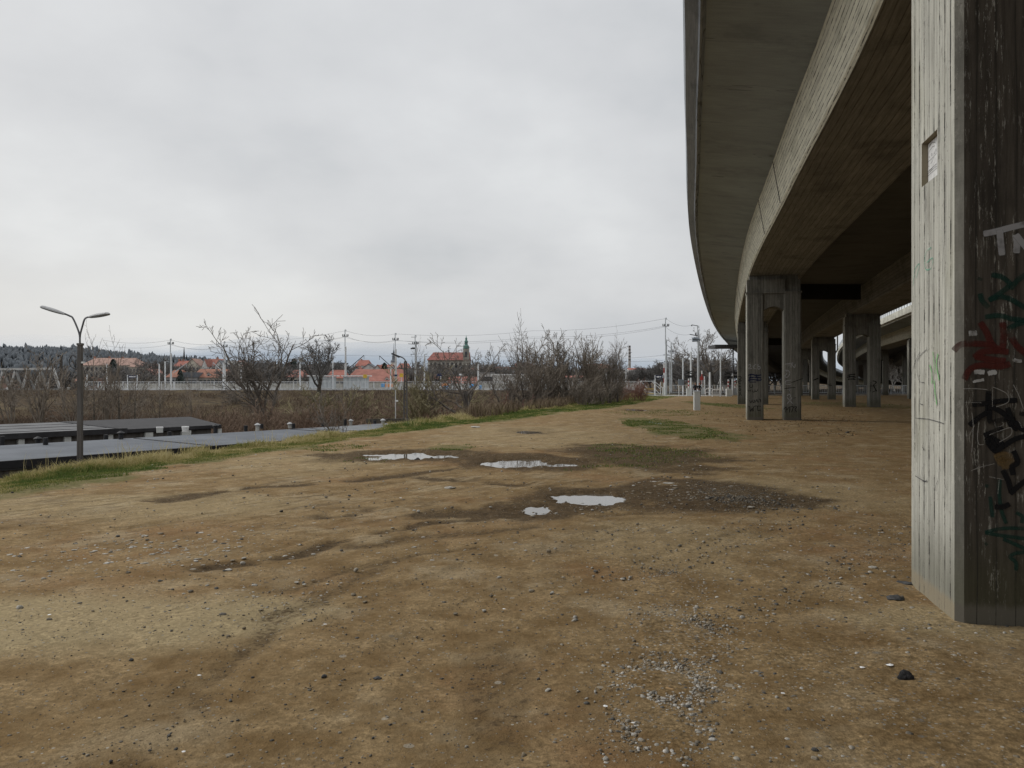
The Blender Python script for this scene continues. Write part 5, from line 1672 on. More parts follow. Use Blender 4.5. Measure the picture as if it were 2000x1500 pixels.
Yl = 45.; xl = wx(792, Yl)
lb = thing('street_lamp', 'dark perforated concrete lamp post with one bent arm past the garage roof', 'street lamp', (xl, Yl, -2.9))
m = MB(); z0, z1 = -3., wz(706, Yl)
for s in (-1, 1): m.bar((xl + s * .12, Yl, z0), (xl + s * .05, Yl, z1), .07, .14)
nn = 16
for i in range(nn + 1):
    t = i / nn; w = .12 + (.05 - .12) * t
    m.cbox((xl, Yl, z0 + (z1 - z0) * t), (w * 2, .12, .07))
m.build('post', M['concrete_dark'], lb)
m = MB(); m.tube(smooth([at(792, 708, Yl), at(791, 703, Yl), at(787, 699, Yl), at(780, 696, Yl)], 5), .035, 8); m.build('arm', M['lamp_arm'], lb)
m = MB()
a = at(781, 697, Yl); b = at(765, 690.5, Yl)
m.bar(a, b, .2, .09)
hd = m.build('lamp_head', M['dark_metal'], lb)
m = MB(); m.bar(a + Vector((-.06, 0, -.05)), b + Vector((.1, 0, -.05)), .14, .03); m.build('glass_bowl', M['glass_dull'], hd)
Yp = 52.
o = thing('thin_post', 'thin pale post with a small lamp in the brush left of the lattice lamp', 'post', (wx(772.5, Yp), Yp, -3))
m = MB(); m.tube([(wx(772.5, Yp), Yp, -3), (wx(772.5, Yp), Yp, wz(762, Yp))], .035, 6); m.build('pole', M['mast'], o)
m = MB(); m.cbox(at(775, 783, Yp), (.16, .12, .1)); m.build('lamp', M['white'], o)
# ------------------------------------------------------------------ railway: platform, fence, masts
YP = 117.2
PZ = wz(760, YP)      # platform top
pl = thing('platform', 'long railway platform with pale edge on top of the embankment', 'platform', (wx(560, YP), YP, 0))
m = MB(); m.box(wx(166, YP), YP, -.2, wx(1252, YP), YP + 3.4, PZ - .16); m.build('base', M['concrete_dark'], pl)
m = MB(); m.box(wx(165, YP), YP - .06, PZ - .15, wx(1253, YP), YP + 3.5, PZ + .03); m.build('edge_slab', simple('platform_slab', (.55, .56, .57), .8, .08, 1.), pl)
m = MB()
for q in (123., 124.5, 130., 131.5): m.box(-95, q, .22, 140, q + .08, .38)
m.build('rails', M['dark_metal'], None); tag(bpy.data.objects['rails'], 'steel rails of the railway behind the platform', 'rails')
m = MB(); m.box(-95, 121.2, .05, 140, 133, .2); tag(m.build('ballast', M['concrete_dark']), kind='structure')
# far fence of the platform side; near fence on its front edge, a length per gap
FX = [(166, 340, 'left length'), (340, 600, 'second length'), (600, 860, 'third length'), (860, 960, 'fourth length'), (960, 1252, 'right length')]
FLAB = ['white platform railing left of the tall left mast', 'white platform railing between the left mast and the first shelter', 'white platform railing in front of the two shelters', 'white platform railing in front of the blue bins', 'white platform railing behind the thicket trees']
for (a, b, _), lab in zip(FX, FLAB):
    xa, xb = wx(a, YP) + .05, wx(b, YP) - .05
    f = thing('railing', lab, 'railing', (xa, YP, PZ), group=None)
    zt = wz(745.5, YP)
    m = MB(); m.bar((xa, YP, zt), (xb, YP, zt), .07); m.bar((xa, YP, PZ + .16), (xb, YP, PZ + .16), .05); m.build('rail', M['white_metal'], f)
    npost = max(2, int(round((xb - xa) / 2.0)))
    for i in range(npost + 1):
        x_ = xa + (xb - xa) * i / npost
        m = MB(); m.box(x_ - .05, YP - .05, PZ, x_ + .05, YP + .05, zt); m.build('post', M['white_metal'], f)
    m = MB()
    for x_ in np.arange(xa, xb, .22): m.box(x_ - .016, YP - .016, PZ + .18, x_ + .016, YP + .016, zt)
    o = m.build('bars', M['white_metal'], f); o['kind'] = 'stuff'
o = thing('wall', 'long low grey noise wall behind the platform railing', 'wall', (wx(430, 121), 121, PZ))
m = MB(); m.box(wx(195, 136), 136, 0, wx(1250, 136), 136.2, wz(749, 136)); m.build('panels', M['concrete'], o)


def mast(label, px, ptop, Y, arm=None, thick=.30, mat='mast', pmid=None, pbase=762, top_h='hook'):
    x_ = wx(px, Y); z0 = wz(pbase, Y) - .3; zt = wz(ptop, Y)
    t = thing('railway_mast', label, 'mast', (x_, Y, z0))
    zm = wz(pmid, Y) if pmid else z0 + (zt - z0) * .68
    m = MB(); m.tube([(x_, Y, z0), (x_, Y, zm)], [thick * .62, thick * .42], 8); m.build('pole', M[mat], t)
    m = MB(); m.tube([(x_ - thick * .3, Y, zm - .6), (x_ - thick * .3, Y, zt)], .07, 6)
    m.tube([(x_ - thick * .3, Y, zt), (x_ + .05, Y, zt + .02), (x_ + .08, Y, zt - .25)], .05, 5)
    m.build('top_tube', M['galv'], t)
    if arm:
        za = wz(arm, Y)
        m = MB(); m.bar((x_ - .5, Y, za), (x_ + .4, Y, za), .08); b = m.build('cross_arm', M['dark_metal'], t)
        for dx in (-.45, -.22, .2, .38):
            m = MB(); m.lathe([(.05, 0), (.08, .06), (.05, .12), (.08, .18), (.04, .3)], (x_ + dx, Y, za + .03), 6); m.build('insulator', M['dark_metal'], b)
    return t


M1 = mast('white catenary mast left of the orange roofed building', 334, 662, 121, 672, pmid=690)
M2 = mast('white catenary mast just left of the large bare tree', 439, 667, 121, 677, pmid=695)
M3 = mast('white catenary mast between the two platform shelters', 675, 644, 121, 657, pmid=677)
M4 = mast('white catenary mast behind the lattice lamp post', 773, 651, 121, 664, pmid=682)
M5 = mast('grey mast carrying a transformer left of the church', 812, 655, 119, 672, pmid=666, mat='galv', thick=.32)
m = MB()
m.bar(at(803, 658.5, 119), at(813, 658.5, 119), .06); m.bar(at(797, 671.5, 119), at(812, 672.5, 119), .07); m.bar(at(802, 692, 119), at(812, 692, 119), .07); m.bar(at(803, 692, 119), at(803, 696, 119), .05)
m.build('bracket', M['dark_metal'], M5)
m = MB(); m.lathe([(.05, -.12), (.26, -.1), (.26, .1), (.05, .18)], at(807, 680.5, 119), 10); m.bar(at(802, 681, 119), at(812, 679.5, 119), .2); m.build('transformer', M['dark_metal'], M5)
M6 = mast('tall grey mast at the left side of the level crossing', 1301, 621, 112, 637, pmid=664, mat='galv', pbase=772)
M7 = mast('grey pole with side arms and lamp over the level crossing', 1364, 637, 104, None, pmid=645, mat='galv', pbase=774)
m = MB()
m.bar(at(1351, 634.5, 104), at(1363, 636.5, 104), .08); m.bar(at(1347, 653, 104), at(1364, 656, 104), .1); m.bar(at(1351, 634.5, 104), at(1351, 637, 104), .12)
m.bar(at(1359, 656, 104), at(1359, 650.5, 104), .16)
m.build('side_arm', M['dark_metal'], M7)
m = MB(); m.tube([at(1352, 662, 104), at(1356, 661, 104), at(1362, 662, 104), at(1368, 664, 104)], [.14, .2, .2, .12], 8); m.tube([at(1352, 666, 104), at(1366, 665, 104)], .12, 8); m.build('transformer', M['grey_panel'], M7)
M8 = mast('second grey mast at the crossing with rail side arms', 1311.5, 670, 124, 688, pmid=675, mat='galv', pbase=768, thick=.26)
m = MB(); m.bar(at(1295, 693.5, 124), at(1319, 689.5, 124), .08); m.bar(at(1296, 693, 124), at(1312, 695, 124), .08); m.bar(at(1301, 672, 124), at(1311, 681, 124), .05); m.build('cantilever', M['dark_metal'], M8)
for (mm, a, b) in ((M1, at(339, 728, 121), at(364, 710, 121)), (M2, at(436, 727, 121), at(416, 708, 121)), (M3, at(678, 722, 121), at(711, 694, 121)), (M4, at(771, 722, 121), at(741, 695, 121))):
    m = MB(); m.bar(a, b, .1); e = b; m.bar(e, e - Vector((0, 0, .6)), .05); m.build('cantilever', M['galv'] if mm in (M1, M2) else M['dark_metal'], mm)
tm = thing('thin_pole', 'slim grey pole between the two crossing masts', 'pole', (wx(1308, 116), 116, 0))
m = MB(); m.tube([at(1307.5, 771, 116), at(1307.5, 700, 116)], .07, 6); m.build('pole', M['galv'], tm)


def wire(label, pts, sag=.35, r=.022):
    P_ = []
    for a, b in zip(pts[:-1], pts[1:]):
        for t in np.linspace(0, 1, 8, endpoint=False):
            q = a.lerp(b, t); q.z -= sag * 4 * t * (1 - t); P_.append(q)
    P_.append(pts[-1])
    m = MB(); m.tube(P_, r, 4)
    tag(m.build('overhead_wire', M['wire']), label, 'wire')


TZ = lambda px, py, Y=121: at(px, py, Y)
wire('upper overhead line running over all masts to the crossing', [TZ(200, 664), TZ(334, 664), TZ(439, 669), TZ(675, 646), TZ(773, 652), TZ(1040, 646), TZ(1301, 622, 112), TZ(1352, 635, 104)], .5, .013)
wire('left lower overhead line on the mast cross arms', [TZ(200, 674), TZ(331, 673), TZ(436, 678), TZ(672, 658), TZ(770, 665), TZ(1040, 658), TZ(1298, 637, 112), TZ(1348, 653, 104)], .5, .013)
wire('second lower overhead line on the mast cross arms', [TZ(337, 673, 122), TZ(442, 678, 122), TZ(678, 658, 122), TZ(776, 665, 122), TZ(1040, 661, 122), TZ(1303, 638, 113)], .6, .012)
wire('contact wire of the far track right of the thicket', [TZ(1180, 706, 126), TZ(1295, 704, 124)], .1, .016)
wire('carrier wire over the far track right of the thicket', [TZ(1180, 699, 126), TZ(1296, 693.5, 124)], .2, .014)
wire('contact wire between the two middle catenary masts', [TZ(300, 694, 126), TZ(711, 694, 121), TZ(741, 695, 121), TZ(1000, 697, 124)], .05, .012)


# platform lamps
def plamp(label, px, ptop, Y=118.2, arm=0, pbase=760, thick=.1):
    x_ = wx(px, Y); z0 = wz(pbase, Y); zt = wz(ptop, Y)
    t = thing('platform_lamp', label, 'lamp post', (x_, Y, z0))
    m = MB(); m.tube([(x_, Y, z0), (x_, Y, zt)], [thick * 1.15, thick], 8); m.build('pole', M['white_metal'], t)
    if arm:
        m = MB(); m.bar((x_, Y, zt), (x_ + arm, Y, zt + .03), .09, .07); m.build('lamp_head', M['galv'], t)
    else:
        m = MB(); m.lathe([(.11, 0), (.11, .06), (.03, .1)], (x_, Y, zt), 8); m.build('cap', M['galv'], t)


plamp('white platform lamp post in front of the pale left block', 209, 711, arm=-.35)
plamp('white platform lamp post left of the left catenary mast', 311, 711, arm=-.3)
plamp('white platform lamp post with arm touching the left mast', 322.5, 706, arm=.55)
plamp('white platform lamp post close beside the second mast', 436, 707, arm=-.35)
plamp('white platform lamp post left of the big tree crown', 471, 708, arm=.0)
plamp('white platform lamp post behind the big bare tree', 586, 703)
plamp('white platform lamp post at the right end of the first shelter', 650, 697, arm=.4)
plamp('white platform lamp post left of the fourth mast', 763, 716, arm=-.35)
plamp('white platform lamp post left of the church', 829, 692, arm=.4)
plamp('white platform lamp post left of the white apartment block', 934, 711)
plamp('white platform post beside the timetable boards', 170, 733)
plamp('white lamp pole at the far side of the crossing, left one', 1334, 700, 118, pbase=771)
plamp('white lamp pole at the near side of the crossing by the striped barrier', 1349.5, 688, 108, pbase=772, thick=.12)
plamp('white pole beside the big oak trunk', 1386.5, 728, 110, pbase=772, thick=.14)
plamp('white lamp pole right of the oak', 1407.5, 697, 108, pbase=772)
plamp('short white post right of the black crossing signal', 1431, 731, 106, pbase=772, thick=.12)
plamp('short white post left of the oak trunk', 1376, 736, 112, pbase=770, thick=.08)
m = MB(); m.lathe([(.05, 0), (.32, .05), (.36, .3), (.3, .55), (.05, .6)], at(588, 707, 118.4), 12)
cl = thing('platform_clock', 'round clock or lamp on a platform post behind the big tree', 'clock', at(588, 703, 118.4)); m.build('body', M['stone_pale'], cl)


def sign(name, label, px0, px1, py0, py1, Y, posts, mat='navy', pbase=760, text=None):
    t = thing(name, label, 'sign', at((px0 + px1) / 2, pbase, Y))
    m = MB(); a = at(px0, py1, Y); b = at(px1, py0, Y); m.box(a.x, Y, a.z, b.x, Y + .12, b.z); pn = m.build('panel', M[mat], t)
    for q in posts:
        m = MB(); m.tube([at(q, pbase, Y + .06), at(q, py0 - .5, Y + .06)], .06, 6); m.build('post', M['white_metal'], t)
    if text:
        m = MB()
        for (u0, v0, u1, v1) in text:
            x0_ = a.x + (b.x - a.x) * u0; x1_ = a.x + (b.x - a.x) * u1; z0_ = b.z + (a.z - b.z) * v1; z1_ = b.z + (a.z - b.z) * v0
            m.box(x0_, Y - .02, z0_, x1_, Y - .003, z1_)
        m.build('lettering', M['white'] if mat != 'white' else M['navy'], pn)
    return t


rowtxt = [(.08 + .07 * i, .3, .08 + .07 * i + .05, .68) for i in range(12)]
sign('station_sign', 'dark platform name sign with white lettering at left', 251, 267, 733, 738.5, 118.6, (249, 268), 'navy', text=rowtxt)
sign('station_sign', 'small dark sign on the mast behind the lattice lamp', 768, 776.5, 731.5, 735, 120.5, (), 'navy')
sign('station_sign', 'wide dark grey information sign left of the gnarled tree', 853, 866, 729, 734.5, 118.6, (861,), 'navy')
sign('station_sign', 'small dark sign hidden behind the gnarled tree', 879, 886, 728, 733, 118.6, (882,), 'navy')
sign('station_sign', 'small white sign on a post left of the gnarled trunk', 897, 904, 730, 733, 118.6, (901,), 'white')
sign('station_sign', 'small grey sign right of the gnarled trunk', 911, 917, 729, 733, 118.6, (914.5,), 'grey_panel')
sign('information_board', 'large dark blue board beside the thicket on the platform end', 1184, 1205, 721, 729, 112, (1184, 1205), 'navy', 766)
sign('information_board', 'white board with dark print right of the blue board', 1206, 1222.5, 721, 729, 112, (1206, 1222.5), 'white', 766, text=[(.06, .12, .45, .5), (.5, .2, .94, .45)])
sg = sign('direction_sign', 'dark blue direction sign with white arrow, pictograms and number 2', 1280, 1297, 733, 738.5, 108, (1279.5, 1298), 'navy', 772)
a = at(1280, 738.5, 108); b = at(1297, 733, 108)
U = lambda u, v: (a.x + (b.x - a.x) * u, 107.985, b.z + (a.z - b.z) * v)
m = MB()
m.poly([U(.04, .55), U(.13, .3), U(.13, .8)])
m.poly([U(.2, .3), U(.42, .3), U(.42, .8), U(.2, .8)]); m.poly([U(.46, .35), U(.66, .35), U(.66, .7), U(.46, .7)])
for q in (((.78, .35), (.82, .22), (.92, .22), (.95, .38), (.78, .82), (.96, .82)),):
    m.tube([U(*p) for p in q], .03, 4)
m.build('pictograms', M['white'], sg)
sign('grey_board', 'grey notice board on two dark posts at the crossing', 1325, 1336, 741, 752, 100, (1326, 1334.5), 'grey_panel', 774)
for i, (px_, py_, lab) in enumerate(((713, 735, 'yellow square sign at the end of the right shelter'), (784, 733, 'yellow square sign right of the fourth mast'))):
    t = thing('yellow_sign', lab, 'sign', at(px_, 760, 118.4))
    m = MB(); p = at(px_, py_, 118.4); m.cbox(p, (.55, .06, .55)); m.build('panel', M['yellow'], t)
    m = MB(); m.tube([at(px_, 760, 118.45), at(px_, py_, 118.45)], .04, 6); m.build('post', M['white_metal'], t)

for (px_, py_, w, h, mt, nm, lab, cat) in ((871, 757, 9, 7, 'blue', 'bin', 'blue container behind the railing left of the gnarled tree', 'container'), (923, 754.5, 10, 6, 'blue', 'bin', 'bright blue covered bin right of the gnarled trunk', 'container'), (938, 757, 5, 6, 'blue', 'bin', 'small blue bin by the apartment block lamp post', 'container'), (868, 751, 13, 7, 'orange', 'board', 'orange brown board above the blue container', 'board'), (760, 752.5, 14, 7, 'orange', 'board', 'brown board behind the railing left of the lattice lamp', 'board'), (748, 752, 6, 8, 'blue', 'board', 'blue and white notice behind the platform railing', 'notice')):
    Yb = 119.6
    t = thing(nm, lab, cat, at(px_, 760, Yb))
    p = at(px_, py_, Yb); ww = w / F * Yb; hh = h / F * Yb
    m = MB(); m.cbox(p, (ww, .5, hh)); m.build('body', M[mt], t)
    m = MB()
    if nm == 'bin': m.raw([(p.x - ww * .55, Yb - .3, p.z + hh / 2), (p.x + ww * .55, Yb - .3, p.z + hh / 2), (p.x + ww * .55, Yb + .3, p.z + hh / 2), (p.x - ww * .55, Yb + .3, p.z + hh / 2), (p.x - ww * .3, Yb, p.z + hh * .75), (p.x + ww * .4, Yb, p.z + hh * .75)], [(0, 1, 5, 4), (1, 2, 5), (2, 3, 4, 5), (3, 0, 4), (3, 2, 1, 0)])
    else: m.cbox(p + Vector((0, -.26, hh * .42)), (ww * .98, .03, hh * .1)); m.cbox((p.x - ww * .3, Yb, (p.z - hh / 2 + PZ) / 2), (.06, .06, max(.05, p.z - hh / 2 - PZ)))
    m.build('lid' if nm == 'bin' else 'frame', M['blue'] if nm == 'bin' else M['white_metal'], t)
SHG = simple('shelter_glass', (.50, .53, .54), .25, .12, 2.)
for (pa, pb2, lab) in ((604, 656, 'left grey glass platform shelter with flat white roof'), (671, 720, 'right grey glass platform shelter with flat white roof')):
    Ys = 119.; t = thing('platform_shelter', lab, 'shelter', at((pa + pb2) / 2, 760, Ys))
    xa, xb = wx(pa, Ys), wx(pb2, Ys); zt = wz(735, Ys)
    m = MB(); m.box(xa - .25, Ys - .5, zt, xb + .25, Ys + 1.4, zt + .14); m.build('roof', M['white'], t)
    nP = 6
    for i in range(nP):
        q0 = xa + (xb - xa) * i / nP; q1 = xa + (xb - xa) * (i + 1) / nP
        m = MB(); m.box(q0 + .05, Ys, PZ + .1, q1 - .05, Ys + .03, zt - .08); m.build('glass_pane', SHG, t)
    for i in range(nP + 1):
        q0 = xa + (xb - xa) * i / nP
        m = MB(); m.box(q0 - .045, Ys - .04, PZ, q0 + .045, Ys + .06, zt); m.build('post', M['galv'], t)
    m = MB(); m.box(xa + .5, Ys + .5, PZ + .42, xb - .5, Ys + .9, PZ + .48); m.build('bench', M['bark'], t)

# ------------------------------------------------------------------ level crossing
m = MB()
m.poly([(wx(1232, 106), 106, .012), (wx(1420, 104.5), 104.5, .012), (wx(1428, 110), 110, .012), (wx(1232, 112), 112, .012)])
PAV = simple('pavement', (.42, .41, .38), .9, .15, 2.)
tag(m.build('pavement', PAV), kind='structure')
m = MB(); m.poly([(10, 112, .016), (90, 112, .016), (95, 118.5, .016), (14, 118.5, .016)]); tag(m.build('road', simple('road', (.10, .10, .105), .9, .2, 2.)), kind='structure')
m = MB(); m.box(15, 111.9, 0, 90, 112.05, .12); tag(m.build('kerb', M['concrete']), kind='structure')

# ramp with railings left of the crossing
t = thing('ramp', 'railed access ramp with yellow edge lines between thicket and direction sign', 'ramp', at(1270, 771, 110))
Yr = 110
m = MB(); a = at(1250, 760, Yr); b = at(1295, 771, Yr)
m.raw([(a.x, Yr, 0), (b.x, Yr, 0), (b.x, Yr, .1), (a.x, Yr, a.z), (a.x, Yr + 2, 0), (b.x, Yr + 2, 0), (b.x, Yr + 2, .1), (a.x, Yr + 2, a.z)], [(0, 1, 2, 3), (4, 7, 6, 5), (3, 2, 6, 7), (0, 4, 5, 1), (0, 3, 7, 4), (1, 5, 6, 2)])
m.build('slope', PAV, t)
m = MB()
for (p, q) in (((1252, 744.5), (1278, 744.5)), ((1252, 744.5), (1264, 758)), ((1274, 746), (1290, 760)), ((1278, 744.5), (1296, 759)), ((1252, 756), (1262, 762)), ((1252, 772), (1252, 743)), ((1278, 772), (1278, 743)), ((1290, 771), (1290, 746)), ((1279, 760), (1289, 770))):
    m.bar(at(*p, Yr - .05), at(*q, Yr - .05), .08)
m.build('handrail', M['white_metal'], t)
m = MB()
m.bar(at(1254, 759.5, Yr - .06), at(1278, 759.5, Yr - .06), .06); m.bar(at(1262, 769, Yr - .06), at(1278, 769, Yr - .06), .06); m.bar(at(1254, 762, Yr - .06), at(1262, 769, Yr - .06), .05)
m.build('edge_line', M['yellow'], t)


def fence_line(label, xa, xb, Y, py_t, py_b, step=1.7):
    f = thing('railing', label, 'railing', (xa, Y, 0))
    zt = wz(py_t, Y); zb = max(wz(py_b, Y), .02)
    m = MB(); m.bar((xa, Y, zt), (xb, Y, zt), .08); m.bar((xa, Y, zb + .15), (xb, Y, zb + .15), .06); m.build('rail', M['galv'], f)
    n = max(1, int((xb - xa) / step))
    for i in range(n + 1):
        x_ = xa + (xb - xa) * i / n
        m = MB(); m.box(x_ - .05, Y - .05, zb, x_ + .05, Y + .05, zt); m.build('post', M['galv'], f)
    m = MB()
    for x_ in np.arange(xa, xb, .25): m.box(x_ - .018, Y - .018, zb + .15, x_ + .018, Y + .018, zt)
    o = m.build('bars', M['galv'], f); o['kind'] = 'stuff'


fence_line('grey railing across the crossing left of the people', wx(1308, 112), wx(1354, 112), 112, 752.5, 769)
fence_line('grey railing from the people to the first far pier', wx(1368, 112), wx(1440, 112), 112, 752.5, 769)
fence_line('grey railing seen between the two columns of the second pier', wx(1442, 112.5), wx(1560, 112.5), 112.5, 753, 769)
fence_line('grey railing under the viaduct left of the right hand piers', wx(1562, 113), wx(1645, 113), 113, 753, 769)
fence_line('grey railing under the viaduct at far right by the near pier', wx(1647, 113.4), wx(1810, 113.4), 113.4, 753, 770)


def striped(parent, x_, Y, z0, z1, n, r=.09, name='striped_post'):
    m = MB(); mis = []
    for i in range(n):
        a = z0 + (z1 - z0) * i / n; b = z0 + (z1 - z0) * (i + 1) / n
        k0 = len(m.f); m.tube([(x_, Y, a), (x_, Y, b)], r, 8); mis += [i % 2] * (len(m.f) - k0)
    m.mi = mis
    return m.build(name, [M['white'], M['red']], parent)


def barrier(label, px, y0, y1, Y, cab=True):
    t = thing('crossing_barrier', label, 'barrier', at(px, 771, Y))
    striped(t, wx(px, Y), Y, wz(y1, Y), wz(y0, Y), 5, .075, 'barrier_arm')
    m = MB(); m.cbox(at(px, (y1 + 771) / 2, Y + .2), (.45, .4, max(.3, wz(y1, Y))))
    m.build('drive_box', M['cabinet'], t)


barrier('raised red and white barrier arm beside the direction sign', 1297, 709, 757, 109.5)
barrier('raised red and white barrier arm behind the people', 1371, 724, 757, 113)


def signal(label, px, py, y1, Y, w=1.0):
    t = thing('crossing_signal', label, 'signal', at(px, 771, Y))
    striped(t, wx(px, Y), Y, 0, wz(py + 4, Y), 9, .08)
    p = at(px, py, Y)
    m = MB(); m.cbox(p + Vector((0, -.1, 0)), (w, .12, .32)); hb_ = m.build('signal_board', M['black'], t)
    for s in (-1, 1):
        m = MB(); c_ = p + Vector((s * w * .3, -.2, 0)); m.lathe([(.17, -.0), (.17, .02)], (0, 0, 0), 14)
        m.v = [(c_.x + v[0], c_.y + v[2] * 3, c_.z + v[1]) for v in m.v]
        m.build('lamp_hood', M['dark_metal'], hb_)
    m = MB()
    for s in (-1, 1): m.bar(p + Vector((-.5, 0, .55 - s * .22)), p + Vector((.5, 0, .55 + s * .22)), .05, .13)
    m.build('cross_arms', M['red'] if False else M['dark_metal'], t)
    m = MB(); m.cbox((wx(px, Y), Y + .1, .5), (.5, .4, 1.)); m.build('base_box', M['cabinet'], t)
    return t


signal('black crossing signal on striped post left of the people', 1345, 735.5, 771, 106, 1.0)
signal('black crossing signal on striped post right of the oak', 1422.5, 737, 771, 105, 1.1)
signal('black crossing signal half hidden behind the third pier', 1436, 736, 771, 114, 1.0)
t = thing('stop_sign', 'small red sign on a pole behind the people', 'sign', at(1371, 770, 111))
m = MB(); m.lathe([(.3, -.02), (.3, .02)], (0, 0, 0), 8); p = at(1370, 739, 110.6); m.v = [(p.x + v[0], p.y + v[2], p.z + v[1]) for v in m.v]; m.build('plate', M['red'], t)
m = MB(); m.tube([at(1371.2, 770, 110.8), at(1371.2, 735, 110.8)], .05, 6); m.build('pole', M['galv'], t)
t = thing('concrete_box', 'pale concrete switch box right of the white hoop barrier', 'box', at(1423.5, 772, 103))
m = MB(); m.cbox((wx(1423.5, 103), 103, .42), (.68, .6, .84)); m.build('body', M['cabinet'], t); m = MB(); m.cbox((wx(1423.5, 103), 103, .86), (.74, .66, .06)); m.build('lid', M['white'], t)
t = thing('hoop_barrier', 'white tubular hoop barrier in front of the oak', 'barrier', at(1398.5, 774, 101))
m = MB(); Yh = 101
m.tube([at(1391, 775, Yh), at(1391, 763, Yh), at(1392.5, 760.8, Yh), at(1405, 760.8, Yh), at(1406.5, 763, Yh), at(1406.5, 775, Yh)], .06, 8); m.bar(at(1391, 770, Yh), at(1406.5, 770, Yh), .07, .09)
m.build('frame', M['white'], t)
m = MB()
for q in np.linspace(1393, 1405, 6): m.bar(at(q, 770, Yh), at(q, 761, Yh), .03)
m.build('bars', M['white'], t)
t = thing('hoop_barrier', 'second white hoop barrier partly behind the cabinet and lamp pole', 'barrier', at(1383, 774, 104))
m = MB(); Yh = 104
m.tube([at(1378, 772, Yh), at(1378, 762, Yh), at(1380, 759, Yh), at(1391, 759, Yh)], .05, 8); m.bar(at(1378, 766, Yh), at(1391, 766, Yh), .05); m.build('frame', M['white'], t)

# grey utility cabinet
Yc = 48.6
t = thing('utility_cabinet', 'slim grey utility cabinet standing alone on the dirt before two people', 'cabinet', (wx(1362, Yc), Yc, 0))
m = MB(); xc_ = wx(1362, Yc); w_ = .185
m.prism([(xc_ - w_, Yc), (xc_ + w_, Yc), (xc_ + w_, Yc + .26), (xc_ - w_, Yc + .26)], -.1, 1.13)
m.build('body', M['cabinet'], t)
m = MB(); m.box(xc_ - w_ + .01, Yc - .012, .16, xc_ + w_ - .01, Yc, 1.1); m.build('door', M['cabinet'], t)
m = MB(); m.raw([(xc_ - .2, Yc - .03, 1.13), (xc_ + .2, Yc - .03, 1.13), (xc_ + .2, Yc + .29, 1.13), (xc_ - .2, Yc + .29, 1.13), (xc_ - .2, Yc - .03, 1.16), (xc_ + .2, Yc - .03, 1.16), (xc_ + .2, Yc + .29, 1.19), (xc_ - .2, Yc + .29, 1.19)], [(0, 3, 2, 1), (4, 5, 6, 7), (0, 1, 5, 4), (1, 2, 6, 5), (2, 3, 7, 6), (3, 0, 4, 7)])
m.build('roof', M['galv'], t)


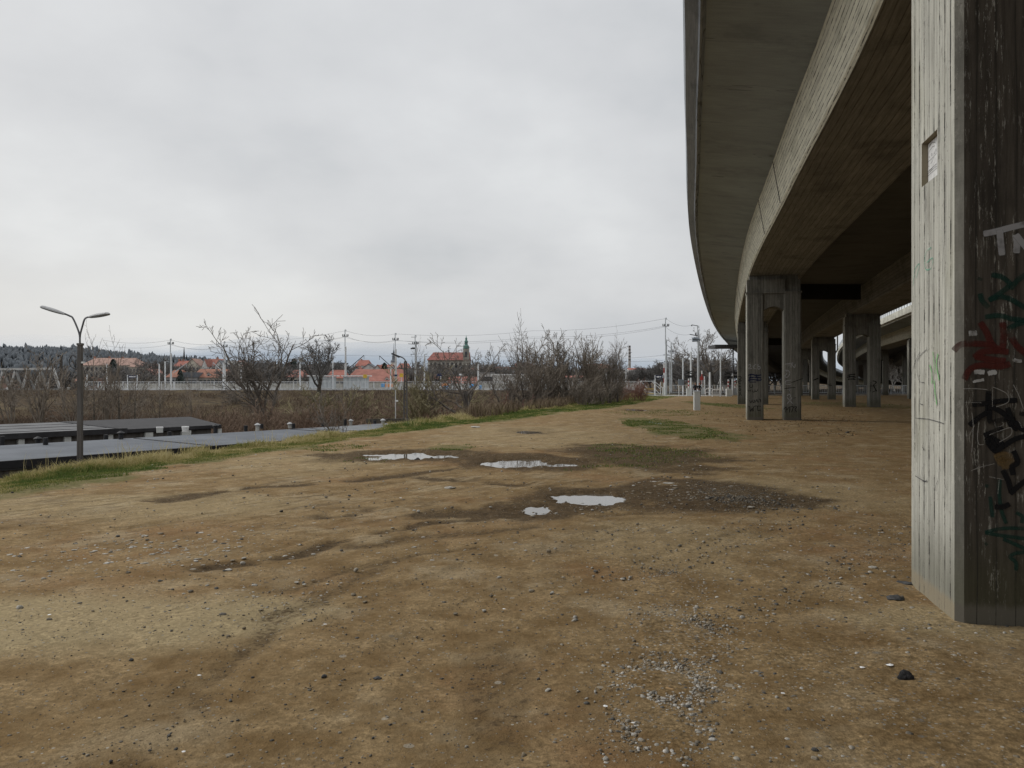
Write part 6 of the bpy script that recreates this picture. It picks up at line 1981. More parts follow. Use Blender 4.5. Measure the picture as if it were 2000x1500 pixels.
# ------------------------------------------------------------------ people
def person(label, px, Y, H, facing, jacket, cap):
    s = H / 1.75
    J = {}
    sk = [('pel', (0, 0, .95), .15, None), ('chest', (0, 0, 1.25), .155, 'pel'), ('neckb', (0, -.01, 1.47), .075, 'chest'), ('neck', (0, -.01, 1.54), .058, 'neckb'), ('head', (0, .02, 1.64), .092, 'neck'), ('crown', (0, .01, 1.71), .075, 'head'),
          ('hl', (-.1, 0, .88), .1, 'pel'), ('kl', (-.11, .02, .5), .068, 'hl'), ('al', (-.12, -.02, .1), .045, 'kl'), ('tl', (-.12, .14, .04), .04, 'al'),
          ('hr', (.1, 0, .88), .1, 'pel'), ('kr', (.11, .02, .5), .068, 'hr'), ('ar', (.12, -.02, .1), .045, 'kr'), ('tr', (.12, .14, .04), .04, 'ar'),
          ('sl', (-.2, 0, 1.42), .075, 'chest'), ('el', (-.27, -.02, 1.15), .055, 'sl'), ('wl', (-.2, .14, 1.0), .038, 'el'), ('pl', (-.18, .2, .97), .036, 'wl'),
          ('sr', (.2, 0, 1.42), .075, 'chest'), ('er', (.27, -.02, 1.15), .055, 'sr'), ('wr', (.2, .14, 1.0), .038, 'er'), ('pr', (.18, .2, .97), .036, 'wr')]
    names = [a[0] for a in sk]
    vs = [Vector(a[1]) * s for a in sk]; ed = [(names.index(a[3]), i) for i, a in enumerate(sk) if a[3]]; rd = [a[2] * s for a in sk]
    for hnd, sx in (('pl', -1), ('pr', 1)):
        b = names.index(hnd)
        for i in range(5):
            o = Vector((sx * (-.028 + .014 * i), .03, -.01)) if i < 4 else Vector((sx * -.045, .0, .01))
            L = (.07, .08, .075, .06, .05)[i]
            q = vs[b] + o * s; vs.append(q); rd.append(.009 * s); ed.append((b, len(vs) - 1))
            vs.append(q + Vector((0, L * .8, -L * .5)) * s); rd.append(.007 * s); ed.append((len(vs) - 2, len(vs) - 1))
    me = bpy.data.meshes.new('person_skeleton'); me.from_pydata([tuple(v) for v in vs], ed, []); me.update()
    tmp = bpy.data.objects.new('tmp_skel', me); COL.objects.link(tmp)
    md = tmp.modifiers.new('skin', 'SKIN'); md.use_smooth_shade = True
    for i, sv_ in enumerate(me.skin_vertices[0].data): sv_.radius = (rd[i], rd[i] * (.72 if names[i:i + 1] in (['pel'], ['chest']) else 1)); sv_.use_root = (i == 0)
    sb_ = tmp.modifiers.new('sub', 'SUBSURF'); sb_.levels = 1; sb_.render_levels = 1
    dg = bpy.context.evaluated_depsgraph_get()
    ev = tmp.evaluated_get(dg); me2 = bpy.data.meshes.new_from_object(ev)
    bpy.data.objects.remove(tmp)
    me2.materials.clear()
    for q in (SKIN, jacket, TROU, M['black']): me2.materials.append(q)
    for p in me2.polygons:
        c = p.center / s; 
        if c.z > 1.5: i = 0
        elif c.z > .88 and not (c.y > .15 and abs(c.x) > .12 and c.z < 1.05): i = 1
        elif c.z > .88: i = 0
        elif c.z > .12: i = 2
        else: i = 3
        p.material_index = i; p.use_smooth = True
    x_ = wx(px, Y)
    o = bpy.data.objects.new('person', me2); COL.objects.link(o)
    o.location = (x_, Y, .0); o.rotation_euler = (0, 0, facing)
    tag(o, label, 'person', None)
    # face and cap as children
    m = MB(); m.lathe([(.1, -.02), (.108, .03), (.09, .08), (.05, .105), (.01, .112)], (0, .005, 1.69), 12); m.v = [tuple(Vector(v) * s) for v in m.v]
    c_ = m.build('cap', cap, o, smooth=True, off=Vector((0, 0, 0)))
    m = MB()
    for sx in (-1, 1): m.cbox((sx * .035, .108, 1.655), (.026, .012, .014)); m.cbox((sx * .098, .01, 1.64), (.018, .04, .06))
    m.cbox((0, .118, 1.625), (.026, .03, .04)); m.cbox((0, .105, 1.585), (.05, .012, .012)); m.v = [tuple(Vector(v) * s) for v in m.v]
    m.build('face', simple('face_features', (.32, .18, .14), .7, .1), o, off=Vector((0, 0, 0)))
    return o


SKIN = simple('skin', (.48, .28, .21), .6, .08)
TROU = simple('trousers', (.02, .021, .028), .9, .2)
JK = simple('jacket_dark', (.012, .012, .016), .85, .2)
person('person in dark jacket standing left behind the grey cabinet', 1358.3, 99, 1.72, R(160), JK, simple('hat_tan', (.3, .2, .13), .8))
person('person in dark jacket standing right behind the grey cabinet', 1366.3, 99, 1.70, R(-165), JK, simple('hat_red', (.33, .12, .09), .8))
# ------------------------------------------------------------------ steel truss bridge at left
YB = 150.
tb = thing('truss_bridge', 'grey steel truss rail bridge at the far left', 'bridge', at(40, 762, YB))
STEEL = simple('steel_grey', (.22, .22, .215), .7, .2, 1.)
STEELT = simple('steel_pale', (.42, .42, .41), .7, .15, 1.)
for (dy, yt) in ((0., 0), (4.6, 0)):
    Y_ = YB + dy
    top = [(-140, 724), (0, 723.5), (104, 721 - 1)]; 
    m = MB(); m.bar(at(-140, 723, Y_), at(104, 720, Y_), .45, .4); m.build('top_chord', STEELT, tb)
    m = MB(); m.bar(at(-160, 761, Y_), at(118, 760.5, Y_), .5, .4); m.build('bottom_chord', STEEL, tb)
    m = MB(); m.bar(at(104, 720, Y_), at(117, 760, Y_), .42, .4); m.build('end_post', STEELT, tb)
    xs = list(np.arange(104, -140, -12.2))
    for i in range(len(xs) - 1):
        a_, b_ = (722, 760) if i % 2 == 0 else (760, 722)
        m = MB(); m.bar(at(xs[i], a_, Y_), at(xs[i + 1], b_, Y_), .36, .3); m.build('diagonal', STEEL if i % 2 else STEELT, tb)
m = MB()
for q in np.arange(104, -140, -24.4): m.bar(at(q, 720, YB), at(q, 720, YB + 4.6), .25)
m.build('cross_brace', STEEL, tb)
o = thing('chimney', 'dark square post right of the steel bridge', 'post', at(118.5, 760, 140))
m = MB(); a = at(117, 762, 140); b = at(120.5, 694, 140); m.box(a.x, 140, a.z, b.x, 140.3, b.z); m.build('shaft', M['bark_dark'], o)
m = MB(); m.box(a.x - .04, 139.96, b.z - .3, b.x + .04, 140.34, b.z + .05); m.build('cap', M['black'], o)
for i, (px_, lab) in enumerate(((14, 'white marker post at the far left rail edge'), (120, 'pale pier stub at the right end of the steel bridge'), (134, 'second pale stub right of the steel bridge'))):
    o = thing('marker_post', lab, 'post', at(px_, 765, 118))
    p = at(px_, 761, 118); h = .45; m = MB(); m.cbox((p.x, 118, p.z), (.24, .2, .55)); m.build('body', M['white'] if i == 0 else M['concrete'], o)
    m = MB(); m.cbox((p.x, 118, p.z + .3), (.28, .24, .06)); m.build('cap', M['white'], o)
# far left embankment abutment under the bridge end
o = thing('abutment', 'low grey parapet below the steel bridge at far left', 'wall', at(40, 765, 117))
m = MB(); m.box(wx(-80, 117), 117, -.6, wx(165, 117), 117.5, wz(761.5, 117)); m.build('wall', M['concrete_dark'], o)

# ------------------------------------------------------------------ town
WIN = simple('window_dark', (.05, .055, .065), .3, .2)


def house(label, px0, px1, py_e, py_r, Y, wall, roof, depth=9, kind='side', hip=.0, wins=(4, 1), pyb=768, name='house', cat='house', dormers=(), chim=(), win_h=.5, gable_over=.3):
    x0, x1 = wx(px0, Y), wx(px1, Y); ze, zr, zb = wz(py_e, Y), wz(py_r, Y), min(wz(pyb, Y), -2.8)
    t = thing(name, label, cat, ((x0 + x1) / 2, Y, zb))
    m = MB()
    ov = gable_over
    if kind == 'flat':
        m.box(x0, Y, zb, x1, Y + depth, ze); m.build('wall', wall, t)
        m = MB(); m.box(x0 - .2, Y - .2, ze, x1 + .2, Y + depth + .2, zr if zr > ze + .2 else ze + .3); rf = m.build('roof', roof, t)
    elif kind == 'side':     # ridge parallel to the picture
        h = (x1 - x0) * hip
        m.box(x0, Y, zb, x1, Y + depth, ze)
        if hip == 0:
            m.poly([(x0, Y, ze), (x0, Y + depth, ze), (x0, Y + depth / 2, zr)]); m.poly([(x1, Y, ze), (x1, Y + depth / 2, zr), (x1, Y + depth, ze)])
        m.build('wall', wall, t)
        m = MB(); yr = Y + depth / 2
        zo = ze - .12
        A, B, C, D = (x0 - ov, Y - ov, zo), (x1 + ov, Y - ov, zo), (x1 + ov, Y + depth + ov, zo), (x0 - ov, Y + depth + ov, zo)
        E, G = (x0 - ov + h, yr, zr), (x1 + ov - h, yr, zr)
        m.poly([A, B, G, E]); m.poly([C, D, E, G])
        if hip: m.poly([B, C, G]); m.poly([D, A, E])
        rf = m.build('roof', roof, t)
    else:                    # gable to the viewer
        xm = (x0 + x1) / 2
        m.box(x0, Y, zb, x1, Y + depth, ze); m.poly([(x0, Y, ze), (x1, Y, ze), (xm, Y, zr - .1)]); m.build('wall', wall, t)
        m = MB(); zo = ze - .15
        m.poly([(x0 - ov, Y - ov, zo), (xm, Y - ov, zr), (xm, Y + depth, zr), (x0 - ov, Y + depth, zo)]); m.poly([(xm, Y - ov, zr), (x1 + ov, Y - ov, zo), (x1 + ov, Y + depth, zo), (xm, Y + depth, zr)])
        m.raw([(x0 - ov, Y - ov, zo - .2), (xm, Y - ov, zr - .25), (xm, Y - ov, zr), (x0 - ov, Y - ov, zo)], [(0, 1, 2, 3)]); m.raw([(xm, Y - ov, zr - .25), (x1 + ov, Y - ov, zo - .2), (x1 + ov, Y - ov, zo), (xm, Y - ov, zr)], [(0, 1, 2, 3)])
        rf = m.build('roof', roof, t)
    nw, nrw = wins
    first = None
    for r_ in range(nrw):
        zc_ = ze - (r_ + .62) * (2.6)
        for i in range(nw):
            xc_ = x0 + (x1 - x0) * (i + .5) / nw
            if first is None:
                m = MB(); m.box(-.45, -.05, -.7, .45, .02, .7); first = m.build('window', WIN, t, off=Vector((0, 0, 0))); o = first
            else:
                o = first.copy(); COL.objects.link(o); o.parent = t
            o.location = Vector((xc_, Y, zc_)) - Vector(t.location)
    for (px_, py_, w) in dormers:
        p = at(px_, py_, Y + 1.2); ww = w / F * Y
        m = MB(); m.box(p.x - ww / 2, Y + 1.0, p.z - ww * .7, p.x + ww / 2, Y + 3.5, p.z); m.poly([(p.x - ww / 2, Y + 1., p.z), (p.x + ww / 2, Y + 1., p.z), (p.x, Y + 1., p.z + ww * .5)])
        d = m.build('dormer', WHITEW, t)
        m = MB(); m.poly([(p.x - ww * .6, Y + .8, p.z - .05), (p.x, Y + .8, p.z + ww * .55), (p.x, Y + 4, p.z + ww * .55), (p.x - ww * .6, Y + 4, p.z - .05)]); m.poly([(p.x, Y + .8, p.z + ww * .55), (p.x + ww * .6, Y + .8, p.z - .05), (p.x + ww * .6, Y + 4, p.z - .05), (p.x, Y + 4, p.z + ww * .55)]); m.build('dormer_roof', roof, d)
        m = MB(); m.box(p.x - ww * .2, Y + .93, p.z - ww * .45, p.x + ww * .2, Y + 1., p.z - ww * .08); m.build('dormer_window', WIN, d)
    for (px_, py_) in chim:
        p = at(px_, py_, Y + depth / 2); m = MB(); m.box(p.x - .35, p.y - .3, zr - 1.2, p.x + .35, p.y + .3, p.z); m.build('chimney', CHIM, rf)
    return t


def rmat(n, c): return simple(n, c, .9, .22, .6)


WHITEW = rmat('wall_white', (.55, .54, .52)); CREAM = rmat('wall_cream', (.42, .39, .33)); BEIGE = rmat('wall_beige', (.34, .31, .27)); GREYW = rmat('wall_grey', (.27, .265, .26)); REDW = rmat('wall_red', (.33, .15, .105))
ORR = rmat('roof_orange', (.25, .122, .085)); REDR = rmat('roof_red', (.26, .115, .09)); SALR = rmat('roof_salmon', (.30, .195, .16)); BRR = rmat('roof_brown', (.27, .11, .085)); PINR = rmat('roof_pink', (.36, .19, .155)); GRR = rmat('roof_grey', (.13, .14, .155)); CHIM = rmat('chimney_brick', (.3, .16, .12)); CHUR = rmat('roof_church', (.215, .085, .07))

house('long pale block with salmon tiled roof behind the lamp post saplings', 158, 262, 713, 698, 330, BEIGE, SALR, 14, hip=.12, wins=(12, 3), chim=((185, 696), (214, 696), (240, 697)), cat='building', name='town_block')
house('small red roofed house at the right end of the salmon roofed block', 252, 272, 716, 706, 320, CREAM, SALR, 9, hip=.2, wins=(3, 1))
house('low red walled shed behind the platform at left', 141, 168, 744, 736, 250, REDW, ORR, 8, wins=(3, 1), name='shed', cat='shed')
house('red walled building right of the lamp post just above the railing', 166, 216, 740, 736, 252, REDW, REDR, 8, wins=(6, 1), name='shed', cat='building')
house('faded pink roofed house left of the railway sign gap', 277, 301, 722, 710, 330, CREAM, PINR, 9, hip=.15, wins=(3, 1), chim=((285, 708),))
house('beige gable house behind the dark platform sign', 270, 304, 735, 720, 270, BEIGE, PINR, 10, kind='gable', wins=(3, 1))
house('pale pink house behind the steel truss bridge at far left', 5, 36, 736, 729, 300, SALR, PINR, 9, wins=(4, 1))
house('red brown gabled house group above the orange roof, left part', 338, 366, 715, 704, 370, BEIGE, BRR, 10, kind='side', hip=.2, wins=(5, 1), chim=((350, 701), (358, 702)))
house('tall gabled red roof house right of the left mast', 362, 389, 714, 700, 365, CREAM, SALR, 10, kind='gable', wins=(4, 1), chim=((383, 701),))
house('white half timbered gable house above the orange roof, left one', 394, 405, 716, 701.5, 340, WHITEW, REDR, 9, kind='gable', wins=(2, 1), gable_over=.15)
house('red roofed house between two white gables above the orange roof', 401, 429, 714, 700.5, 345, WHITEW, REDR, 9, kind='side', wins=(4, 1), chim=((425, 698),))
house('white gable house left of the second mast', 420, 436, 716, 703, 338, WHITEW, GRR, 9, kind='gable', wins=(2, 1))
house('plain white flat house right of the second mast', 444, 455, 708, 705, 330, WHITEW, WHITEW, 9, kind='flat', wins=(2, 2))
house('red brown roofed house left of the big bare tree', 455, 474, 714, 704, 350, GREYW, PINR, 9, hip=.2, wins=(3, 1))
house('large orange tiled building with white dormer behind the railing', 374, 434, 736.5, 720, 240, BEIGE, ORR, 12, hip=.06, wins=(8, 1), dormers=((408, 731, 8),), name='station_house', cat='building')
house('grey side wing with flat dormers left of the orange roof', 357, 383, 737, 727, 238, GREYW, GRR, 9, kind='flat', wins=(5, 1), name='side_wing', cat='building')
house('small red roof behind the left mast', 325, 350, 736, 722, 244, GREYW, ORR, 9, hip=.2, wins=(3, 1))
house('red roof house seen through the big bare tree', 556, 590, 736, 722, 250, CREAM, REDR, 10, hip=.18, wins=(4, 1))
house('white house behind the big bare tree crown', 552, 568, 720, 712, 340, WHITEW, BRR, 9, kind='gable', wins=(2, 1))
house('small brown house behind the big bare tree', 594, 609, 722, 711, 340, CREAM, BRR, 9, hip=.2, wins=(2, 1))
house('long grey block behind the round crowned tree', 640, 668, 711, 708, 360, GREYW, GRR, 10, kind='flat', wins=(6, 1), name='town_block', cat='building')
house('huge red tiled roof with eyebrow dormers behind the shelters', 672, 790, 745, 720, 215, CREAM, REDR, 16, hip=.12, wins=(12, 1), dormers=((756, 740, 8),), name='station_house', cat='building')
house('low red roof behind the left shelter', 636, 672, 738, 722, 222, BEIGE, BRR, 9, hip=.2, wins=(4, 1))
house('tall brown roofed house above the huge red roof', 694, 720, 714, 702.5, 330, WHITEW, BRR, 10, kind='side', hip=.18, wins=(5, 1), chim=((706, 701),))
house('white gable house with grey roof above the huge red roof', 709, 731, 718, 710, 318, WHITEW, GRR, 9, kind='gable', wins=(3, 1))
house('white gable house with red trim left of the grey gable', 688, 702, 721, 714, 312, WHITEW, BRR, 9, kind='gable', wins=(2, 1))
house('white gable house right of the grey gable', 729, 745, 722, 712, 316, WHITEW, BRR, 9, kind='gable', wins=(3, 1))
house('white terrace left of the little white tower', 742, 764, 717, 711.5, 322, WHITEW, BRR, 9, wins=(5, 1))
house('brown roofed house right of the little white tower', 776, 797, 718, 709, 330, BEIGE, BRR, 9, hip=.15, wins=(4, 1))
house('orange roofed house left of the church front', 819, 858, 742, 730, 235, BEIGE, ORR, 9, hip=.15, wins=(5, 1))
house('red roofed row between the church and the gnarled trunk', 872, 933, 748, 735, 235, CREAM, REDR, 9, hip=.1, wins=(7, 1))
house('white apartment block with small square windows', 936, 965, 730, 727.5, 250, WHITEW, GREYW, 9, kind='flat', wins=(7, 3), name='apartment_block', cat='building')
house('long cream building behind the apartment block', 918, 1002, 721, 716, 330, CREAM, BRR, 10, wins=(14, 1), name='town_block', cat='building')
house('long white flat hall behind the platform at the thicket', 962, 1062, 733, 730.5, 142, WHITEW, M['white'], 8, kind='flat', wins=(0, 0), name='hall', cat='building')
house('grey brick block behind the thicket', 1070, 1150, 737, 733, 240, GREYW, BRR, 9, wins=(10, 2), name='town_block', cat='building')
house('red roofed house behind the left half of the thicket', 1004, 1042, 720, 709, 330, CREAM, BRR, 9, hip=.1, wins=(5, 1))
house('red roofed houses behind the right half of the thicket', 1150, 1182, 720, 710, 350, CREAM, BRR, 9, hip=.1, wins=(5, 1))
house('orange roof right of the thicket behind the boards', 1176, 1193, 719, 711.5, 340, CREAM, ORR, 9, hip=.2, wins=(3, 1))
house('far red roofed terrace below the striped chimney', 1228, 1262, 722, 718.5, 480, WHITEW, BRR, 9, wins=(9, 1))

# eyebrow dormers on the huge roof are ordinary small hips
# little white tower
Yt = 335.
o = thing('church_tower', 'little white tower with dark stepped spire above the red roofs', 'tower', at(768, 745, Yt))
m = MB(); a = at(763, 745, Yt); b = at(773.5, 708, Yt); w2 = b.x - a.x; m.box(a.x, Yt, a.z, b.x, Yt + w2, b.z); m.build('shaft', WHITEW, o)
m = MB(); cx = (a.x + b.x) / 2; cy = Yt + w2 / 2; m.lathe([(w2 * .62, 0), (w2 * .55, .7), (w2 * .34, 1.3), (w2 * .3, 2.6), (w2 * .33, 2.8), (w2 * .16, 3.6), (w2 * .14, 4.6), (.1, 5.6), (.05, 8.2)], (cx, cy, b.z), 8); m.build('spire', GRR, o)
m = MB(); m.box(cx - .45, Yt - .06, b.z - 3, cx + .45, Yt, b.z - 1.2); m.build('window', WIN, o)
# big church
Yt = 380.
STONE = rmat('church_stone', (.25, .235, .205)); COPPER = rmat('copper_green', (.10, .19, .165))
ch = thing('church', 'big stone church with steep red roof and buttresses', 'church', at(875, 745, Yt))
x0, x1 = wx(836, Yt), wx(916, Yt); ze, zr = wz(702.5, Yt), wz(687.5, Yt)
m = MB(); m.box(x0, Yt, -2, x1, Yt + 18, ze); m.build('wall', STONE, ch)
m = MB(); ridge0 = wx(843, Yt); A, B, C, D = (x0 - .6, Yt - .6, ze - .2), (x1, Yt - .6, ze - .2), (x1, Yt + 18.6, ze - .2), (x0 - .6, Yt + 18.6, ze - .2); E, G = (ridge0, Yt + 9, zr + .2), (x1, Yt + 9, zr + .2)
m.poly([A, B, G, E]); m.poly([C, D, E, G]); m.poly([D, A, E]); m.poly([B, C, G]); m.build('roof', CHUR, ch)
for q in np.arange(838, 915, 8.2):
    m = MB(); xx_ = wx(q, Yt); m.box(xx_ - .45, Yt - 1.6, -2, xx_ + .45, Yt, ze - 2.6); m.raw([(xx_ - .45, Yt - 1.6, ze - 2.6), (xx_ + .45, Yt - 1.6, ze - 2.6), (xx_ + .45, Yt, ze - 1), (xx_ - .45, Yt, ze - 1)], [(0, 1, 2, 3)]); m.build('buttress', STONE, ch)
    m = MB(); w_ = wx(q + 4.1, Yt); m.poly([(w_ - .55, Yt - .05, 2.5), (w_ + .55, Yt - .05, 2.5), (w_ + .55, Yt - .05, ze - 2.2), (w_, Yt - .05, ze - 1.2), (w_ - .55, Yt - .05, ze - 2.2)]); m.build('window', WIN, ch)
o = thing('church_tower', 'stone tower with green copper onion cupola behind the gnarled tree', 'tower', at(910, 745, Yt + 6))
Y2 = Yt - .4; a = at(904.5, 745, Y2); b = at(916, 681, Y2); w2 = b.x - a.x; cx = (a.x + b.x) / 2
m = MB(); m.box(a.x, Y2, -2, b.x, Y2 + w2, b.z); m.build('shaft', STONE, o)
hc = wz(655, Y2) - b.z
m = MB(); m.lathe([(w2 * .56, 0), (w2 * .5, hc * .06), (w2 * .54, hc * .14), (w2 * .42, hc * .24), (w2 * .27, hc * .3), (w2 * .25, hc * .44), (w2 * .33, hc * .5), (w2 * .3, hc * .58), (w2 * .17, hc * .64), (w2 * .15, hc * .72), (w2 * .2, hc * .77), (w2 * .06, hc * .86), (.1, hc)], (cx, Y2 + w2 / 2, b.z), 12); m.build('cupola', COPPER, o, smooth=True)
m = MB(); m.box(cx - .5, Y2 - .06, b.z - 4, cx + .5, Y2, b.z - 1.4); m.build('window', WIN, o)
# striped chimney
Yt = 620.; o = thing('factory_chimney', 'tall banded factory chimney right of the thicket', 'chimney', at(1230, 722, Yt))
m = MB(); mis = []; a0 = wz(724, Yt); a1 = wz(675, Yt); nb = 15; cx = wx(1229.6, Yt)
for i in range(nb):
    t0 = i / nb; t1_ = (i + 1) / nb; k0 = len(m.f)
    m.tube([(cx, Yt, a0 + (a1 - a0) * t0), (cx, Yt, a0 + (a1 - a0) * t1_)], [1.15 - .3 * t0, 1.15 - .3 * t1_], 12)
    mis += [1 if (i >= 6 and i % 2 == 0) else 0] * (len(m.f) - k0)
m.mi = mis; m.build('shaft', [rmat('chimney_grey', (.36, .34, .32)), rmat('chimney_band', (.10, .09, .09))], o)
m = MB(); p = at(1233, 688.5, Yt); m.bar((cx, Yt, p.z), (p.x, Yt - 1, p.z), .4); m.build('bracket', M['dark_metal'], o)
# thin radio mast on the ridge
o = thing('radio_mast', 'thin radio mast above the gabled houses against the wooded ridge', 'mast', at(359.5, 700, 560)); m = MB(); m.tube([at(359.5, 702, 560), at(359.5, 690, 560), at(359.5, 678, 560)], [.9, .45, .15], 6); m.build('shaft', M['dark_metal'], o); m = MB(); m.bar(at(358, 694, 560), at(361, 694, 560), .5); m.build('platform', M['dark_metal'], o)

# bare trees among the houses (share four meshes)
FT = [tree_meshes(301, 3, H0=2.2, r0=.12, up=.08, rr=.55, jit=.15, lr=[.95, .65, .6], ch=[9, 8, 6], tw=.024, f0=[.3, .15, .1], lead=False), tree_meshes(302, 3, H0=1.8, r0=.12, up=.1, rr=.55, jit=.15, lr=[1.2, .66, .6], ch=[9, 8, 6], tw=.024, f0=[.25, .15, .1], lead=False)]
fsrc = []
TWF = simple('twig_hazy', (.135, .128, .122), .95, .25, .3)
DIST = [(308, 704, 300), (318, 712, 262), (350, 712, 262), (444, 716, 262), (452, 722, 230), (480, 708, 300), (492, 716, 250), (505, 704, 330), (520, 712, 290), (538, 706, 320), (546, 718, 240), (575, 706, 330), (600, 712, 300), (612, 722, 235), (632, 706, 320), (644, 714, 260), (660, 710, 300), (806, 708, 290), (798, 720, 240), (812, 722, 225), (846, 722, 225), (860, 716, 250), (880, 714, 270), (898, 718, 250), (925, 708, 340), (945, 712, 330), (962, 712, 300), (985, 716, 280), (1020, 706, 320), (1046, 714, 280), (1076, 718, 260), (1100, 714, 300), (1128, 716, 280), (1160, 718, 260), (1205, 724, 260), (1222, 726, 250), (1240, 725, 260), (1258, 720, 255), (1272, 715, 250), (1284, 712, 245), (1296, 710, 240), (1310, 708, 235), (1322, 706, 230), (1337, 694, 210), (1352, 700, 190), (1366, 706, 200), (1378, 712, 180), (1400, 708, 190), (1415, 706, 180), (1428, 702, 190), (1450, 706, 200), (1476, 700, 190), (1500, 690, 185), (1512, 696, 200), (1530, 700, 210), (140, 718, 200), (228, 716, 240), (62, 726, 230), (30, 722, 260), (98, 722, 240), (244, 722, 230), (258, 726, 220)]
for i, (px_, pt_, Y_) in enumerate(DIST):
    lab = ('bare grey brown tree among the town roofs left of the church' if px_ < 830 else 'bare grey brown tree behind the platform between church and thicket' if px_ < 1200 else 'bare grey brown tree in the wood behind the level crossing')
    grp = ('trees among the town roofs' if px_ < 830 else 'trees between church and thicket' if px_ < 1200 else 'trees behind the level crossing')
    j = i % 2
    if i < 2:
        t = tree('distant_tree', lab, px_, pt_, Y_, FT[j], TWF, TWF, grp, sx=1.15, rz=i)
        t['h0'] = float(bounds(FT[j])[1][2]); fsrc.append(t)
    else:
        t = recopy(fsrc[j], lab, px_, pt_, Y_, grp, sx=rng.uniform(1.0, 1.6), rz=rng.random() * 6)
EVG = simple('evergreen_hazy', (.055, .068, .06), .95, .3, .5)
m = MB(); rr = random.Random(4)
for i in range(420):
    z = rr.random() ** .8; a_ = rr.uniform(0, 6.28); r_ = (1 - z) * .36 * rr.uniform(.5, 1.); p = Vector((math.cos(a_) * r_, math.sin(a_) * r_, z)); q = p + Vector((math.cos(a_) * .09, math.sin(a_) * .09, -.05)); s_ = Vector((-math.sin(a_), math.cos(a_), 0)) * .04
    m.poly([p + s_, p - s_, q - Vector((0, 0, .015)), q + s_ * .5])
evm = m.mesh('evergreen'); evm.materials.append(EVG)
for (px_, pt_, Y_, lab) in ((221, 701, 300, 'dark spruce in front of the salmon roofed block'), (352, 722, 236, 'dark spruce left of the orange roofed building'), (574, 700, 320, 'dark evergreen behind the big bare tree'), (751, 708, 300, 'dark spruce by the white terrace above the huge roof')):
    o = thing('spruce', lab, 'tree', (wx(px_, Y_), Y_, -2.5)); H = wz(pt_, Y_) + 2.5
    c = bpy.data.objects.new('crown', evm); COL.objects.link(c); c.parent = o; c.scale = (H * .8, H * .8, H)
    m = MB(); m.tube([(0, 0, 0), (0, 0, H * .9)], [.25, .06], 6); m.build('trunk', M['bark_dark'], o, off=Vector((0, 0, 0)))
# white birches beyond the far viaduct
bt = tree_meshes(401, 3, H0=3.2, r0=.13, up=.12, lr=[.6, .6, .55], ch=[8, 6, 5], tw=.02, f0=[.35, .2, .15])
for i, (px_, pt_, Y_, lab) in enumerate(((1748, 692, 150, 'white stemmed birch seen beyond the far viaduct piers, left stem'), (1760, 690, 156, 'white stemmed birch seen beyond the far viaduct piers, right stem'), (1399, 705, 150, 'pale birch stem right of the oak trunk'), (1414, 703, 152, 'second pale birch stem right of the oak'))):
    t = tree('birch', lab, px_, pt_, Y_, bt, M['birch'], M['birch'] if i < 2 else M['twig_far'], None, sx=.9, rz=i * 1.7)

# ------------------------------------------------------------------ wooded ridge and mountains
rr = np.random.default_rng(33)
n = 13000
px_ = rr.uniform(-260, 960, n); Y_ = 470 + 300 * rr.random(n) ** .7
X_ = wx(px_, Y_); Z_ = height(X_, Y_, False)
V0, F0 = ico(0)
con_v = [(0, 0, 1)]; con_f = []
for k_, (z, r_) in enumerate(((.72, .10), (.74, .05), (.45, .17), (.47, .09), (.1, .25))):
    for q in range(6): con_v.append((math.cos(q * 1.047) * r_, math.sin(q * 1.047) * r_, z))
for q in range(6): con_f.append((0, 1 + q, 1 + (q + 1) % 6))
for L in range(4):
    for q in range(6):
        a_ = 1 + L * 6 + q; b_ = 1 + L * 6 + (q + 1) % 6
        con_f += [(a_, a_ + 6, b_ + 6), (a_, b_ + 6, b_)]
con_v = np.array(con_v); con_f = np.array(con_f)
VV = []; FF = []; TT_ = []; off = 0
for i in range(n):
    con = rr.random() < (.3 if px_[i] < 300 else .55)
    Ht = rr.uniform(5., 8.5) * (1.3 if rr.random() < .05 else 1)
    if con:
        v = con_v * np.array([Ht * rr.uniform(.5, .8), Ht * .6, Ht]); f = con_f; tn_ = rr.uniform(0, .45)
    else:
        v = V0 * (1 + (rr.random(len(V0))[:, None] - .5) * .7) * np.array([Ht * .16, Ht * .16, Ht * .48]) + np.array([0, 0, Ht * .55]); f = F0; tn_ = rr.uniform(.4, 1)
    VV.append(v + np.array([X_[i], Y_[i], Z_[i] - .5])); FF.append(f + off); off += len(v); TT_.append(np.full(len(v), tn_))
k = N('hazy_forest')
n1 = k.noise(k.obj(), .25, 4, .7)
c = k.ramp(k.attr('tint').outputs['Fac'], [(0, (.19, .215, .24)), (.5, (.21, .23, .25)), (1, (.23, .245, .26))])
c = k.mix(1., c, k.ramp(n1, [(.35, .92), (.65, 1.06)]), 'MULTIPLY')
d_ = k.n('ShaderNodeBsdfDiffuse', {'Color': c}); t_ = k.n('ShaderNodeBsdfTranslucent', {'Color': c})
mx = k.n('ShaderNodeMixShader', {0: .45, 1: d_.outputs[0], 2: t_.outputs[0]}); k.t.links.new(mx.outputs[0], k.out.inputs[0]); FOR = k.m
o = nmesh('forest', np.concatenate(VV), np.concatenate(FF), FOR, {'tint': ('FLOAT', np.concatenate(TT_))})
tag(o, 'hazy blue grey wood covering the ridge behind the town', 'wood', kind='stuff')


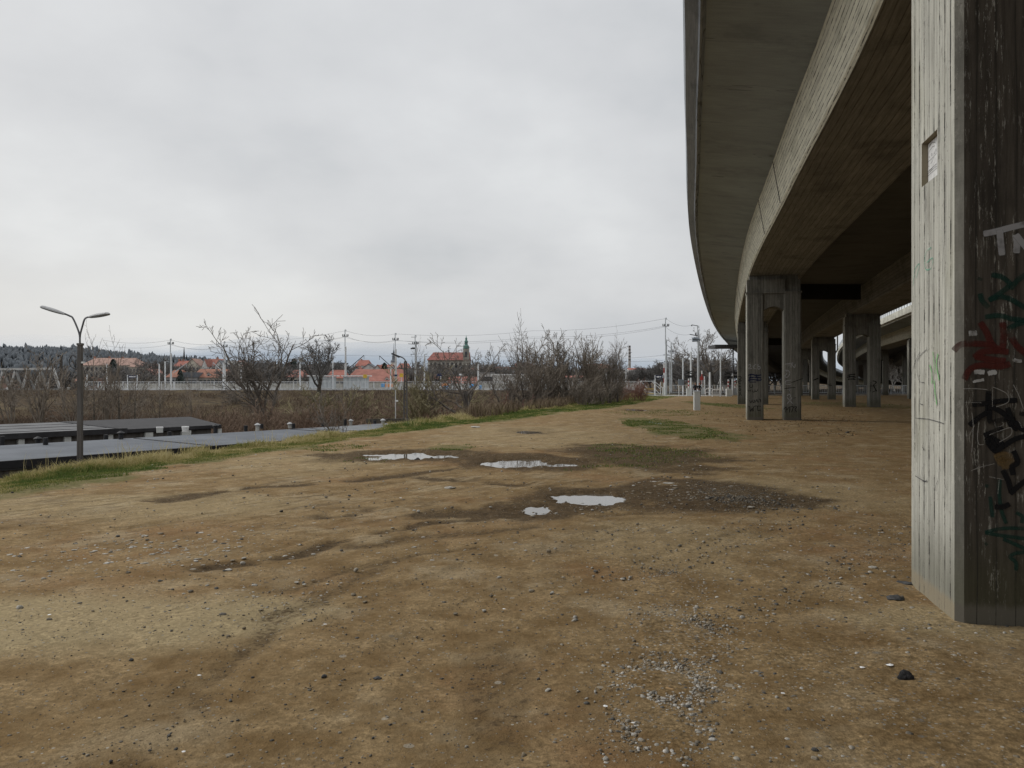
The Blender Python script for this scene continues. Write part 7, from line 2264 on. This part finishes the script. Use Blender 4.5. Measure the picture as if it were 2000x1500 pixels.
def mountain(name, prof, Y, col, top, fade, seed):
    """prof: photo skyline; a hazy range that dissolves into cloud at its crest"""
    pxs = np.linspace(-1500, 3500, 260); crest = np.interp(pxs, [p[0] for p in prof], [p[1] for p in prof])
    crest = crest + (fbm(pxs * .012, pxs * 0, seed, 4) - .5) * 7
    V = []; Fq_ = []; nr_ = 14; al = []
    for i, q in enumerate(pxs):
        zt = max(wz(crest[i], Y), 30)
        for j in range(nr_):
            t = j / (nr_ - 1)
            V.append((wx(q, Y) , Y + (t ** 1.3) * Y * .25 * (1), -60 + (zt * (1 + .25 * 1) + 60) * (t ** .8) if False else -60 + (CZ + (zt - CZ) * (1 + .25 * t ** 1.3) + 60) * t)); al.append(t)
    for i in range(len(pxs) - 1):
        for j in range(nr_ - 1):
            a_ = i * nr_ + j; Fq_.append((a_, a_ + nr_, a_ + nr_ + 1, a_ + 1))
    k = N(name + '_haze'); P = k.vscale(k.obj(), (.0006, .0006, .004)); n_ = k.noise(P, 1., 5, .6)
    t_ = k.attr('tint').outputs['Fac']
    c = k.mix(k.sstep(n_, .3, .7), col, tuple(min(1, q * 1.14) for q in col))
    tn_ = k.math('ADD', t_, k.math('MULTIPLY', k.math('SUBTRACT', n_, .5), .45))
    al_ = k.math('SUBTRACT', 1., k.math('MULTIPLY', k.sstep(tn_, fade, 1.0), top))
    d = k.n('ShaderNodeBsdfDiffuse', {'Color': c}); tr = k.n('ShaderNodeBsdfTransparent'); mx = k.n('ShaderNodeMixShader', {0: al_, 1: tr.outputs[0], 2: d.outputs[0]}); k.t.links.new(mx.outputs[0], k.out.inputs[0])
    o = nmesh(name, V, Fq_, k.m, {'tint': ('FLOAT', al)}, smooth=True)
    tag(o, kind='structure')


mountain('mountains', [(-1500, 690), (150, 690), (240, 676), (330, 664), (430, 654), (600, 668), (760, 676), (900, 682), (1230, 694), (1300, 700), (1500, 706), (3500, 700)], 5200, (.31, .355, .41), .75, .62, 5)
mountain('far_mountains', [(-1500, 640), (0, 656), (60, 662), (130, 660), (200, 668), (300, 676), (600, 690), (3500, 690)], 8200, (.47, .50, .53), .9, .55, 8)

# drop helper properties
for o in bpy.data.objects:
    for kk in ('h0', 'w0'):
        if kk in o: del o[kk]
